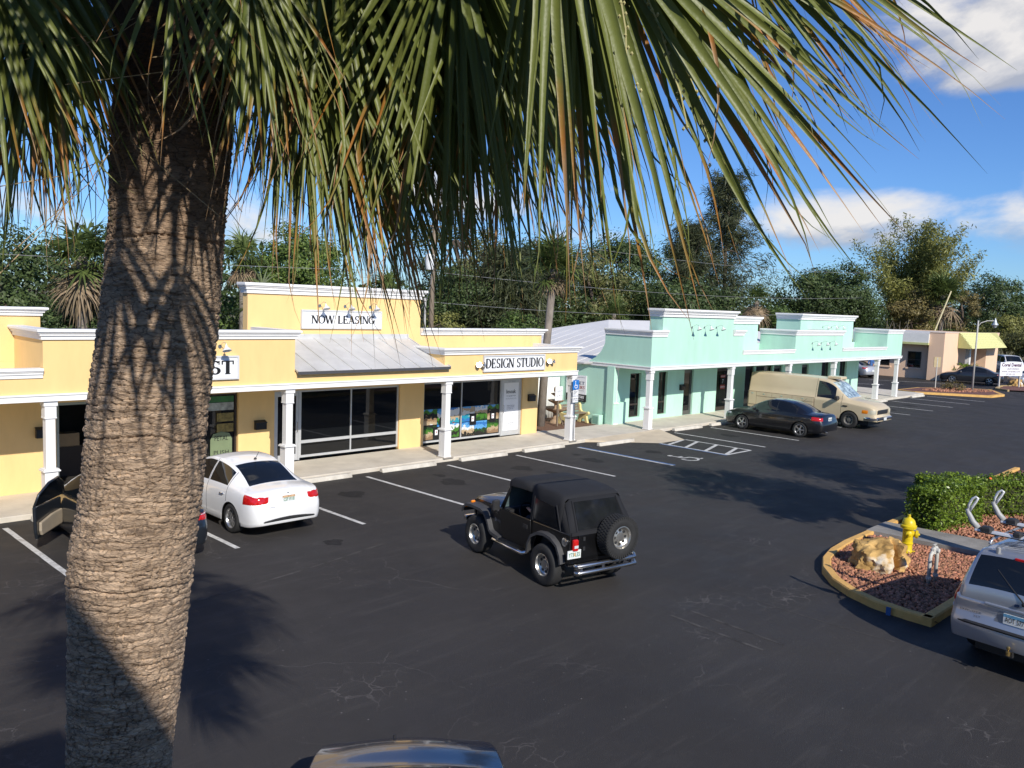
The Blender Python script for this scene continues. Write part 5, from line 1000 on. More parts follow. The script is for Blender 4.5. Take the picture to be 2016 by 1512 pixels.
def gravel(name, label, n, region, size, seed, mat, z0):
    rng = np.random.default_rng(seed); phi = (1+5**.5)/2; ico = np.array([(-1,phi,0),(1,phi,0),(-1,-phi,0),(1,-phi,0),(0,-1,phi),(0,1,phi),(0,-1,-phi),(0,1,-phi),(phi,0,-1),(phi,0,1),(-phi,0,-1),(-phi,0,1)])/1.9
    fa = np.array([(0,11,5),(0,5,1),(0,1,7),(0,7,10),(0,10,11),(1,5,9),(5,11,4),(11,10,2),(10,7,6),(7,1,8),(3,9,4),(3,4,2),(3,2,6),(3,6,8),(3,8,9),(4,9,5),(2,4,11),(6,2,10),(8,6,7),(9,8,1)])
    P = region(rng, n); n = len(P); s_ = rng.uniform(.55,1.35,(n,1,1))*size; sq = rng.uniform(.6,1.2,(n,1,3)); V = ico[None]*s_*sq*rng.uniform(.75,1.2,(n,12,1)); a = rng.uniform(0,6.28,n); c, s2 = np.cos(a)[:,None], np.sin(a)[:,None]
    V = np.stack([V[:,:,0]*c-V[:,:,1]*s2, V[:,:,0]*s2+V[:,:,1]*c, V[:,:,2]], 2); V += P[:,None,:]; F = (fa[None]+12*np.arange(n)[:,None,None]).reshape(-1,3); o = npmesh(name, V.reshape(-1,3), F, mat); tag(o, label, 'gravel', None, 'stuff'); return o
def in_isl(rng, n):
    q = []; 
    while len(q) < n:
        x, y = rng.uniform(-8.8,-4.15), rng.uniform(-15.6,-12.78)
        lim = np.interp(x, [-8.95,-8.82,-8.55,-8.15,-7.6,-6.95,-6.2,-5.3,-4], [-15.3,-14.75,-14.3,-13.82,-13.4,-13.1,-12.92,-12.83,-12.8])
        if y < lim and y > -15.55: q.append((x, y, .085+rng.uniform(0,.02)))
    return np.array(q)
gravel('lava_gravel', 'red lava rock gravel filling the hydrant island', 5200, in_isl, .036, 3, LAVA, .08)
gravel('lava_gravel', 'red lava rock gravel along the foot of the hedge', 3600, lambda r, n: np.stack([r.uniform(-2.5,5,n), r.uniform(-15.6,-13.7,n), .085+r.uniform(0,.02,n)], 1), .036, 4, LAVA, .08)
cw = MB(); cw.add([(-4.0,-12.62,.155),(-2.8,-12.6,.155),(-2.6,-15.8,.155),(-3.8,-15.8,.155),(-4.0,-12.62,.02),(-2.8,-12.6,.02),(-2.6,-15.8,.02),(-3.8,-15.8,.02)], [(0,1,2,3),(0,3,7,4),(1,5,6,2),(0,4,5,1),(2,6,7,3)]); struct(cw.build('island_walk', WALKG))
# hydrant
HY = thing('fire_hydrant', 'yellow fire hydrant standing on red lava rock', 'fire hydrant', (-4.92,-13.86,.08), R(25)); YEL = pm('hydrant_yellow', (.66,.50,.012), .4, var=.12, scale=8, dirt=.2)
m = MB(); m.lathe([(.17,0),(.17,.035),(.115,.045),(.105,.06),(.105,.20),(.118,.205),(.118,.225),(.105,.23),(.108,.50),(.115,.53),(.16,.54),(.16,.565),(.115,.57)], 24); m.build('barrel', YEL, HY, smooth=40)
m = MB(); m.lathe([(.165,.571),(.165,.60),(.14,.615),(.135,.66),(.115,.71),(.08,.745),(.045,.76),(.04,.775),(.028,.78),(.028,.83),(.001,.832)], 24); m.build('bonnet', YEL, HY, smooth=40)
for a, r_, z, L_ in ((180,.05,.44,.20),(0,.05,.44,.20),(-95,.07,.42,.20)):
    M = Matrix.Rotation(R(a),4,'Z') @ Matrix.Translation((0,0,z)) @ Matrix.Rotation(R(90),4,'Y'); m = MB(); m.lathe([(r_*.9,.06),(r_*.9,L_-.06),(r_*1.25,L_-.055),(r_*1.25,L_-.01),(r_*.9,L_),(r_*.35,L_+.005),(r_*.35,L_+.03),(.001,L_+.032)], 16, M); m.build('outlet_cap', YEL, HY, smooth=40)
for k in range(8): a = k*math.pi/4; m = MB(); m.lathe([(.012,0),(.012,.02),(.001,.022)], 6, Matrix.Translation((math.cos(a)*.145,math.sin(a)*.145,.034))); m.build('flange_bolt', YEL, HY)
# boulder: faceted, layered limestone with two humps
def boulder(name, label, loc, sx, sy, sz, seed, cols):
    bm = bmesh.new(); bmesh.ops.create_icosphere(bm, subdivisions=5, radius=1); rng = random.Random(seed); planes = []
    for _ in range(16):
        n = Vector((rng.gauss(0,1),rng.gauss(0,1),rng.gauss(0,.8)+.25)).normalized(); planes.append((n, rng.uniform(.62,.86)))
    from mathutils import noise
    for v in bm.verts:
        p = v.co.copy()
        for n, d in planes:
            e = p.dot(n)-d
            if e > 0: p -= n*e*.88
        q = p*3.0; p *= 1+.20*noise.noise(q*.8)+.10*noise.noise(q*2.2)+.045*noise.noise(q*6)+.02*noise.noise(q*14)
        cut = math.exp(-((p.x-.12-.2*p.z)/.10)**2)*max(0, -p.y+.25)*.62; p += Vector((0,1,-.25))*cut; p.z += .12*math.exp(-((p.x+.25)**2+(p.y)**2)/.1)
        v.co = Vector((p.x*sx, p.y*sy, max(p.z,-.3)*sz+.22*sz))
    me = bpy.data.meshes.new(name); bm.to_mesh(me); bm.free(); me.shade_smooth(); me.set_sharp_from_angle(angle=R(38)); o = bpy.data.objects.new(name, me); COL.objects.link(o); o.location = loc; me.materials.append(cols); return tag(o, label, 'rock')
def rock_mat():
    m = pm('limestone_ochre', (.36,.20,.05), .9, var=.45, scale=2.6, col2=(.56,.36,.13), bump=.7, bscale=14, detail=9); N = m.node_tree.nodes; K = m.node_tree.links; b = N['Principled BSDF']
    src = b.inputs['Base Color'].links[0].from_socket; g = N.new('ShaderNodeTexCoord'); sp = N.new('ShaderNodeSeparateXYZ'); K.new(g.outputs['Object'], sp.inputs[0]); nz = N.new('ShaderNodeTexNoise'); nz.inputs['Scale'].default_value = 3.4; nz.inputs['Detail'].default_value = 6; K.new(g.outputs['Object'], nz.inputs['Vector'])
    ad = N.new('ShaderNodeMath'); ad.operation = 'MULTIPLY_ADD'; K.new(nz.outputs[0], ad.inputs[0]); ad.inputs[1].default_value = -.8; K.new(sp.outputs[1], ad.inputs[2]); mr = N.new('ShaderNodeMapRange'); K.new(ad.outputs[0], mr.inputs[0]); mr.inputs[1].default_value = -.80; mr.inputs[2].default_value = -.95
    mx = N.new('ShaderNodeMixRGB'); K.new(mr.outputs[0], mx.inputs[0]); K.new(src, mx.inputs[1]); mx.inputs[2].default_value = (.72,.66,.54,1); K.new(mx.outputs[0], b.inputs['Base Color']); return m
bo = boulder('boulder', 'ochre limestone boulder on red lava rock by the hydrant', (-6.46,-13.93,.10), .70, .54, .56, 5, rock_mat()); bo.rotation_euler.z = R(-43)
boulder('boulder', 'pale ochre boulder at the foot of the dental sign', (52.3,-1.6,.1), .8, .6, .55, 9, MAT['limestone_ochre'])
# backflow preventer: two risers joined by a valve
BF = thing('backflow_valve', 'grey painted backflow pipe loop beside the silver utility vehicle', 'pipe', (-6.76,-14.98,.08), R(-5)); PG = pm('pipe_grey_paint', (.52,.51,.47), .55, var=.15, scale=9, dirt=.3)
m = MB(); m.tube([(-.14,0,0),(-.14,0,.50),(-.125,0,.575),(-.07,0,.615),(0,0,.62)], .036, 10); m.build('riser', PG, BF, smooth=True); m = MB(); m.tube([(.15,0,-.02),(.15,0,.56),(.14,0,.64),(.09,0,.69),(.03,0,.69)], .036, 10); m.build('riser', PG, BF, smooth=True)
m = MB(); m.cbx((.01,0,.655), .17, .10, .12, R(8), .03); m.lathe([(.045,0),(.045,.05),(.02,.06)], 10, Matrix.Translation((0,-.05,.66)) @ Matrix.Rotation(R(90),4,'X')); m.build('valve_body', PG, BF); m = MB(); m.tube([(.02,0,.71),(.02,0,.76)], .014, 6); m.bx(-.05,.09,-.012,.012,.755,.768); m.build('valve_handle', PG, BF)
for x in (-.14,.15): m = MB(); m.lathe([(.05,.12),(.05,.17)], 10, Matrix.Translation((x,0,0))); m.build('coupling', PG, BF, smooth=40)
# ---------------------------------------------------------------- garden between the two shops
FT = thing('garden_fountain', 'tiered concrete garden fountain with ball finial between the shops', 'fountain', (3.15,3.55,.09)); FC = pm('fountain_concrete', (.36,.25,.16), .9, var=.25, scale=6, dirt=.3, bump=.3, bscale=30)
m = MB(); m.lathe([(.26,0),(.22,.08),(.13,.16),(.10,.38),(.13,.46),(.30,.50),(.52,.60),(.55,.66),(.52,.66),(.30,.55),(.08,.54)], 28); m.build('bowl', FC, FT, smooth=40); m = MB(); m.lathe([(.08,.54),(.075,.80),(.12,.84),(.30,.92),(.36,.98),(.33,.98),(.1,.90)], 24); m.build('bowl', FC, FT, smooth=40)
m = MB(); m.lathe([(.06,.90),(.055,1.12),(.09,1.16),(.20,1.22),(.235,1.27),(.21,1.27),(.06,1.21)], 24); m.build('bowl', FC, FT, smooth=40); m = MB(); m.lathe([(.05,1.2),(.05,1.3),(.10,1.33),(.12,1.43),(.10,1.52),(.04,1.56),(.001,1.57)], 20); m.build('finial', FC, FT, smooth=40)
BN = thing('garden_bench', 'garden bench with pale yellow scrolled ends under the builder sign', 'bench', (3.75,3.05,.09), R(-3)); YC = pm('bench_yellow', (.66,.56,.25), .75, var=.08, dirt=.2)
for x in (-.62,.62): m = MB(); m.prism([(-.30,0),(-.16,0),(-.10,.16),(.05,.2),(.16,0),(.32,0),(.26,.2),(.22,.36),(.26,.5),(.34,.66),(.34,.80),(.26,.84),(.19,.76),(.17,.58),(.08,.48),(-.16,.47),(-.28,.50),(-.34,.43),(-.30,.36),(-.2,.33),(-.24,.16)], 'x', x-.055, x+.055); m.build('bench_end', YC, BN, bevel=.012)
for k in range(4): m = MB(); m.bx(-.56,.56,-.24+k*.11,-.15+k*.11,.43,.465); m.build('seat_slat', WOODP, BN)
for k in range(3): m = MB(); m.bx(-.56,.56,.20+.03*k,.225+.03*k,.52+.1*k,.6+.1*k); m.build('back_slat', WOODP, BN)
BS = thing('notice_board', 'small white notice panel on a braced wooden post', 'sign', (2.48,2.85,.09)); m = MB(); m.bx(-.03,.03,-.03,.03,0,1.25); m.build('post', WOODP, BS); m = MB(); m.tube([(.33,-.05,0),(.03,-.02,.62)], .025, 6); m.build('brace', WOODP, BS); m = MB(); m.cbx((-.02,-.05,1.37), .44, .05, .58, 0, .012); pn = m.build('panel', SIGNW, BS, bevel=.03); plain_text('FOUNTAIN\nCENTER', .3, .08, (-.16,-.078,1.42), X, Z, -Y, 'lettering', LETG, pn); plain_text('237', .3, .07, (-.16,-.078,1.25), X, Z, -Y, 'lettering', LETG, pn)
TS = thing('builder_sign', 'white and black builder sign on the shaded mint side wall', 'sign', (4.78,3.25,.92)); m = MB(); m.bx(-.03,0,0,1.15,.32,1.15); m.build('panel', SIGNW, TS); m = MB(); m.bx(-.031,0,0,1.15,0,.317); m.build('lower_panel', LETK, TS)
serif_text('TARGET', .95, .14, (-.03,1.05,.74), -Y, Z, -X).build('lettering', pm('letter_slate',(.12,.14,.19),.5), TS); serif_text('BUILDERS', .98, .13, (-.03,1.06,.56), -Y, Z, -X).build('lettering', LETR, TS); plain_text('CONSTRUCTION MANAGEMENT', .95, .035, (-.03,1.05,.46), -Y, Z, -X, 'lettering', LETG, TS)
plain_text('239.337.7585', .95, .12, (-.031,1.05,.14), -Y, Z, -X, 'lettering', SIGNW, TS, fat=.02); plain_text('www.target-builders.com', .9, .05, (-.031,1.02,.05), -Y, Z, -X, 'lettering', SIGNW, TS)
m = MB(); flat = [(-.034,.25+math.cos(a)*.5,.85+math.sin(a)*.22) for a in np.linspace(.2,1.9,14)]; m.tube(flat, .006, 4); m.build('swoosh', LETG, TS)
FN = thing('corrugated_fence', 'white corrugated fence closing the gap between the shops', 'fence', (.30,4.8,.05)); m = MB(); xs = np.arange(0, 4.48, .05); pr = [(x, .02*math.cos(x*2*math.pi/.2)) for x in xs]
m.loft([[Vector((x,y,0)) for x, y in pr],[Vector((x,y,1.85)) for x, y in pr]], False); fp = m.build('sheet', pm('fence_white',(.72,.72,.68),.6,var=.06,dirt=.2), FN, smooth=50); fp.modifiers.new('thick','SOLIDIFY').thickness = .01
for z in (.4,1.5): m = MB(); m.bx(0,4.45,.03,.07,z,z+.08); m.build('rail', WOODP, FN)
PS = thing('parking_sign', 'blue disabled parking sign with white plates on the corner porch post', 'sign', (-.02,-.17,0)); m = MB(); m.bx(-.02,.02,-.035,-.004,.13,2.42); m.build('pole', STEEL, PS); SB = pm('sign_blue',(.02,.17,.52),.4,var=.04)
m = MB(); m.bx(-.17,.17,-.045,-.036,2.03,2.38); s1 = m.build('panel', SB, PS, bevel=.01); m = MB(); m.bx(-.15,.15,-.045,-.036,1.80,2.01); s2 = m.build('plate', SIGNW, PS); m = MB(); m.bx(-.15,.15,-.0455,-.0365,1.56,1.78); s3 = m.build('plate', SIGNW, PS)
plain_text('PARKING BY\nDISABLED\nPERMIT\nONLY', .24, .16, (-.12,-.0455,1.825), X, Z, -Y, 'lettering', LETK, s2, .003); plain_text('$250 FINE\nF.S. 318.18', .24, .12, (-.12,-.046,1.60), X, Z, -Y, 'lettering', LETK, s3, .003)
m = MB()
for i in range(16):
    q = []
    for a, rr in ((150+245*i/16,.085),(150+245*(i+1)/16,.085),(150+245*(i+1)/16,.062),(150+245*i/16,.062)): q.append((math.cos(R(a))*rr, -.049, 2.16+math.sin(R(a))*rr))
    m.add(q, [(0,1,2,3)])
m.bx(-.04,-.015,-.05,-.047,2.16,2.29); m.bx(-.015,.07,-.0505,-.0475,2.18,2.205); m.bx(.055,.08,-.051,-.048,2.09,2.19); m.lathe([(.024,0),(.024,.003)], 12, Matrix.Translation((-.03,-.047,2.325)) @ Matrix.Rotation(R(90),4,'X')); m.build('wheelchair_symbol', SIGNW, s1)
# ---------------------------------------------------------------- far island with street lamp, small sign, dental sign
i2 = MB(); i2.add([(39.2,-3.4,.0),(41.5,-3.6,.0),(45.0,-1.8,.0),(44.5,-.6,.0),(40.8,1.9,.0),(37.0,2.0,.0),(36.6,.6,.0)]+[(39.2,-3.4,.14),(41.5,-3.6,.14),(45.0,-1.8,.14),(44.5,-.6,.14),(40.8,1.9,.14),(37.0,2.0,.14),(36.6,.6,.14)], [(i,(i+1)%7,(i+1)%7+7,i+7) for i in range(7)]+[tuple(range(7,14))]); struct(i2.build('kerb', KERBY))
b2 = MB(); b2.add([(39.4,-3.1,.146),(41.4,-3.3,.146),(44.6,-1.7,.146),(44.2,-.8,.146),(40.7,1.7,.146),(37.2,1.8,.146),(36.9,.7,.146)], [tuple(range(7))]); struct(b2.build('island_bed', pm('lava_fines',(.16,.07,.055),.95)))
gravel('lava_gravel', 'red lava rock gravel on the far lamp island', 700, lambda r, n: np.array([(q[0],q[1],.15) for q in zip(r.uniform(38.6,43.6,n), r.uniform(-2.4,1.0,n)) if abs((q[0]-38.6)*-.55+.9-q[1]) < 1.5]), .07, 8, LAVA, .1)
LP = thing('street_lamp', 'grey street lamp with curved arm on the far kerbed island', 'street lamp', (42.3,-1.3,.14)); m = MB(); m.tube([(0,0,0),(0,0,5.0)], [.07,.05], 10); m.build('pole', GREYPOLE, LP, smooth=True); m = MB(); m.tube([(0,0,4.55),(.15,-.15,4.85),(.45,-.45,5.0),(.8,-.8,5.02)], .03, 8); m.build('arm', GREYPOLE, LP, smooth=True); m = MB(); m.lathe([(.03,5.22),(.05,5.12),(.10,5.0),(.12,4.9),(.22,4.78),(.22,4.72),(.14,4.66),(.1,4.55),(.001,4.5)], 14, Matrix.Translation((.85,-.85,0))); m.build('lamp_head', pm('lamp_head_grey',(.42,.45,.46),.4,metal=.3), LP, smooth=40)
SP = thing('sign_post', 'thin post with a small sign seen edge-on, on the far island', 'sign', (42.0,1.1,.14), R(48)); m = MB(); m.bx(-.03,.03,-.03,.03,0,2.2); m.build('post', GREYPOLE, SP); m = MB(); m.bx(-.02,.02,-.25,.25,1.5,2.25); m.build('panel', pm('sign_back_tan',(.42,.33,.18),.6), SP)
da = math.atan2(-1.03, 2.29); DS = thing('dental_sign', 'white roadside dental sign on two posts', 'sign', (48.9,-1.2,0), da); 
for x in (.05,2.2): m = MB(); m.bx(x-.05,x+.05,-.05,.05,0,1.4); m.build('post', pm('post_pale',(.5,.47,.42),.7), DS)
m = MB(); m.bx(-.05,2.35,-.09,-.051,.98,2.02); dp = m.build('panel', SIGNW, DS); 
for tx, wd, hh, x, z, mt, fa in (('Coral Dental',2.1,.28,.08,1.69,LETN,.045),('and Denture',1.3,.16,.7,1.46,LETN,.01),('www.coraldds.com',1.95,.14,.15,1.25,LETN,.01),('239 542-1525',1.0,.12,.6,1.05,LETN,.01)): plain_text(tx, wd, hh, (x,-.09,z), X, Z, -Y, 'lettering', mt, dp, .006, fa)
ki = MB(); sweep(ki, [(46.5,-2.6),(47.2,-1.6),(50.5,-1.0),(58,-4.2)], [(-.15,-.02),(.0,-.02),(.0,.14),(-.15,.14)]); struct(ki.build('kerb', pm('kerb_faded',(.42,.30,.14),.8,var=.2)))
bd = MB(); bd.add([(46.6,-2.6,.1),(47.3,-1.75,.1),(50.5,-1.15,.1),(58,-4.3,.1),(57,-6.5,.1),(48,-4.5,.1)], [tuple(range(6))]); struct(bd.build('island_bed', MAT['lava_fines']))
for x0, y0, x1, y1 in ((46.0,7.5,49.6,2.0),(39.0,8.5,42.0,4.8)):
    m = MB(); flat_line(m, (x0,y0), (x1,y1), .12, .004); m.build('parking_stripe', LINE, LOT)
# ---------------------------------------------------------------- utility pole and wires
UP = thing('utility_pole', 'wooden utility pole with white transformer behind the yellow shops', 'utility pole', (8.1,18,0)); m = MB(); m.tube([(0,0,0),(.05,0,5),(.1,0,10.2)], [.17,.15,.11], 10); m.build('pole', WOODP, UP, smooth=True); m = MB(); m.bx(-.9,1.1,-.12,-.02,9.3,9.42); m.build('crossarm', WOODP, UP)
m = MB(); m.lathe([(.24,6.85),(.27,6.9),(.27,7.65),(.24,7.72),(.1,7.78),(.001,7.8)], 18, Matrix.Translation((-.36,-.2,0))); tf = m.build('transformer', pm('transformer_grey',(.70,.71,.71),.45,var=.05), UP, smooth=40)
for dx in (-.12,.12): m = MB(); m.lathe([(.04,7.75),(.06,7.8),(.03,7.88),(.05,7.92),(.02,8.0)], 8, Matrix.Translation((-.36+dx,-.2,0))); m.build('bushing', pm('bushing_brown',(.12,.07,.04),.4), tf)
for x in (-.8,0.1,1.0): m = MB(); m.lathe([(.03,9.42),(.05,9.48),(.03,9.55)], 8, Matrix.Translation((x,-.07,0))); m.build('insulator', pm('insulator_grey',(.3,.3,.3),.4), UP)
WIRE = pm('wire_grey', (.26,.26,.26), .6, var=.1)
def wire(label, a, b, sag, r_=.012):
    A, B = Vector(a), Vector(b); m = MB(); n = 24; m.tube([(A.lerp(B, i/n)-Z*sag*4*(i/n)*(1-i/n))-A for i in range(n+1)], r_, 5); o = m.build('power_line', WIRE, None, smooth=True, loc=A); tag(o, label, 'wire', 'overhead wires')
wire('overhead wire running left from the pole above the NOW LEASING parapet', (-45,19,6.8), (8.1,17.9,6.75), .5); wire('overhead wire running right from the pole at transformer height', (8.15,17.9,6.75), (70,18.5,7.2), .6); wire('highest overhead wire right of the utility pole', (9.0,17.9,9.5), (75,18.5,10.2), .8); wire('low overhead wire right of the utility pole', (8.15,17.9,5.0), (60,19,5.4), .6); wire('sagging service wire from the pole to the roof vent pipe', (8.15,17.85,7.1), (-.9,8.5,4.95), 1.2, .011)
# ---------------------------------------------------------------- two-storey wing behind the balcony: its roof edge shades the lower palm trunk
WG = thing('neighbour_wing', 'cream stucco two-storey wing behind the viewer, known by its shadow on the trunk', 'building', (-24.6,-21.2,0)); CR = pm('stucco_cream', (.68,.60,.45), .85, var=.04)
m = MB(); m.bx(-9,-.15,-11,-.15,0,7.3); m.build('wall', CR, WG); m = MB(); m.bx(-9.2,0,-11.2,0,7.3,7.7); m.build('roof', ROOFM, WG)
for x in (-6.5,-3.5):
    for z in (1.0,4.4): window(WG, x, x+1.4, -.16, z, z+1.5, (x+.7,), (), ALUM, .05)
# ---------------------------------------------------------------- foliage
def leafmat(name, c, var=.35, isl=.42, tr=.32, rough=.5): return pm(name, c, rough, var=var, scale=.9, island=isl, trans=tr, spec=.35)
LM = dict(dark=leafmat('leaf_dark',(.070,.105,.033)), mid=leafmat('leaf_mid',(.095,.145,.036)), light=leafmat('leaf_light',(.12,.18,.038)), olive=leafmat('leaf_olive',(.15,.155,.055)), bamboo=leafmat('leaf_bamboo',(.23,.235,.065)), brown=leafmat('leaf_brown',(.19,.155,.055)), pine=leafmat('leaf_pine',(.080,.092,.042)), hedge=leafmat('leaf_hedge',(.155,.23,.028),.35,.45,.25,.35), palm=leafmat('frond_green',(.11,.15,.042)), dead=leafmat('frond_dead',(.24,.18,.11),.3,.35,.15,.8))
BARK = pm('bark_brown', (.10,.075,.055), .95, var=.3, scale=5, bump=.5, bscale=20); BARKG = pm('bark_grey', (.20,.17,.14), .95, var=.3, scale=5, stretch=(1,1,.4), bump=.5, bscale=20)
def leaves(P, size, rng, asp=.45, up=.35, dirs=None, jit=.9, nb=None):
    """diamond leaves at points P; returns vertices and quads"""
    n = len(P); N = rng.normal(size=(n,3)); N[:,2] += up*2
    if nb is not None: N = N*.55+nb*1.5
    N /= np.linalg.norm(N,axis=1)[:,None]
    T = rng.normal(size=(n,3)) if dirs is None else dirs+rng.normal(size=(n,3))*jit*.35
    T -= N*(T*N).sum(1)[:,None]; T /= np.linalg.norm(T,axis=1)[:,None]+1e-9; B = np.cross(N,T); L = size*rng.uniform(.6,1.35,(n,1)); W_ = L*asp
    V = np.stack([P-T*L*.5, P+B*W_*.5+T*L*.05, P+T*L*.5, P-B*W_*.5+T*L*.05], 1).reshape(-1,3); return V, np.arange(n*4).reshape(-1,4)
def limbs(root, trunk, ends, r0, mat, rng, name='trunk'):
    m = MB(); m.tube(trunk, [r0*(1-.55*i/(len(trunk)-1)) for i in range(len(trunk))], 8); o = m.build(name, mat, root, smooth=True)
    for e in ends:
        k = rng.integers(len(trunk)//2, len(trunk)); a = Vector(trunk[k]); b = Vector(e); mid = a.lerp(b,.5)+Vector((0,0,.12*(b-a).length)); q = MB(); q.tube([a,mid,b], [r0*.36,r0*.22,r0*.07], 5); q.build('limb', mat, o, smooth=True)
    return o
def broad_tree(name, label, loc, h, rx, mat, n=7000, leaf=.26, seed=1, ry=None, low=.12, ncl=95, asp=.5, spread=.145, group='trees behind the shops', bark=BARK, gap=.0):
    n, leaf = (int(n*2.2), leaf*.80) if h > 3 else (n, leaf); rng = np.random.default_rng(seed); t = thing(name, label, 'tree', loc, 0, group); ry = ry or rx; zc = h*(.5+low/2); rz = h*(1-low)/2
    d = rng.normal(size=(ncl,3)); d /= np.linalg.norm(d,axis=1)[:,None]; rad = rng.uniform(.5,1.0,(ncl,1))**.6*(1+.22*np.sin(d[:,:1]*5+seed)*np.cos(d[:,2:]*4+seed*2)); Cc = d*rad*np.array([rx,ry,rz])*.88+np.array([0,0,zc])
    k = rng.integers(0,ncl,n); sg = rng.uniform(.6,1.3,ncl)[k][:,None]*spread*rx; P = Cc[k]+rng.normal(size=(n,3))*sg*np.array([1,1,.62]); P[:,2] = np.maximum(P[:,2], .1)
    nb = P-Cc[k]; nb /= np.linalg.norm(nb,axis=1)[:,None]+1e-6; gb = P-np.array([0,0,zc]); gb /= np.linalg.norm(gb,axis=1)[:,None]+1e-6; V, F = leaves(P, leaf, rng, asp, .35, None, .9, nb*.75+gb*.45); npmesh('crown', V, F, mat, t)
    tr = [(0,0,0),(rng.normal()*.15,rng.normal()*.15,h*.25),(rng.normal()*.3,rng.normal()*.3,h*.5),(rng.normal()*.4,rng.normal()*.4,h*.72)]; limbs(t, tr, Cc[rng.choice(ncl,9,False)], .035*h**.8+.04, bark, rng); return t
def fan(rng, org, d, L, nseg, droop, wid, ns=4, spread=150):
    """fan leaf: petiole direction d, nseg drooping blades; returns V,F,along"""
    d = d/np.linalg.norm(d); side = np.cross(d,[0,0,1.]); side /= np.linalg.norm(side)+1e-9; nn = np.cross(side,d); V = []; F = []; A = []
    hub = org+d*L*.45
    for a in np.linspace(-spread,spread,nseg):
        a = R(a+rng.normal()*3); q = d*math.cos(a)+side*math.sin(a)+nn*.12*rng.normal(); l = L*.62*(1-.25*abs(a)/2.6)*rng.uniform(.85,1.1); p = hub.copy(); o = len(V); sv = np.cross(q,nn); sv /= np.linalg.norm(sv)+1e-9
        for i in range(ns+1):
            t = i/ns; w = wid*(1-t**1.6)*(.5+.5*min(1,t*4)); V += [p-sv*w, p+sv*w]; A += [t,t]; g = np.array([0,0,-1.])*droop*(t+.12); q = q+g*.45; q /= np.linalg.norm(q); p = p+q*l/ns
        F += [(o+2*i,o+2*i+1,o+2*i+3,o+2*i+2) for i in range(ns)]
    return V, F, hub
def sabal(name, label, loc, h, cr, seed, nfr=26, skirt=16, nseg=18, trunk_r=.17, lean=(0,0), group='cabbage palms behind the shops', deadlen=1.0):
    rng = np.random.default_rng(seed); t = thing(name, label, 'palm tree', loc, 0, group); top = np.array([lean[0],lean[1],h]); m = MB(); m.tube([(0,0,0),(lean[0]*.4,lean[1]*.4,h*.5),tuple(top)], [trunk_r*1.15,trunk_r,trunk_r*.95], 10); m.build('trunk', BARKG, t, smooth=True)
    for nm, cnt, mat, e0, e1, drp, ll in (('crown',nfr,LM['palm'],-25,80,.9,1.0),('dead_skirt',skirt,LM['dead'],-86,-48,1.6,deadlen)):
        V, F = [], []
        for i in range(cnt):
            az = i*2.399+rng.normal()*.2; el = R(rng.uniform(e0,e1)); d = np.array([math.cos(az)*math.cos(el),math.sin(az)*math.cos(el),math.sin(el)]); v, f, hb = fan(rng, top+np.array([0,0,rng.uniform(-.3,.2)]), d, cr*ll*rng.uniform(.8,1.1), nseg, drp*rng.uniform(.5,1.3), .035*cr/1.5, 4); o = len(V); V += v; F += [tuple(q+o for q in k) for k in f]
            o = len(V); s_ = np.cross(d,[0,0,1.]); s_ /= np.linalg.norm(s_)+1e-9; V += [top-s_*.03, top+s_*.03, hb+s_*.02, hb-s_*.02]; F += [(o,o+1,o+2,o+3)]
        if V: npmesh(nm, np.array(V), np.array(F), mat, t)
    return t
BT = broad_tree
BT('broadleaf_tree','dark broadleaf tree at the far left behind the yellow shops',(-12.6,23,0),7.6,3.3,LM['dark'],9000,.24,1)
BT('broadleaf_tree','olive tree rising at the left picture edge',(-14.5,27,0),8.6,3.2,LM['olive'],7000,.26,2)
BT('broadleaf_tree','low dark bushy tree right behind the left parapet',(-11.0,17,0),4.9,3.0,LM['dark'],8000,.20,3)
BT('broadleaf_tree','brown-green tree just left of the palm trunk',(-9.0,25,0),7.0,2.6,LM['brown'],2600,.24,4)
sabal('cabbage_palm','shaggy cabbage palm left of the foreground trunk',(-11.8,15.5,0),6.3,2.0,5,30,26,20,.2,deadlen=1.25)
sabal('cabbage_palm','cabbage palm just right of the foreground trunk',(-1.6,22,0),7.0,1.7,6,30,22,20,.18,deadlen=1.1)
sabal('cabbage_palm','low cabbage palm beside the NOW LEASING parapet',(-3.2,17,0),4.6,1.7,61,24,8,18,.18,deadlen=1.1)
BT('broadleaf_tree','bright green tree above the NOW LEASING parapet',(5.2,28,0),10.2,3.2,LM['light'],9000,.26,7,ncl=60)
BT('broadleaf_tree','mid green tree behind the bright green one',(9.0,33,0),9.3,4.2,LM['mid'],8000,.28,8)
BT('broadleaf_tree','green thicket tree at the left of the tall parapet',(-3.5,27,0),7.2,3.6,LM['mid'],8000,.25,9)
sabal('cabbage_palm','dry cabbage palm over the right end of the tall parapet',(8.4,22.5,0),5.6,1.9,10,20,16,18,.18,deadlen=1.25)
BT('broadleaf_tree','yellow-green bush beside the utility pole',(10.0,19.5,0),5.2,1.6,LM['bamboo'],3600,.18,11,ncl=34)
BT('broadleaf_tree','tall thin-leaved tree behind the utility pole',(22.5,32,0),14.0,4.2,LM['olive'],6500,.30,12,ncl=46,spread=.13,low=.2)
BT('broadleaf_tree','dark tree behind the service wire',(18.5,26,0),8.2,4.0,LM['dark'],9000,.28,13)
BT('broadleaf_tree','leafy green shrub tree behind the vent pipes',(11.5,14,0),4.6,2.0,LM['mid'],5000,.20,14)
BT('broadleaf_tree','broad dark tree behind the middle palm',(32,34,0),11.6,5.0,LM['dark'],9000,.34,15)
BT('broadleaf_tree','olive tree between palm and pine',(40,33,0),11.0,4.2,LM['olive'],6500,.34,16)
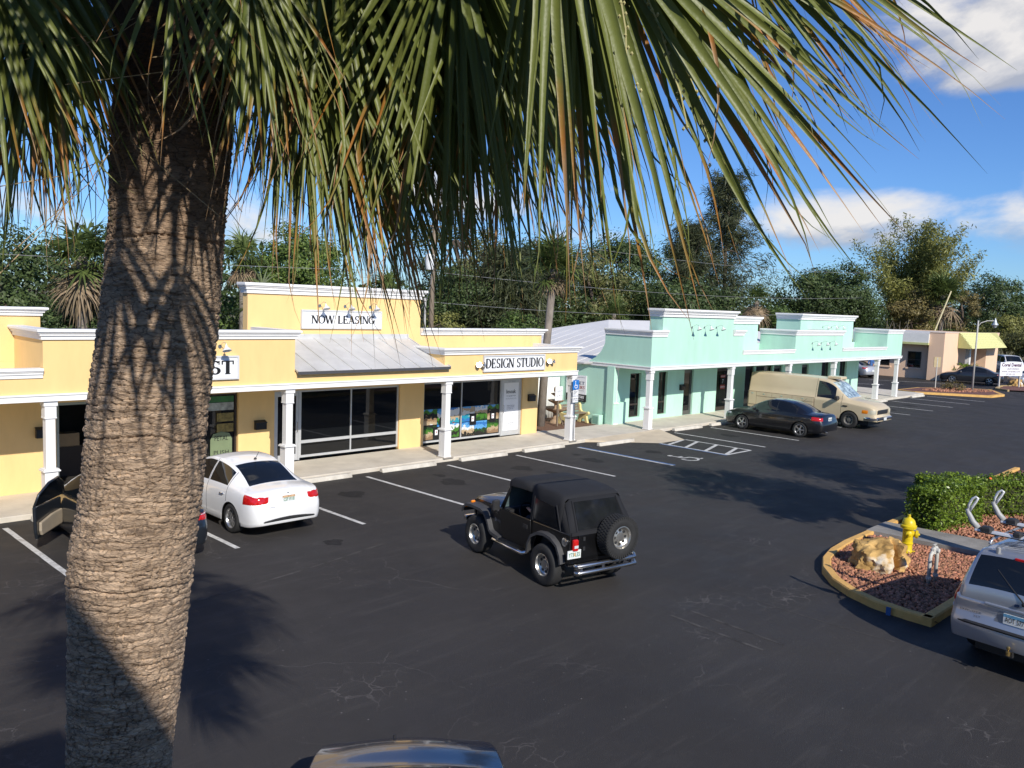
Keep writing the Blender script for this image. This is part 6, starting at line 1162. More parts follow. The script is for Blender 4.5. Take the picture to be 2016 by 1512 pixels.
BT('broadleaf_tree','dark tree left of the tall pine',(48,35,0),13.6,5.2,LM['dark'],9000,.38,17)
BT('broadleaf_tree','dark tree in front of the tall pine',(47,26,0),8.6,5.0,LM['dark'],8000,.36,18)
BT('broadleaf_tree','bright green shrub above the mint parapet',(58,22,0),6.0,3.6,LM['mid'],5000,.32,19,ncl=40)
BT('broadleaf_tree','dark rounded tree right of the pine',(80,27,0),11.8,6.4,LM['dark'],11000,.42,20)
BT('broadleaf_tree','green tree joining the rounded tree and the bamboo',(89,30,0),12.0,5.0,LM['mid'],7000,.42,21)
BT('broadleaf_tree','yellow-brown tree before the bamboo clump',(90,20,0),9.0,3.6,LM['brown'],5500,.36,22,ncl=40)
BT('broadleaf_tree','dark tree at the right picture edge',(139,24,0),13.5,6.5,LM['dark'],8000,.5,23)
BT('broadleaf_tree','yellow-green bush at the right picture edge',(113,15,0),6.6,4.6,LM['bamboo'],6000,.4,24,ncl=46)
BT('broadleaf_tree','low green bush behind the white wagon',(104,10,0),4.4,3.6,LM['olive'],4500,.36,25,ncl=40)
BT('broadleaf_tree','slim tree beside the bamboo at the right',(121,24,0),11.0,3.0,LM['brown'],2500,.4,26,ncl=24)
sabal('cabbage_palm','slender cabbage palm growing between the two shops',(1.95,3.3,0),6.6,1.75,30,40,5,22,.16,lean=(1.1,.6),deadlen=.8)
sabal('cabbage_palm','grey-green weeping palm behind the peach building',(91,17,0),8.2,3.4,31,54,10,18,.3,deadlen=1.5)
sabal('cabbage_palm','dry orange palm left of the mint rear parapet',(55,23,0),6.4,2.4,32,14,14,16,.25,deadlen=1.4)
sabal('cabbage_palm','small palm low behind the hip roof',(33,24,0),4.6,2.0,33,22,12,16,.2)
def pine(label, loc, h, w, seed):
    rng = np.random.default_rng(seed); t = thing('pine_tree', label, 'tree', loc, 0, 'trees behind the shops'); P = []; D = []; ends = []
    for i in range(95):
        z = h*(.16+.84*(i/95)**.85); az = rng.uniform(0,6.28); L = w*.5*(1.15-z/h)**.75*rng.uniform(.55,1.25)+.5; d = np.array([math.cos(az),math.sin(az),.55]); m_ = 150
        s_ = rng.uniform(.12,1,m_); base = np.array([0,0,z])+d*(s_*L)[:,None]; base += rng.normal(size=(m_,3))*.42; P.append(base); D.append(np.tile(np.array([d[0]*.8,d[1]*.8,-.45]),(m_,1))); ends.append(np.array([0,0,z])+d*L*.8)
    V, F = leaves(np.concatenate(P), .95, rng, .095, .1, np.concatenate(D), 1.4); npmesh('crown', V, F, LM['pine'], t); limbs(t, [(0,0,0),(.1,0,h*.3),(-.1,.1,h*.6),(0,0,h*.96)], [ends[k] for k in range(30,90,5)], .32, BARK, rng)
pine('tall feathery pine rising above the mint parapet', (72,37,0), 21.5, 11.5, 40); pine('shorter feathery pine left of the tall one', (62,36,0), 14.5, 9, 41); pine('dark feathery pine behind the sagging service wire', (19.5,23,0), 8.0, 5.5, 42)
def bamboo(label, loc, h, w, seed):
    rng = np.random.default_rng(seed); t = thing('bamboo_clump', label, 'bamboo', loc, 0); P = []; c = MB(); culms = []
    for i in range(58):
        az = rng.uniform(0,6.28); out = rng.uniform(.1,1)**.7*w*.5; hh = h*rng.uniform(.62,1.06)*(1-.18*(out/(w*.5))**2); b = np.array([rng.normal()*.8,rng.normal()*.8,0]); d = np.array([math.cos(az),math.sin(az)]); pts = []
        for k in range(8): s_ = k/7; pts.append((b[0]+d[0]*out*s_**1.7, b[1]+d[1]*out*s_**1.7, hh*(s_-.13*s_**3*(out/(w*.5)))))
        culms.append(pts); pa = np.array(pts); m_ = 950; s_ = rng.uniform(.2,1,m_)*7; j = np.minimum(s_.astype(int),6); f = (s_-j)[:,None]; q = pa[j]*(1-f)+pa[j+1]*f; P.append(q+rng.normal(size=(m_,3))*(.42+.75*(1-s_/7)[:,None]))
    V, F = leaves(np.concatenate(P), .52, rng, .26, .1); npmesh('crown', V, F, LM['bamboo'], t)
    for pts in culms[::2]: m = MB(); m.tube(pts, [.07*(1-.8*i/7) for i in range(8)], 5); m.build('culm', pm('bamboo_culm',(.30,.30,.10),.5), t, smooth=True)
bamboo('tall yellow-green bamboo clump behind the peach building', (101,24,0), 20.0, 20, 50)
# undergrowth that closes the wall of trees
rng = np.random.default_rng(60); n = 60000; xx = rng.uniform(-45,135,n); hh = 3.4+1.5*np.sin(xx*.35)+1.1*np.sin(xx*.9+1)+.6*np.sin(xx*2.1); P = np.stack([xx, 29+xx*.05+rng.normal(size=n)*1.3, np.maximum(rng.uniform(0,1,n)**.8*hh*1.25+rng.normal(size=n)*.3,.05)],1)
V, F = leaves(P, .42, rng, .5); o = npmesh('undergrowth', V, F, LM['dark']); tag(o, 'dark undergrowth filling the gaps below the trees', 'undergrowth', None, 'stuff')
n = 26000; xx = rng.uniform(-60,240,n); P = np.stack([xx, 62+rng.normal(size=n)*3, np.abs(rng.uniform(0,1,n))*(8+2.5*np.sin(xx*.13)+1.6*np.sin(xx*.37))],1); V, F = leaves(P, .9, rng, .55); o = npmesh('far_woods', V, F, LM['dark']); tag(o, 'far dark woods closing the horizon behind the trees', 'woods', None, 'stuff')
n = 9000; xx = rng.uniform(160,330,n); P = np.stack([xx, -60+rng.uniform(0,110,n), np.abs(rng.uniform(0,1,n))*(6+2*np.sin(xx*.2))],1); V, F = leaves(P, 1.3, rng, .55); o = npmesh('far_woods', V, F, LM['mid']); tag(o, 'far woods beyond the dental sign', 'woods', None, 'stuff')
# dead branch and pole over the mint roof
t = thing('bare_shrub', 'bare grey twigs sticking up behind the far mint parapet', 'shrub', (74,16,3.2)); 
for k in range(14): a = rng.uniform(-1.2,1.2); l = rng.uniform(1.2,2.6); m = MB(); m.tube([(k*.45-3,0,0),(k*.45-3+math.sin(a)*l*.5,.1,math.cos(a)*l*.55),(k*.45-3+math.sin(a)*l,.2,math.cos(a)*l*.9)], [.03,.02,.008], 4); m.build('twig', BARKG, t)
t = thing('guy_pole', 'pale leaning bare pole rising behind the mint end parapet', 'pole', (79.5,15,0)); m = MB(); m.tube([(0,0,0),(8.0,0,8.6)], .08, 6); m.build('shaft', pm('pale_pole',(.55,.48,.28),.6), t)
# shrub at the dental entrance and dry plants on the far island
BT('entrance_shrub','round green shrub beside the dental entrance',(54.6,3.0,0),1.5,.95,LM['hedge'],1500,.12,70,low=.02,ncl=24,group='small shrubs'); BT('entrance_shrub','small green shrub behind the dark grey saloon roof',(57.2,3.1,0),1.7,.9,LM['hedge'],1200,.12,71,low=.02,ncl=22,group='small shrubs'); BT('dry_shrub','low dry shrub on the far lamp island',(41.2,-.4,.14),.55,.9,LM['brown'],700,.10,72,low=.02,ncl=18,group='small shrubs')
# clipped hedge: a short block by the walk and a longer row turning away behind it
def hedge(label, loc, rz, L_, W_, H_, n, seed):
    HG = thing('hedge', label, 'hedge', loc, rz, 'clipped hedges'); rng = np.random.default_rng(seed)
    f = rng.integers(0,12,n); u, v, w = rng.uniform(0,1,(3,n)); dep = np.abs(rng.normal(size=n))*.09; px = np.where(f < 2, dep, u*L_); px = np.where(f == 2, L_-dep, px); py = np.where((f >= 3) & (f < 6), -W_/2+dep, (v-.5)*W_); py = np.where(f == 6, W_/2-dep, py); pz = np.where(f >= 7, H_-dep, w*H_)
    und = .05*np.sin(px*3.1+seed)+.04*np.sin(px*7+1)+.03*np.sin(py*9); corner = np.clip((.16-px)/.16,0,1)+np.clip((px-L_+.16)/.16,0,1); pz = pz-np.clip(pz-H_+.12,0,1)*corner*.6
    P = np.stack([px+rng.normal(size=n)*.035, py*(1-.12*corner)+rng.normal(size=n)*.03, np.maximum(pz+und*(pz/H_)+rng.normal(size=n)*.03, .03)],1); ext = rng.uniform(0,1,n) < .03; P[ext,2] += rng.uniform(0,.12,ext.sum())
    V, F = leaves(P, .075, rng, .55, .5); npmesh('foliage', V, F, LM['hedge'], HG)
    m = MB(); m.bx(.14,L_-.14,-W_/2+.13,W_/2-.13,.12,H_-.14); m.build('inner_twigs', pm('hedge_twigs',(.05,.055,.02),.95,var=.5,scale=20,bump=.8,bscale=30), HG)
    for k in range(int(L_/.5)): m = MB(); x = .25+k*.5; m.tube([(x,0,-.02),(x+.05,.03,.4)], [.03,.02], 5); m.build('stem', BARK, HG)
    return HG
hedge('clipped hedge block ending at the island walk', (-2.55,-13.32,.07), R(-10), 2.1, .95, .97, 9000, 80); H2 = hedge('longer clipped hedge row leaving the picture at the right', (-.75,-12.75,.07), R(-37), 7.0, .95, .95, 20000, 81)
m = MB(); m.lathe([(.001,0),(.03,.01),(.035,.035),(.012,.04)], 7, Matrix.Translation((1.6,-.3,.98)) @ Matrix.Rotation(R(40),4,'X')); m.build('flower', pm('flower_orange',(.75,.14,.03),.6), H2)
# tree right of the frame: its crown throws the shade on the lot and the island
BT('shade_tree','broadleaf tree beyond the right picture edge shading hydrant island and lot',(-5.4,-19.0,0),9.0,2.3,LM['mid'],2600,.30,90,low=.60,ncl=44,spread=.15,group='shade trees',ry=2.2); BT('shade_tree','second tree beyond the right picture edge shading the hedge',(-.4,-19.6,0),9.0,2.3,LM['mid'],2600,.30,91,low=.60,ncl=36,spread=.15,group='shade trees')
# ---------------------------------------------------------------- foreground palm
PT = thing('palm_tree', 'big cabbage palm with rough trunk standing right before the balcony', 'palm tree', (-22.75,-17.52,0)); PO = np.array([-22.75,-17.52,0])
tp = np.array([(-22.75,-17.52,0,.23),(-22.68,-17.48,1.6,.20),(-22.60,-17.44,2.8,.186),(-22.55,-17.41,3.46,.174),(-22.51,-17.385,3.91,.196),(-22.49,-17.37,4.17,.210),(-22.45,-17.36,4.42,.206),(-22.42,-17.34,4.68,.205),(-22.38,-17.33,4.94,.202),(-22.34,-17.30,5.28,.200),(-22.32,-17.29,5.54,.208),(-22.28,-17.25,5.81,.212),(-22.24,-17.22,6.08,.20),(-22.21,-17.18,6.40,.16)])
fx, fy, fr = (hermite([(q[2], q[k]*(.93 if k == 3 else 1)) for q in tp]) for k in (0,1,3))
zz = np.concatenate([np.arange(0,3.3,.05), np.arange(3.3,6.4,.0037)]); na = 300; th = np.linspace(0,2*math.pi,na,endpoint=False); ZZ, TH = np.meshgrid(zz, th, indexing='ij')
fr_ = lambda x: x-np.floor(x); hsh = lambda a, b: fr_(np.sin(a*12.9898+b*78.233)*43758.5453)
def vnoise(a, b, sd):     # smooth value noise, periodic in a with period 2 pi times its own scale
    i, j = np.floor(a), np.floor(b); u, v = a-i, b-j; u, v = u*u*(3-2*u), v*v*(3-2*v); return (hsh(i,j+sd)*(1-u)+hsh(i+1,j+sd)*u)*(1-v)+(hsh(i,j+1+sd)*(1-u)+hsh(i+1,j+1+sd)*u)*v-.5
A1 = TH/(2*math.pi); wav = .020*vnoise(A1*9,ZZ*9,1)+.012*vnoise(A1*26,ZZ*22,2)+.006*vnoise(A1*70,ZZ*50,3)
zd = ZZ+wav+.030*np.sin(TH+.6); ph = zd/.0185+.8*np.sin(zd*7.1)+.5*np.sin(zd*19.7); k = np.floor(ph); s_ = ph-k
gate = np.clip((vnoise(A1*14+k*3.7,k*1.3,7)+.22)*4,0,1)          # a scar line is deep only along parts of its way round
cell = A1*(34+np.floor(hsh(k,1.)*16))+hsh(k,3.)*10+.5*vnoise(A1*60,ZZ*60,5); ci = np.floor(cell); cf = cell-ci
D = .0042*(s_**.5)*(.3+.7*hsh(k,9.)) - .013*np.exp(-(s_/.15)**2)*gate + .0050*(hsh(k,ci)-.5) - .009*np.exp(-(np.minimum(cf,1-cf)/.07)**2)*(hsh(k+7,ci) > .55) + .005*vnoise(A1*7,ZZ*3,8) + .0035*vnoise(A1*40,ZZ*40,9) + .0045*vnoise(A1*120,ZZ*150,10)
big = np.exp(-(fr_(zd/.29+.3*np.sin(zd*3))/.03)**2)*np.clip(vnoise(A1*5,ZZ*4,11)*4+.3,0,1); D -= .014*big
D = np.where(ZZ < 3.2, D*.6, D); RR = fr(ZZ)+D; V = np.stack([fx(ZZ)+RR*np.cos(TH)-PO[0], fy(ZZ)+RR*np.sin(TH)-PO[1], ZZ],2).reshape(-1,3)
I, Jn = np.meshgrid(np.arange(len(zz)-1), np.arange(na), indexing='ij'); J2 = (Jn+1) % na; F = np.stack([I*na+Jn, I*na+J2, (I+1)*na+J2, (I+1)*na+Jn],2).reshape(-1,4)
def bark_mat():
    m = pm('palm_bark', (.33,.225,.145), .95, var=.34, scale=11, col2=(.50,.365,.25), bump=.8, bscale=70, stretch=(1,1,4.5), detail=9, dirt=.6); N = m.node_tree.nodes; K = m.node_tree.links; b = N['Principled BSDF']; src = b.inputs['Base Color'].links[0].from_socket
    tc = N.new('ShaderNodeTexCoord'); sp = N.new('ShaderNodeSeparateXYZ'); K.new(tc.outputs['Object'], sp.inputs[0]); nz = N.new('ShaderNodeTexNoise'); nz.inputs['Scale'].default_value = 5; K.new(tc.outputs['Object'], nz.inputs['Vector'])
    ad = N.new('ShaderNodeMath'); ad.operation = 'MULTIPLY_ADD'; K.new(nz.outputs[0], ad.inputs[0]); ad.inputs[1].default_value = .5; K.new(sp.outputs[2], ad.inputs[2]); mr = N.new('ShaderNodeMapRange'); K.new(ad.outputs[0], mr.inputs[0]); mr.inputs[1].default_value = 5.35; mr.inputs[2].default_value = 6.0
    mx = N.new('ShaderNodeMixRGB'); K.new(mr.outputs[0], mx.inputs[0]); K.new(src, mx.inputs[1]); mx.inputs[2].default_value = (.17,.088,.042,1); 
    def dark(src, height, lo, hi, amt, c):
        q = N.new('ShaderNodeMapRange'); K.new(height, q.inputs[0]); q.inputs[1].default_value = lo; q.inputs[2].default_value = hi; q.inputs[3].default_value = amt; q.inputs[4].default_value = 0; z = N.new('ShaderNodeMixRGB'); K.new(q.outputs[0], z.inputs[0]); K.new(src, z.inputs[1]); z.inputs[2].default_value = c; return z.outputs[0]
    m1 = N.new('ShaderNodeMapping'); K.new(tc.outputs['Object'], m1.inputs[0]); m1.inputs['Scale'].default_value = (1,1,2.6); dn = N.new('ShaderNodeTexNoise'); dn.inputs['Scale'].default_value = 14; dn.inputs['Detail'].default_value = 4; K.new(m1.outputs[0], dn.inputs['Vector']); va = N.new('ShaderNodeVectorMath'); va.operation = 'MULTIPLY_ADD'; K.new(dn.outputs['Color'], va.inputs[0]); va.inputs[1].default_value = (.07,.07,.12); K.new(m1.outputs[0], va.inputs[2])
    vo = N.new('ShaderNodeTexVoronoi'); vo.feature = 'DISTANCE_TO_EDGE'; vo.inputs['Scale'].default_value = 17; K.new(va.outputs[0], vo.inputs['Vector']); o1 = dark(mx.outputs[0], vo.outputs['Distance'], .0, .075, .72, (.075,.05,.034,1))
    m2 = N.new('ShaderNodeMapping'); K.new(tc.outputs['Object'], m2.inputs[0]); m2.inputs['Scale'].default_value = (1,1,7); n4 = N.new('ShaderNodeTexNoise'); n4.inputs['Scale'].default_value = 9; n4.inputs['Detail'].default_value = 8; n4.inputs['Roughness'].default_value = .7; K.new(m2.outputs[0], n4.inputs['Vector']); o2 = dark(o1, n4.outputs[0], .30, .44, .55, (.10,.068,.045,1)); K.new(o2, b.inputs['Base Color']); return m
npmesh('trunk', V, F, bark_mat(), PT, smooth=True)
FIB = pm('palm_fibre', (.085,.05,.028), .95, var=.4, scale=12, stretch=(3,3,.4), bump=.6, bscale=50)
rng = np.random.default_rng(100); TOP = Vector((-22.23,-17.20,6.15))-Vector(PO)
for i in range(34):        # old leaf bases round the head of the trunk
    az = i*2.399; z = 5.78+.55*(i/34); r_ = .19; c = Vector((float(fx(z)),float(fy(z)),z))-Vector(PO); d = Vector((math.cos(az),math.sin(az),0)); s1 = Vector((-d.y,d.x,0)); m = MB(); L_ = rng.uniform(.16,.30); rings = []
    for q in range(4):
        t = q/3; p = c+d*(r_*.82+.10*t+.06*t*t)+Z*(L_*t); w = .075*(1-.55*t); h_ = .022*(1-.3*t); rings.append([p-s1*w-d*h_, p+s1*w-d*h_, p+s1*w*.8+d*h_, p-s1*w*.8+d*h_])
    m.loft(rings, True, True, True); m.build('leaf_base', FIB, PT, smooth=40)
def frond_mat(name, g0, g1, tip, dry, a0=.70, a1=.93):
    m = bpy.data.materials.new(name); m.use_nodes = True; N = m.node_tree.nodes; K = m.node_tree.links; b = N['Principled BSDF']; at = N.new('ShaderNodeAttribute'); at.attribute_name = 'along'; ge = N.new('ShaderNodeNewGeometry'); tc = N.new('ShaderNodeTexCoord')
    nz = N.new('ShaderNodeTexNoise'); nz.inputs['Scale'].default_value = 9; nz.inputs['Detail'].default_value = 5; K.new(tc.outputs['Object'], nz.inputs['Vector'])
    ad = N.new('ShaderNodeMath'); ad.operation = 'MULTIPLY_ADD'; K.new(nz.outputs[0], ad.inputs[0]); ad.inputs[1].default_value = .35; K.new(at.outputs['Fac'], ad.inputs[2]); a2 = N.new('ShaderNodeMath'); a2.operation = 'MULTIPLY_ADD'; oi = N.new('ShaderNodeObjectInfo'); sm = N.new('ShaderNodeMath'); K.new(ge.outputs['Random Per Island'], sm.inputs[0]); K.new(oi.outputs['Random'], sm.inputs[1]); fc = N.new('ShaderNodeMath'); fc.operation = 'FRACT'; K.new(sm.outputs[0], fc.inputs[0]); pw = N.new('ShaderNodeMath'); pw.operation = 'POWER'; K.new(fc.outputs[0], pw.inputs[0]); pw.inputs[1].default_value = 2.0; K.new(pw.outputs[0], a2.inputs[0]); a2.inputs[1].default_value = .58; K.new(ad.outputs[0], a2.inputs[2])
    rp = N.new('ShaderNodeValToRGB'); e = rp.color_ramp.elements; e[0].position = .0; e[0].color = g0+(1,); e[1].position = 1; e[1].color = dry+(1,)
    for p, c in ((.55,g1),(a0+.12,g1),(a1,tip)): q = e.new(p); q.color = c+(1,)
    dv = N.new('ShaderNodeMath'); dv.operation = 'MULTIPLY'; K.new(a2.outputs[0], dv.inputs[0]); dv.inputs[1].default_value = .68; K.new(dv.outputs[0], rp.inputs[0]); K.new(rp.outputs[0], b.inputs['Base Color']); b.inputs['Roughness'].default_value = .44; b.inputs['Specular IOR Level'].default_value = .4
    tr = N.new('ShaderNodeBsdfTranslucent'); K.new(rp.outputs[0], tr.inputs[0]); ms = N.new('ShaderNodeMixShader'); ms.inputs[0].default_value = .25; K.new(b.outputs[0], ms.inputs[1]); K.new(tr.outputs[0], ms.inputs[2]); K.new(ms.outputs[0], N['Material Output'].inputs[0])
    nz2 = N.new('ShaderNodeTexNoise'); nz2.inputs['Scale'].default_value = 60; K.new(tc.outputs['Object'], nz2.inputs['Vector']); bp = N.new('ShaderNodeBump'); bp.inputs['Strength'].default_value = .12; bp.inputs['Distance'].default_value = .01; K.new(nz2.outputs[0], bp.inputs['Height']); K.new(bp.outputs[0], b.inputs['Normal']); return m
FG = frond_mat('palm_leaf', (.078,.110,.022), (.155,.178,.038), (.40,.17,.035), (.38,.24,.12)); PET = pm('palm_petiole', (.20,.20,.06), .5, var=.2, scale=5)
def frond(hub, droop=1.6, L=1.12, nside=26, seed=0, costa=.42, sep=False, sweep0=105, width=.021, tilt=0.0, arch=.28, spike=1.0):
    """costapalmate leaf: arching petiole, curved rib, blades folded along their middle that droop under their weight"""
    rng = np.random.default_rng(200+seed); H = Vector(hub)-Vector(PO); S0 = TOP+(H-TOP)*.10; mid = S0.lerp(H,.55)+Z*arch; pts = [S0*(1-t)**2+mid*2*t*(1-t)+H*t*t for t in np.linspace(0,1,10)]
    m = MB(); m.tube(pts, [.030-.016*i/9 for i in range(10)], 7); fo = m.build('frond', PET, PT, smooth=True)
    tan = np.array((pts[-1]-pts[-2]).normalized()); side = np.cross(tan,[0,0,1.]); side /= np.linalg.norm(side); side = side*math.cos(tilt)+np.cross(tan,side)*math.sin(tilt); ribs = [np.array(H)]; d = tan.copy(); dirs = [d.copy()]
    for i in range(8): d = d+np.array([0,0,-.16]); d /= np.linalg.norm(d); ribs.append(ribs[-1]+d*costa/8); dirs.append(d.copy())
    q = MB(); q.tube([Vector(p) for p in ribs], [.014-.0012*i for i in range(9)], 6); q.build('rib', PET, fo, smooth=True)
    allV, allF, allA = [], [], []; ns = 13
    for sgn in (-1,1):
        for i in range(nside):
            s_ = (i+.5)/nside; x = s_*8; j = min(int(x),7); f = x-j; p = ribs[j]*(1-f)+ribs[j+1]*f; dd = dirs[j]*(1-f)+dirs[j+1]*f; a = R(sweep0*(1-s_)**.9+5+rng.normal()*2.5); nn = np.cross(side,dd); nn /= np.linalg.norm(nn)
            g = dd*math.cos(a)+sgn*side*math.sin(a)+nn*rng.normal()*.05; g /= np.linalg.norm(g); l = L*(.70+.30*math.sin(math.pi*min(1,s_*.8+.18)))*rng.uniform(.86,1.1); V, A = [], []; up = nn*(1 if nn[2] > 0 else -1); pp = p.copy(); w0 = width*rng.uniform(.8,1.15)*(1-.35*s_); tw = rng.normal()*.5; drp = droop*rng.uniform(.75,1.3)
            for k_ in range(ns+1):
                t = k_/ns; w = w0*min(1,.28+t*3.2)*max(0.03,(1-max(0,t-.30)/.70)**1.15); sv = np.cross(g,up); sv /= np.linalg.norm(sv)+1e-9; ux = np.cross(sv,g); c_, s2 = math.cos(tw*t), math.sin(tw*t); sv2 = sv*c_+ux*s2; ux2 = ux*c_-sv*s2
                V += [pp-sv2*w+ux2*w*.55, pp, pp+sv2*w+ux2*w*.55]; A += [t]*3; pp = pp+g*l/ns; g = g+np.array([0,0,-1.])*drp*(.25+t)*1.0/ns*1.6+rng.normal(size=3)*.018; g /= np.linalg.norm(g)
            Fq = []
            for k_ in range(ns): b = k_*3; Fq += [(b,b+1,b+4,b+3),(b+1,b+2,b+5,b+4)]
            if sep: npmesh('leaf_blade', np.array(V), np.array(Fq), FG, fo, attr=A, smooth=True)
            else: o = len(allV); allV += V; allA += A; allF += [tuple(v+o for v in h) for h in Fq]
    if not sep: npmesh('blades', np.array(allV), np.array(allF), FG, fo, attr=allA, smooth=True)['kind'] = 'stuff'
    return fo
CR_ = np.array((0.703,-0.711,0.0))
def hanging_fan(hub, ax, spread, L, n, hw, droop, yaw, seed, sep, costa=.22):
    """leaf whose blade hangs: folded blades radiate from hub about the direction ax (degrees off plumb) in a near-vertical plane turned by yaw"""
    rng = np.random.default_rng(300+seed); H = Vector(hub)-Vector(PO); S0 = TOP+(H-TOP)*.08; mid = S0.lerp(H,.6)+Z*.30; pts = [S0*(1-t)**2+mid*2*t*(1-t)+H*t*t for t in np.linspace(0,1,10)]; m = MB(); m.tube(pts, [.028-.015*i/9 for i in range(10)], 7); fo = m.build('frond', PET, PT, smooth=True)
    c, s_ = math.cos(R(yaw)), math.sin(R(yaw)); side = np.array([CR_[0]*c-CR_[1]*s_, CR_[0]*s_+CR_[1]*c, 0]); nrm = np.array([side[1],-side[0],0.]); out = np.array((H-TOP).normalized()); out[2] = 0
    axis = np.array([0,0,-1.])*math.cos(R(ax))+side*math.sin(R(ax)); H0 = np.array(H); q = MB(); q.tube([Vector(H0), Vector(H0+axis*costa*.5), Vector(H0+axis*costa)], [.013,.010,.004], 6); q.build('rib', PET, fo, smooth=True)
    VV, FF, AA = [], [], []; ns = 12
    for i in range(n):
        f = (i+.5)/n*2-1; a = R(ax+spread*f+rng.normal()*2.2); p = H0+axis*costa*(1-abs(f))*.9; g = np.array([0,0,-1.])*math.cos(a)+side*math.sin(a)+nrm*rng.normal()*.13+out*.10*(1-abs(f)); g /= np.linalg.norm(g); l = L*(1-.16*f*f)*rng.uniform(.80,1.08)
        tw = rng.normal()*.6; w0 = hw*.9*rng.uniform(.65,1.25); up = nrm+side*rng.normal()*.25; V, A = [], []; kink = rng.uniform(.55,.95); kd = rng.normal(size=3)*.22; drp = droop*rng.uniform(.6,1.5)
        for k_ in range(ns+1):
            t = k_/ns; w = w0*min(1,.35+t*3.0)*max(.02,1-max(0,t-.32)/.68)**1.1; sv = np.cross(g,up); sv /= np.linalg.norm(sv)+1e-9; ux = np.cross(sv,g); c_, s2 = math.cos(tw*t), math.sin(tw*t); sv2 = sv*c_+ux*s2; ux2 = ux*c_-sv*s2
            V += [p-sv2*w+ux2*w*.6, p, p+sv2*w+ux2*w*.6]; A += [t]*3; p = p+g*l/ns; g = g+np.array([0,0,-1.])*drp*(.1+t)*1.5/ns+(kd*.5 if t > kink else 0)+rng.normal(size=3)*.012; g /= np.linalg.norm(g)
        Fq = []
        for k_ in range(ns): b = k_*3; Fq += [(b,b+1,b+4,b+3),(b+1,b+2,b+5,b+4)]
        if sep: npmesh('leaf_blade', np.array(V), np.array(Fq), FG, fo, attr=A, smooth=True)
        else: o = len(VV); VV += V; AA += A; FF += [tuple(v+o for v in h) for h in Fq]
    if VV: npmesh('blades', np.array(VV), np.array(FF), FG, fo, attr=AA, smooth=True)['kind'] = 'stuff'
FANS = [(-22.09,-17.65,6.13,15,22,1.10,60,.0135,.4,0,0),(-21.93,-17.51,6.26,18,24,1.15,60,.0135,.4,20,0),(-21.58,-18.13,6.38,0,34,1.18,64,.013,.5,10,0),(-21.53,-17.82,6.42,-4,34,1.15,64,.013,.5,-20,0),(-22.74,-17.36,6.09,-2,34,.80,54,.0125,.5,15,0),
 (-22.27,-18.96,6.03,37,42,1.0,66,.0125,.32,10,1),(-22.02,-18.85,6.23,48,36,1.0,50,.0128,.32,-15,1),(-22.06,-18.75,6.20,14,22,1.0,34,.0135,.45,10,1),(-21.65,-18.69,6.48,50,34,1.02,40,.014,.35,10,0),
 (-21.86,-18.21,6.30,2,45,1.14,64,.0125,.6,-20,1),(-21.69,-17.80,6.44,-4,50,1.16,64,.0125,.7,30,0),(-22.03,-17.76,6.37,13,34,1.32,72,.0135,.55,0,1),(-21.95,-17.55,6.42,16,30,1.30,64,.0130,.5,15,0),(-21.75,-18.05,6.40,2,40,1.22,64,.0130,.6,-5,0),(-21.85,-17.20,6.51,6,45,.98,60,.0125,.7,-25,0),(-22.22,-17.79,6.19,-10,36,.70,46,.011,.6,25,0),
 (-22.72,-17.20,6.29,-8,45,1.02,60,.0125,.6,0,0),(-22.95,-17.51,6.05,6,40,.70,46,.0115,.6,25,0),(-22.45,-16.67,6.44,-4,45,1.06,60,.0130,.7,-20,0),(-22.86,-16.63,6.38,10,42,1.10,56,.0130,.6,15,0),
 (-22.56,-17.83,6.07,4,42,.52,12,.0095,.5,0,0),(-22.37,-17.86,6.15,10,36,.66,15,.010,.5,20,0),(-21.45,-17.15,6.68,4,48,1.08,60,.0135,.7,10,0),(-21.15,-17.60,6.71,10,48,1.1,60,.0135,.7,-10,0),(-21.85,-16.62,6.59,0,48,.95,50,.013,.7,0,0),
 (-21.55,-17.95,6.42,8,44,1.05,56,.0125,.6,5,0),(-23.12,-18.98,6.42,0,34,.80,15,.014,.4,10,0),(-22.72,-18.62,6.42,-4,38,.70,18,.012,.5,-15,0),(-23.02,-19.18,6.36,4,34,.72,14,.014,.4,25,0)]  # closing entries hang above the frame, added to cast streak shadows on the trunk
for i, q in enumerate(FANS): hanging_fan(q[:3], *q[3:10], i, bool(q[10]))
for i, (az, el, ln) in enumerate(((-100,38,1.5),(-60,50,1.4),(-20,35,1.5),(20,48,1.4),(60,35,1.5),(100,50,1.4),(140,38,1.5),(178,55,1.4),(-130,62,1.4),(-80,78,1.3),(40,75,1.3),(160,80,1.2),(-35,20,1.6),(5,22,1.6))):
    a, e = R(az), R(el); h_ = np.array(TOP)+PO+np.array([0,0,.25])+np.array([math.cos(a)*math.cos(e),math.sin(a)*math.cos(e),math.sin(e)])*ln; frond(tuple(h_), 1.2, 1.1, 22, 40+i, .4, False, 110, .020, 0, .1)
for i, hb in enumerate(((-22.85,-18.05,6.95),(-22.25,-18.15,7.05),(-21.70,-17.95,7.0),(-23.15,-17.55,6.9),(-22.5,-17.65,7.25),(-21.30,-17.45,6.95),(-22.0,-17.75,7.2),(-23.0,-17.85,7.05),(-22.9,-18.42,6.95),(-23.3,-17.9,7.0),(-22.3,-18.35,7.05),(-21.6,-18.3,7.05),(-21.85,-18.5,7.0),(-23.35,-18.1,6.85),(-21.4,-18.1,7.0))): frond(hb, .38, .90, 34, 80+i, .42, False, 125, .021, 0, .25)  # unseen overhead canopy, added to keep sun off the hanging fans below
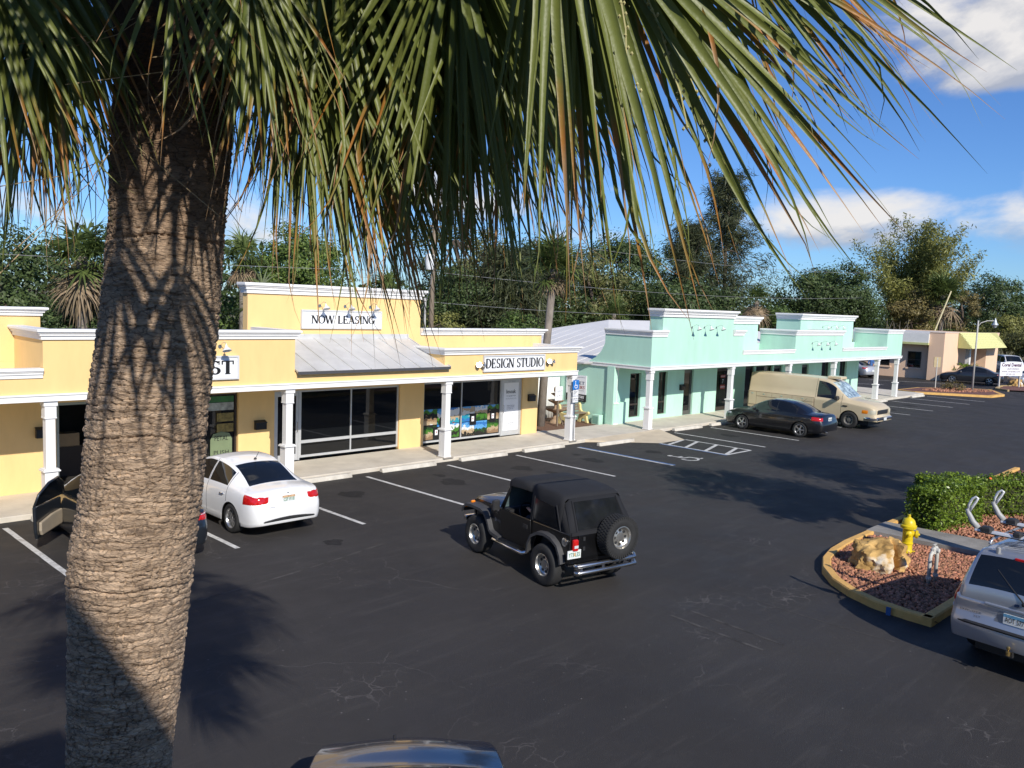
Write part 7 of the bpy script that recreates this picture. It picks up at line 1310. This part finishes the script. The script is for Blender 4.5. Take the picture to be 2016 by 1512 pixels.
# loose fibres and a dry flower stalk
m = MB()
for i in range(46):
    a = rng.uniform(0,6.28); z = rng.uniform(5.4,6.3); p = Vector((float(fx(z)),float(fy(z)),z))-Vector(PO)+Vector((math.cos(a),math.sin(a),0))*.24; L_ = rng.uniform(.15,.5); b = rng.normal()*.25; m.tube([p, p+Vector((math.cos(a)*.08+b*.2,math.sin(a)*.08,-L_*.45)), p+Vector((math.cos(a)*.12+b,math.sin(a)*.10+rng.normal()*.1,-L_))], .0016, 3)
struct(m.build('fibres', pm('fibre_tan',(.42,.31,.17),.8,var=.2), PT), 'stuff')
ST = pm('stalk_pale', (.42,.38,.16), .7, var=.2); B0 = Vector((-22.28,-19.02,6.05))-Vector(PO); fs = bpy.data.objects.new('flower_stalk', None); COL.objects.link(fs); fs.parent = PT
for k in range(3):
    p = B0+Vector((.02*k,-.03*k,0)); pts = [p]
    for i in range(9): p = p+Vector((.012+.012*k+rng.normal()*.008, -.012+rng.normal()*.01, -.06-.006*k)); pts.append(p)
    m = MB(); m.tube(pts, .0022, 4)
    for j in range(34): q = pts[min(9,2+j//4)].lerp(pts[max(0,min(9,1+j//4))], rng.uniform(0,1)); m.lathe([(.001,-.004),(.004,0),(.001,.005)], 5, Matrix.Translation(q+Vector(rng.normal(size=3)*.005)))
    m.build('stalk_branch', ST, fs)
# ---------------------------------------------------------------- people: one skinned body each, clothing by zone of the same mesh
def figure(name, label, loc, rz, nodes, edges, zone, mats, parent_hair=None):
    me = bpy.data.meshes.new('skeleton'); me.from_pydata([n[:3] for n in nodes], edges, []); o = bpy.data.objects.new('skeleton', me); COL.objects.link(o); o.modifiers.new('skin','SKIN').use_smooth_shade = True; sk = me.skin_vertices[0].data
    for i, n in enumerate(nodes): sk[i].radius = (n[3], n[4] if len(n) > 4 else n[3]); sk[i].use_root = (i == 0)
    o.modifiers.new('sub','SUBSURF').levels = 2; bpy.context.view_layer.update(); mm = bpy.data.meshes.new_from_object(o.evaluated_get(bpy.context.evaluated_depsgraph_get())); bpy.data.objects.remove(o)
    mm.materials.clear()
    for q in mats: mm.materials.append(q)
    for p in mm.polygons: p.material_index = zone(p.center); p.use_smooth = True
    b = bpy.data.objects.new('body', mm); COL.objects.link(b); t = thing(name, label, 'person', loc, rz); b.parent = t; return t
SKIN = pm('skin_tan', (.46,.27,.19), .5, var=.06); HAIR = pm('hair_dark', (.02,.014,.010), .6, var=.2); SHB = pm('shirt_blue', (.06,.17,.42), .8, var=.1); JEAN = pm('trousers_dark', (.03,.035,.05), .85, var=.15); SHK = pm('shirt_dark', (.05,.05,.055), .85, var=.1); SHOE = pm('shoe_black', (.02,.02,.02), .6)
def face(t, c, s_=1.0):
    c = Vector(c)
    for sg in (1, -1):
        m = MB(); m.lathe([(.001,-.012),(.010,-.006),(.013,0),(.010,.006),(.001,.012)], 8, Matrix.Translation(c+Vector((.088,sg*.032,.015)))); m.build('eye', HAIR, t, smooth=True); m = MB(); m.lathe([(.001,-.03),(.018,-.015),(.02,.01),(.001,.03)], 8, Matrix.Translation(c+Vector((0,sg*.078,0)))); m.build('ear', SKIN, t, smooth=True)
    m = MB(); m.loft([[c+Vector((.085,-.012,.015)),c+Vector((.085,.012,.015)),c+Vector((.098,0,.02))],[c+Vector((.085,-.018,-.03)),c+Vector((.085,.018,-.03)),c+Vector((.118,0,-.025))]], True, True, True); m.build('nose', SKIN, t); m = MB(); m.bx(.084,.094,-.025,.025,-.062,-.054, Matrix.Translation(c)); m.build('mouth', pm('lip',(.35,.13,.11),.5), t)
    m = MB(); m.lathe([(.001,.135),(.06,.12),(.094,.075),(.102,.03),(.098,.0),(.09,-.02)], 14, Matrix.Translation(c+Vector((-.022,0,0)))); m.build('hair', HAIR, t, smooth=True)
def hand(n, e, w, wr, d, side):     # palm and five fingers from wrist index wr
    base = len(n); w = Vector(w); d = Vector(d).normalized(); s_ = Vector(side); p = w+d*.05; n.append((p.x,p.y,p.z,.036,.018)); e.append((wr, base))
    for k, (off, L_) in enumerate(((-.03,.06),(-.010,.075),(.012,.08),(.032,.07))):
        a = p+s_*off+d*.03; b = a+d*L_*.5; c = b+(d*.6-Z*.8).normalized()*L_*.5; i0 = len(n); n += [(a.x,a.y,a.z,.010),(b.x,b.y,b.z,.009),(c.x,c.y,c.z,.008)]; e += [(base,i0),(i0,i0+1),(i0+1,i0+2)]
    a = w+d*.02-s_*.035; b = a+(d-s_*.8).normalized()*.05; i0 = len(n); n += [(a.x,a.y,a.z,.011),(b.x,b.y,b.z,.009)]; e += [(base,i0),(i0,i0+1)]
# standing person in a blue shirt, facing +x of its own frame
n = [(0,0,.95,.13,.11),(0,0,1.15,.135,.10),(0,0,1.36,.15,.10),(0,0,1.47,.06),(.015,0,1.54,.055),(.02,0,1.62,.082,.095),(.015,0,1.70,.07,.08),
     (0,.19,1.39,.06),(.03,.25,1.12,.045),(.16,.22,.92,.033),(0,-.19,1.39,.06),(.06,-.26,1.13,.045),(.25,-.22,1.05,.033),
     (0,.10,.88,.10),(.02,.11,.48,.065),(0,.11,.09,.045),(.12,.12,.04,.04),(0,-.10,.88,.10),(.05,-.11,.48,.065),(.03,-.12,.09,.045),(.15,-.13,.04,.04)]
e = [(0,1),(1,2),(2,3),(3,4),(4,5),(5,6),(2,7),(7,8),(8,9),(2,10),(10,11),(11,12),(0,13),(13,14),(14,15),(15,16),(0,17),(17,18),(18,19),(19,20)]
hand(n, e, n[9][:3], 9, (.4,-.05,-.9), (0,1,0)); hand(n, e, n[12][:3], 12, (.9,.1,-.3), (0,1,0))
def zs(c):
    if c.z < .10: return 3
    if c.z < .93 and abs(c.y) < .20: return 2
    if c.z > 1.46 or (abs(c.y) > .17 and c.z < 1.14): return 0
    return 1
P1 = figure('person', 'person in a bright blue shirt standing beside the silver saloon', (49.3,8.75,0), R(175), n, e, zs, [SKIN,SHB,JEAN,SHOE]); face(P1, (.02,0,1.62))
# driver sitting in the off-roader, hands on the wheel
n = [(0,0,.10,.15,.13),(-.03,0,.30,.145,.11),(-.05,0,.48,.15,.10),(-.04,0,.60,.055),(-.02,0,.66,.052),(0,0,.75,.082,.095),(0,0,.83,.07,.08),
     (-.04,.20,.51,.06),(.12,.29,.34,.046),(.40,.20,.33,.034),(-.04,-.20,.51,.06),(.12,-.27,.32,.046),(.40,-.17,.34,.034),(.15,.10,.08,.095),(.52,.12,.16,.07),(.72,.12,-.18,.05),(.86,.12,-.22,.04),(.15,-.10,.08,.095),(.52,-.12,.16,.07),(.72,-.12,-.18,.05),(.86,-.12,-.22,.04)]
hand(n, e2 := list(e[:20]), n[9][:3], 9, (.8,-.3,.2), (0,1,0)); hand(n, e2, n[12][:3], 12, (.8,.3,.2), (0,1,0))
def zd_(c):
    if c.z > .60 or (abs(c.y) > .10 and c.x > .14 and c.z > .22): return 0
    return 2 if c.z < .12 or c.x > .2 else 1
jm = Matrix.Translation(J.location) @ Matrix.Rotation(ja,4,'Z'); dl = jm @ Vector((.40,.37,.86)); P2 = figure('person', 'driver in dark clothes with hands on the wheel of the black soft-top car', dl, ja, n, e2, zd_, [SKIN,SHK,JEAN,SHOE]); face(P2, (0,0,.75))
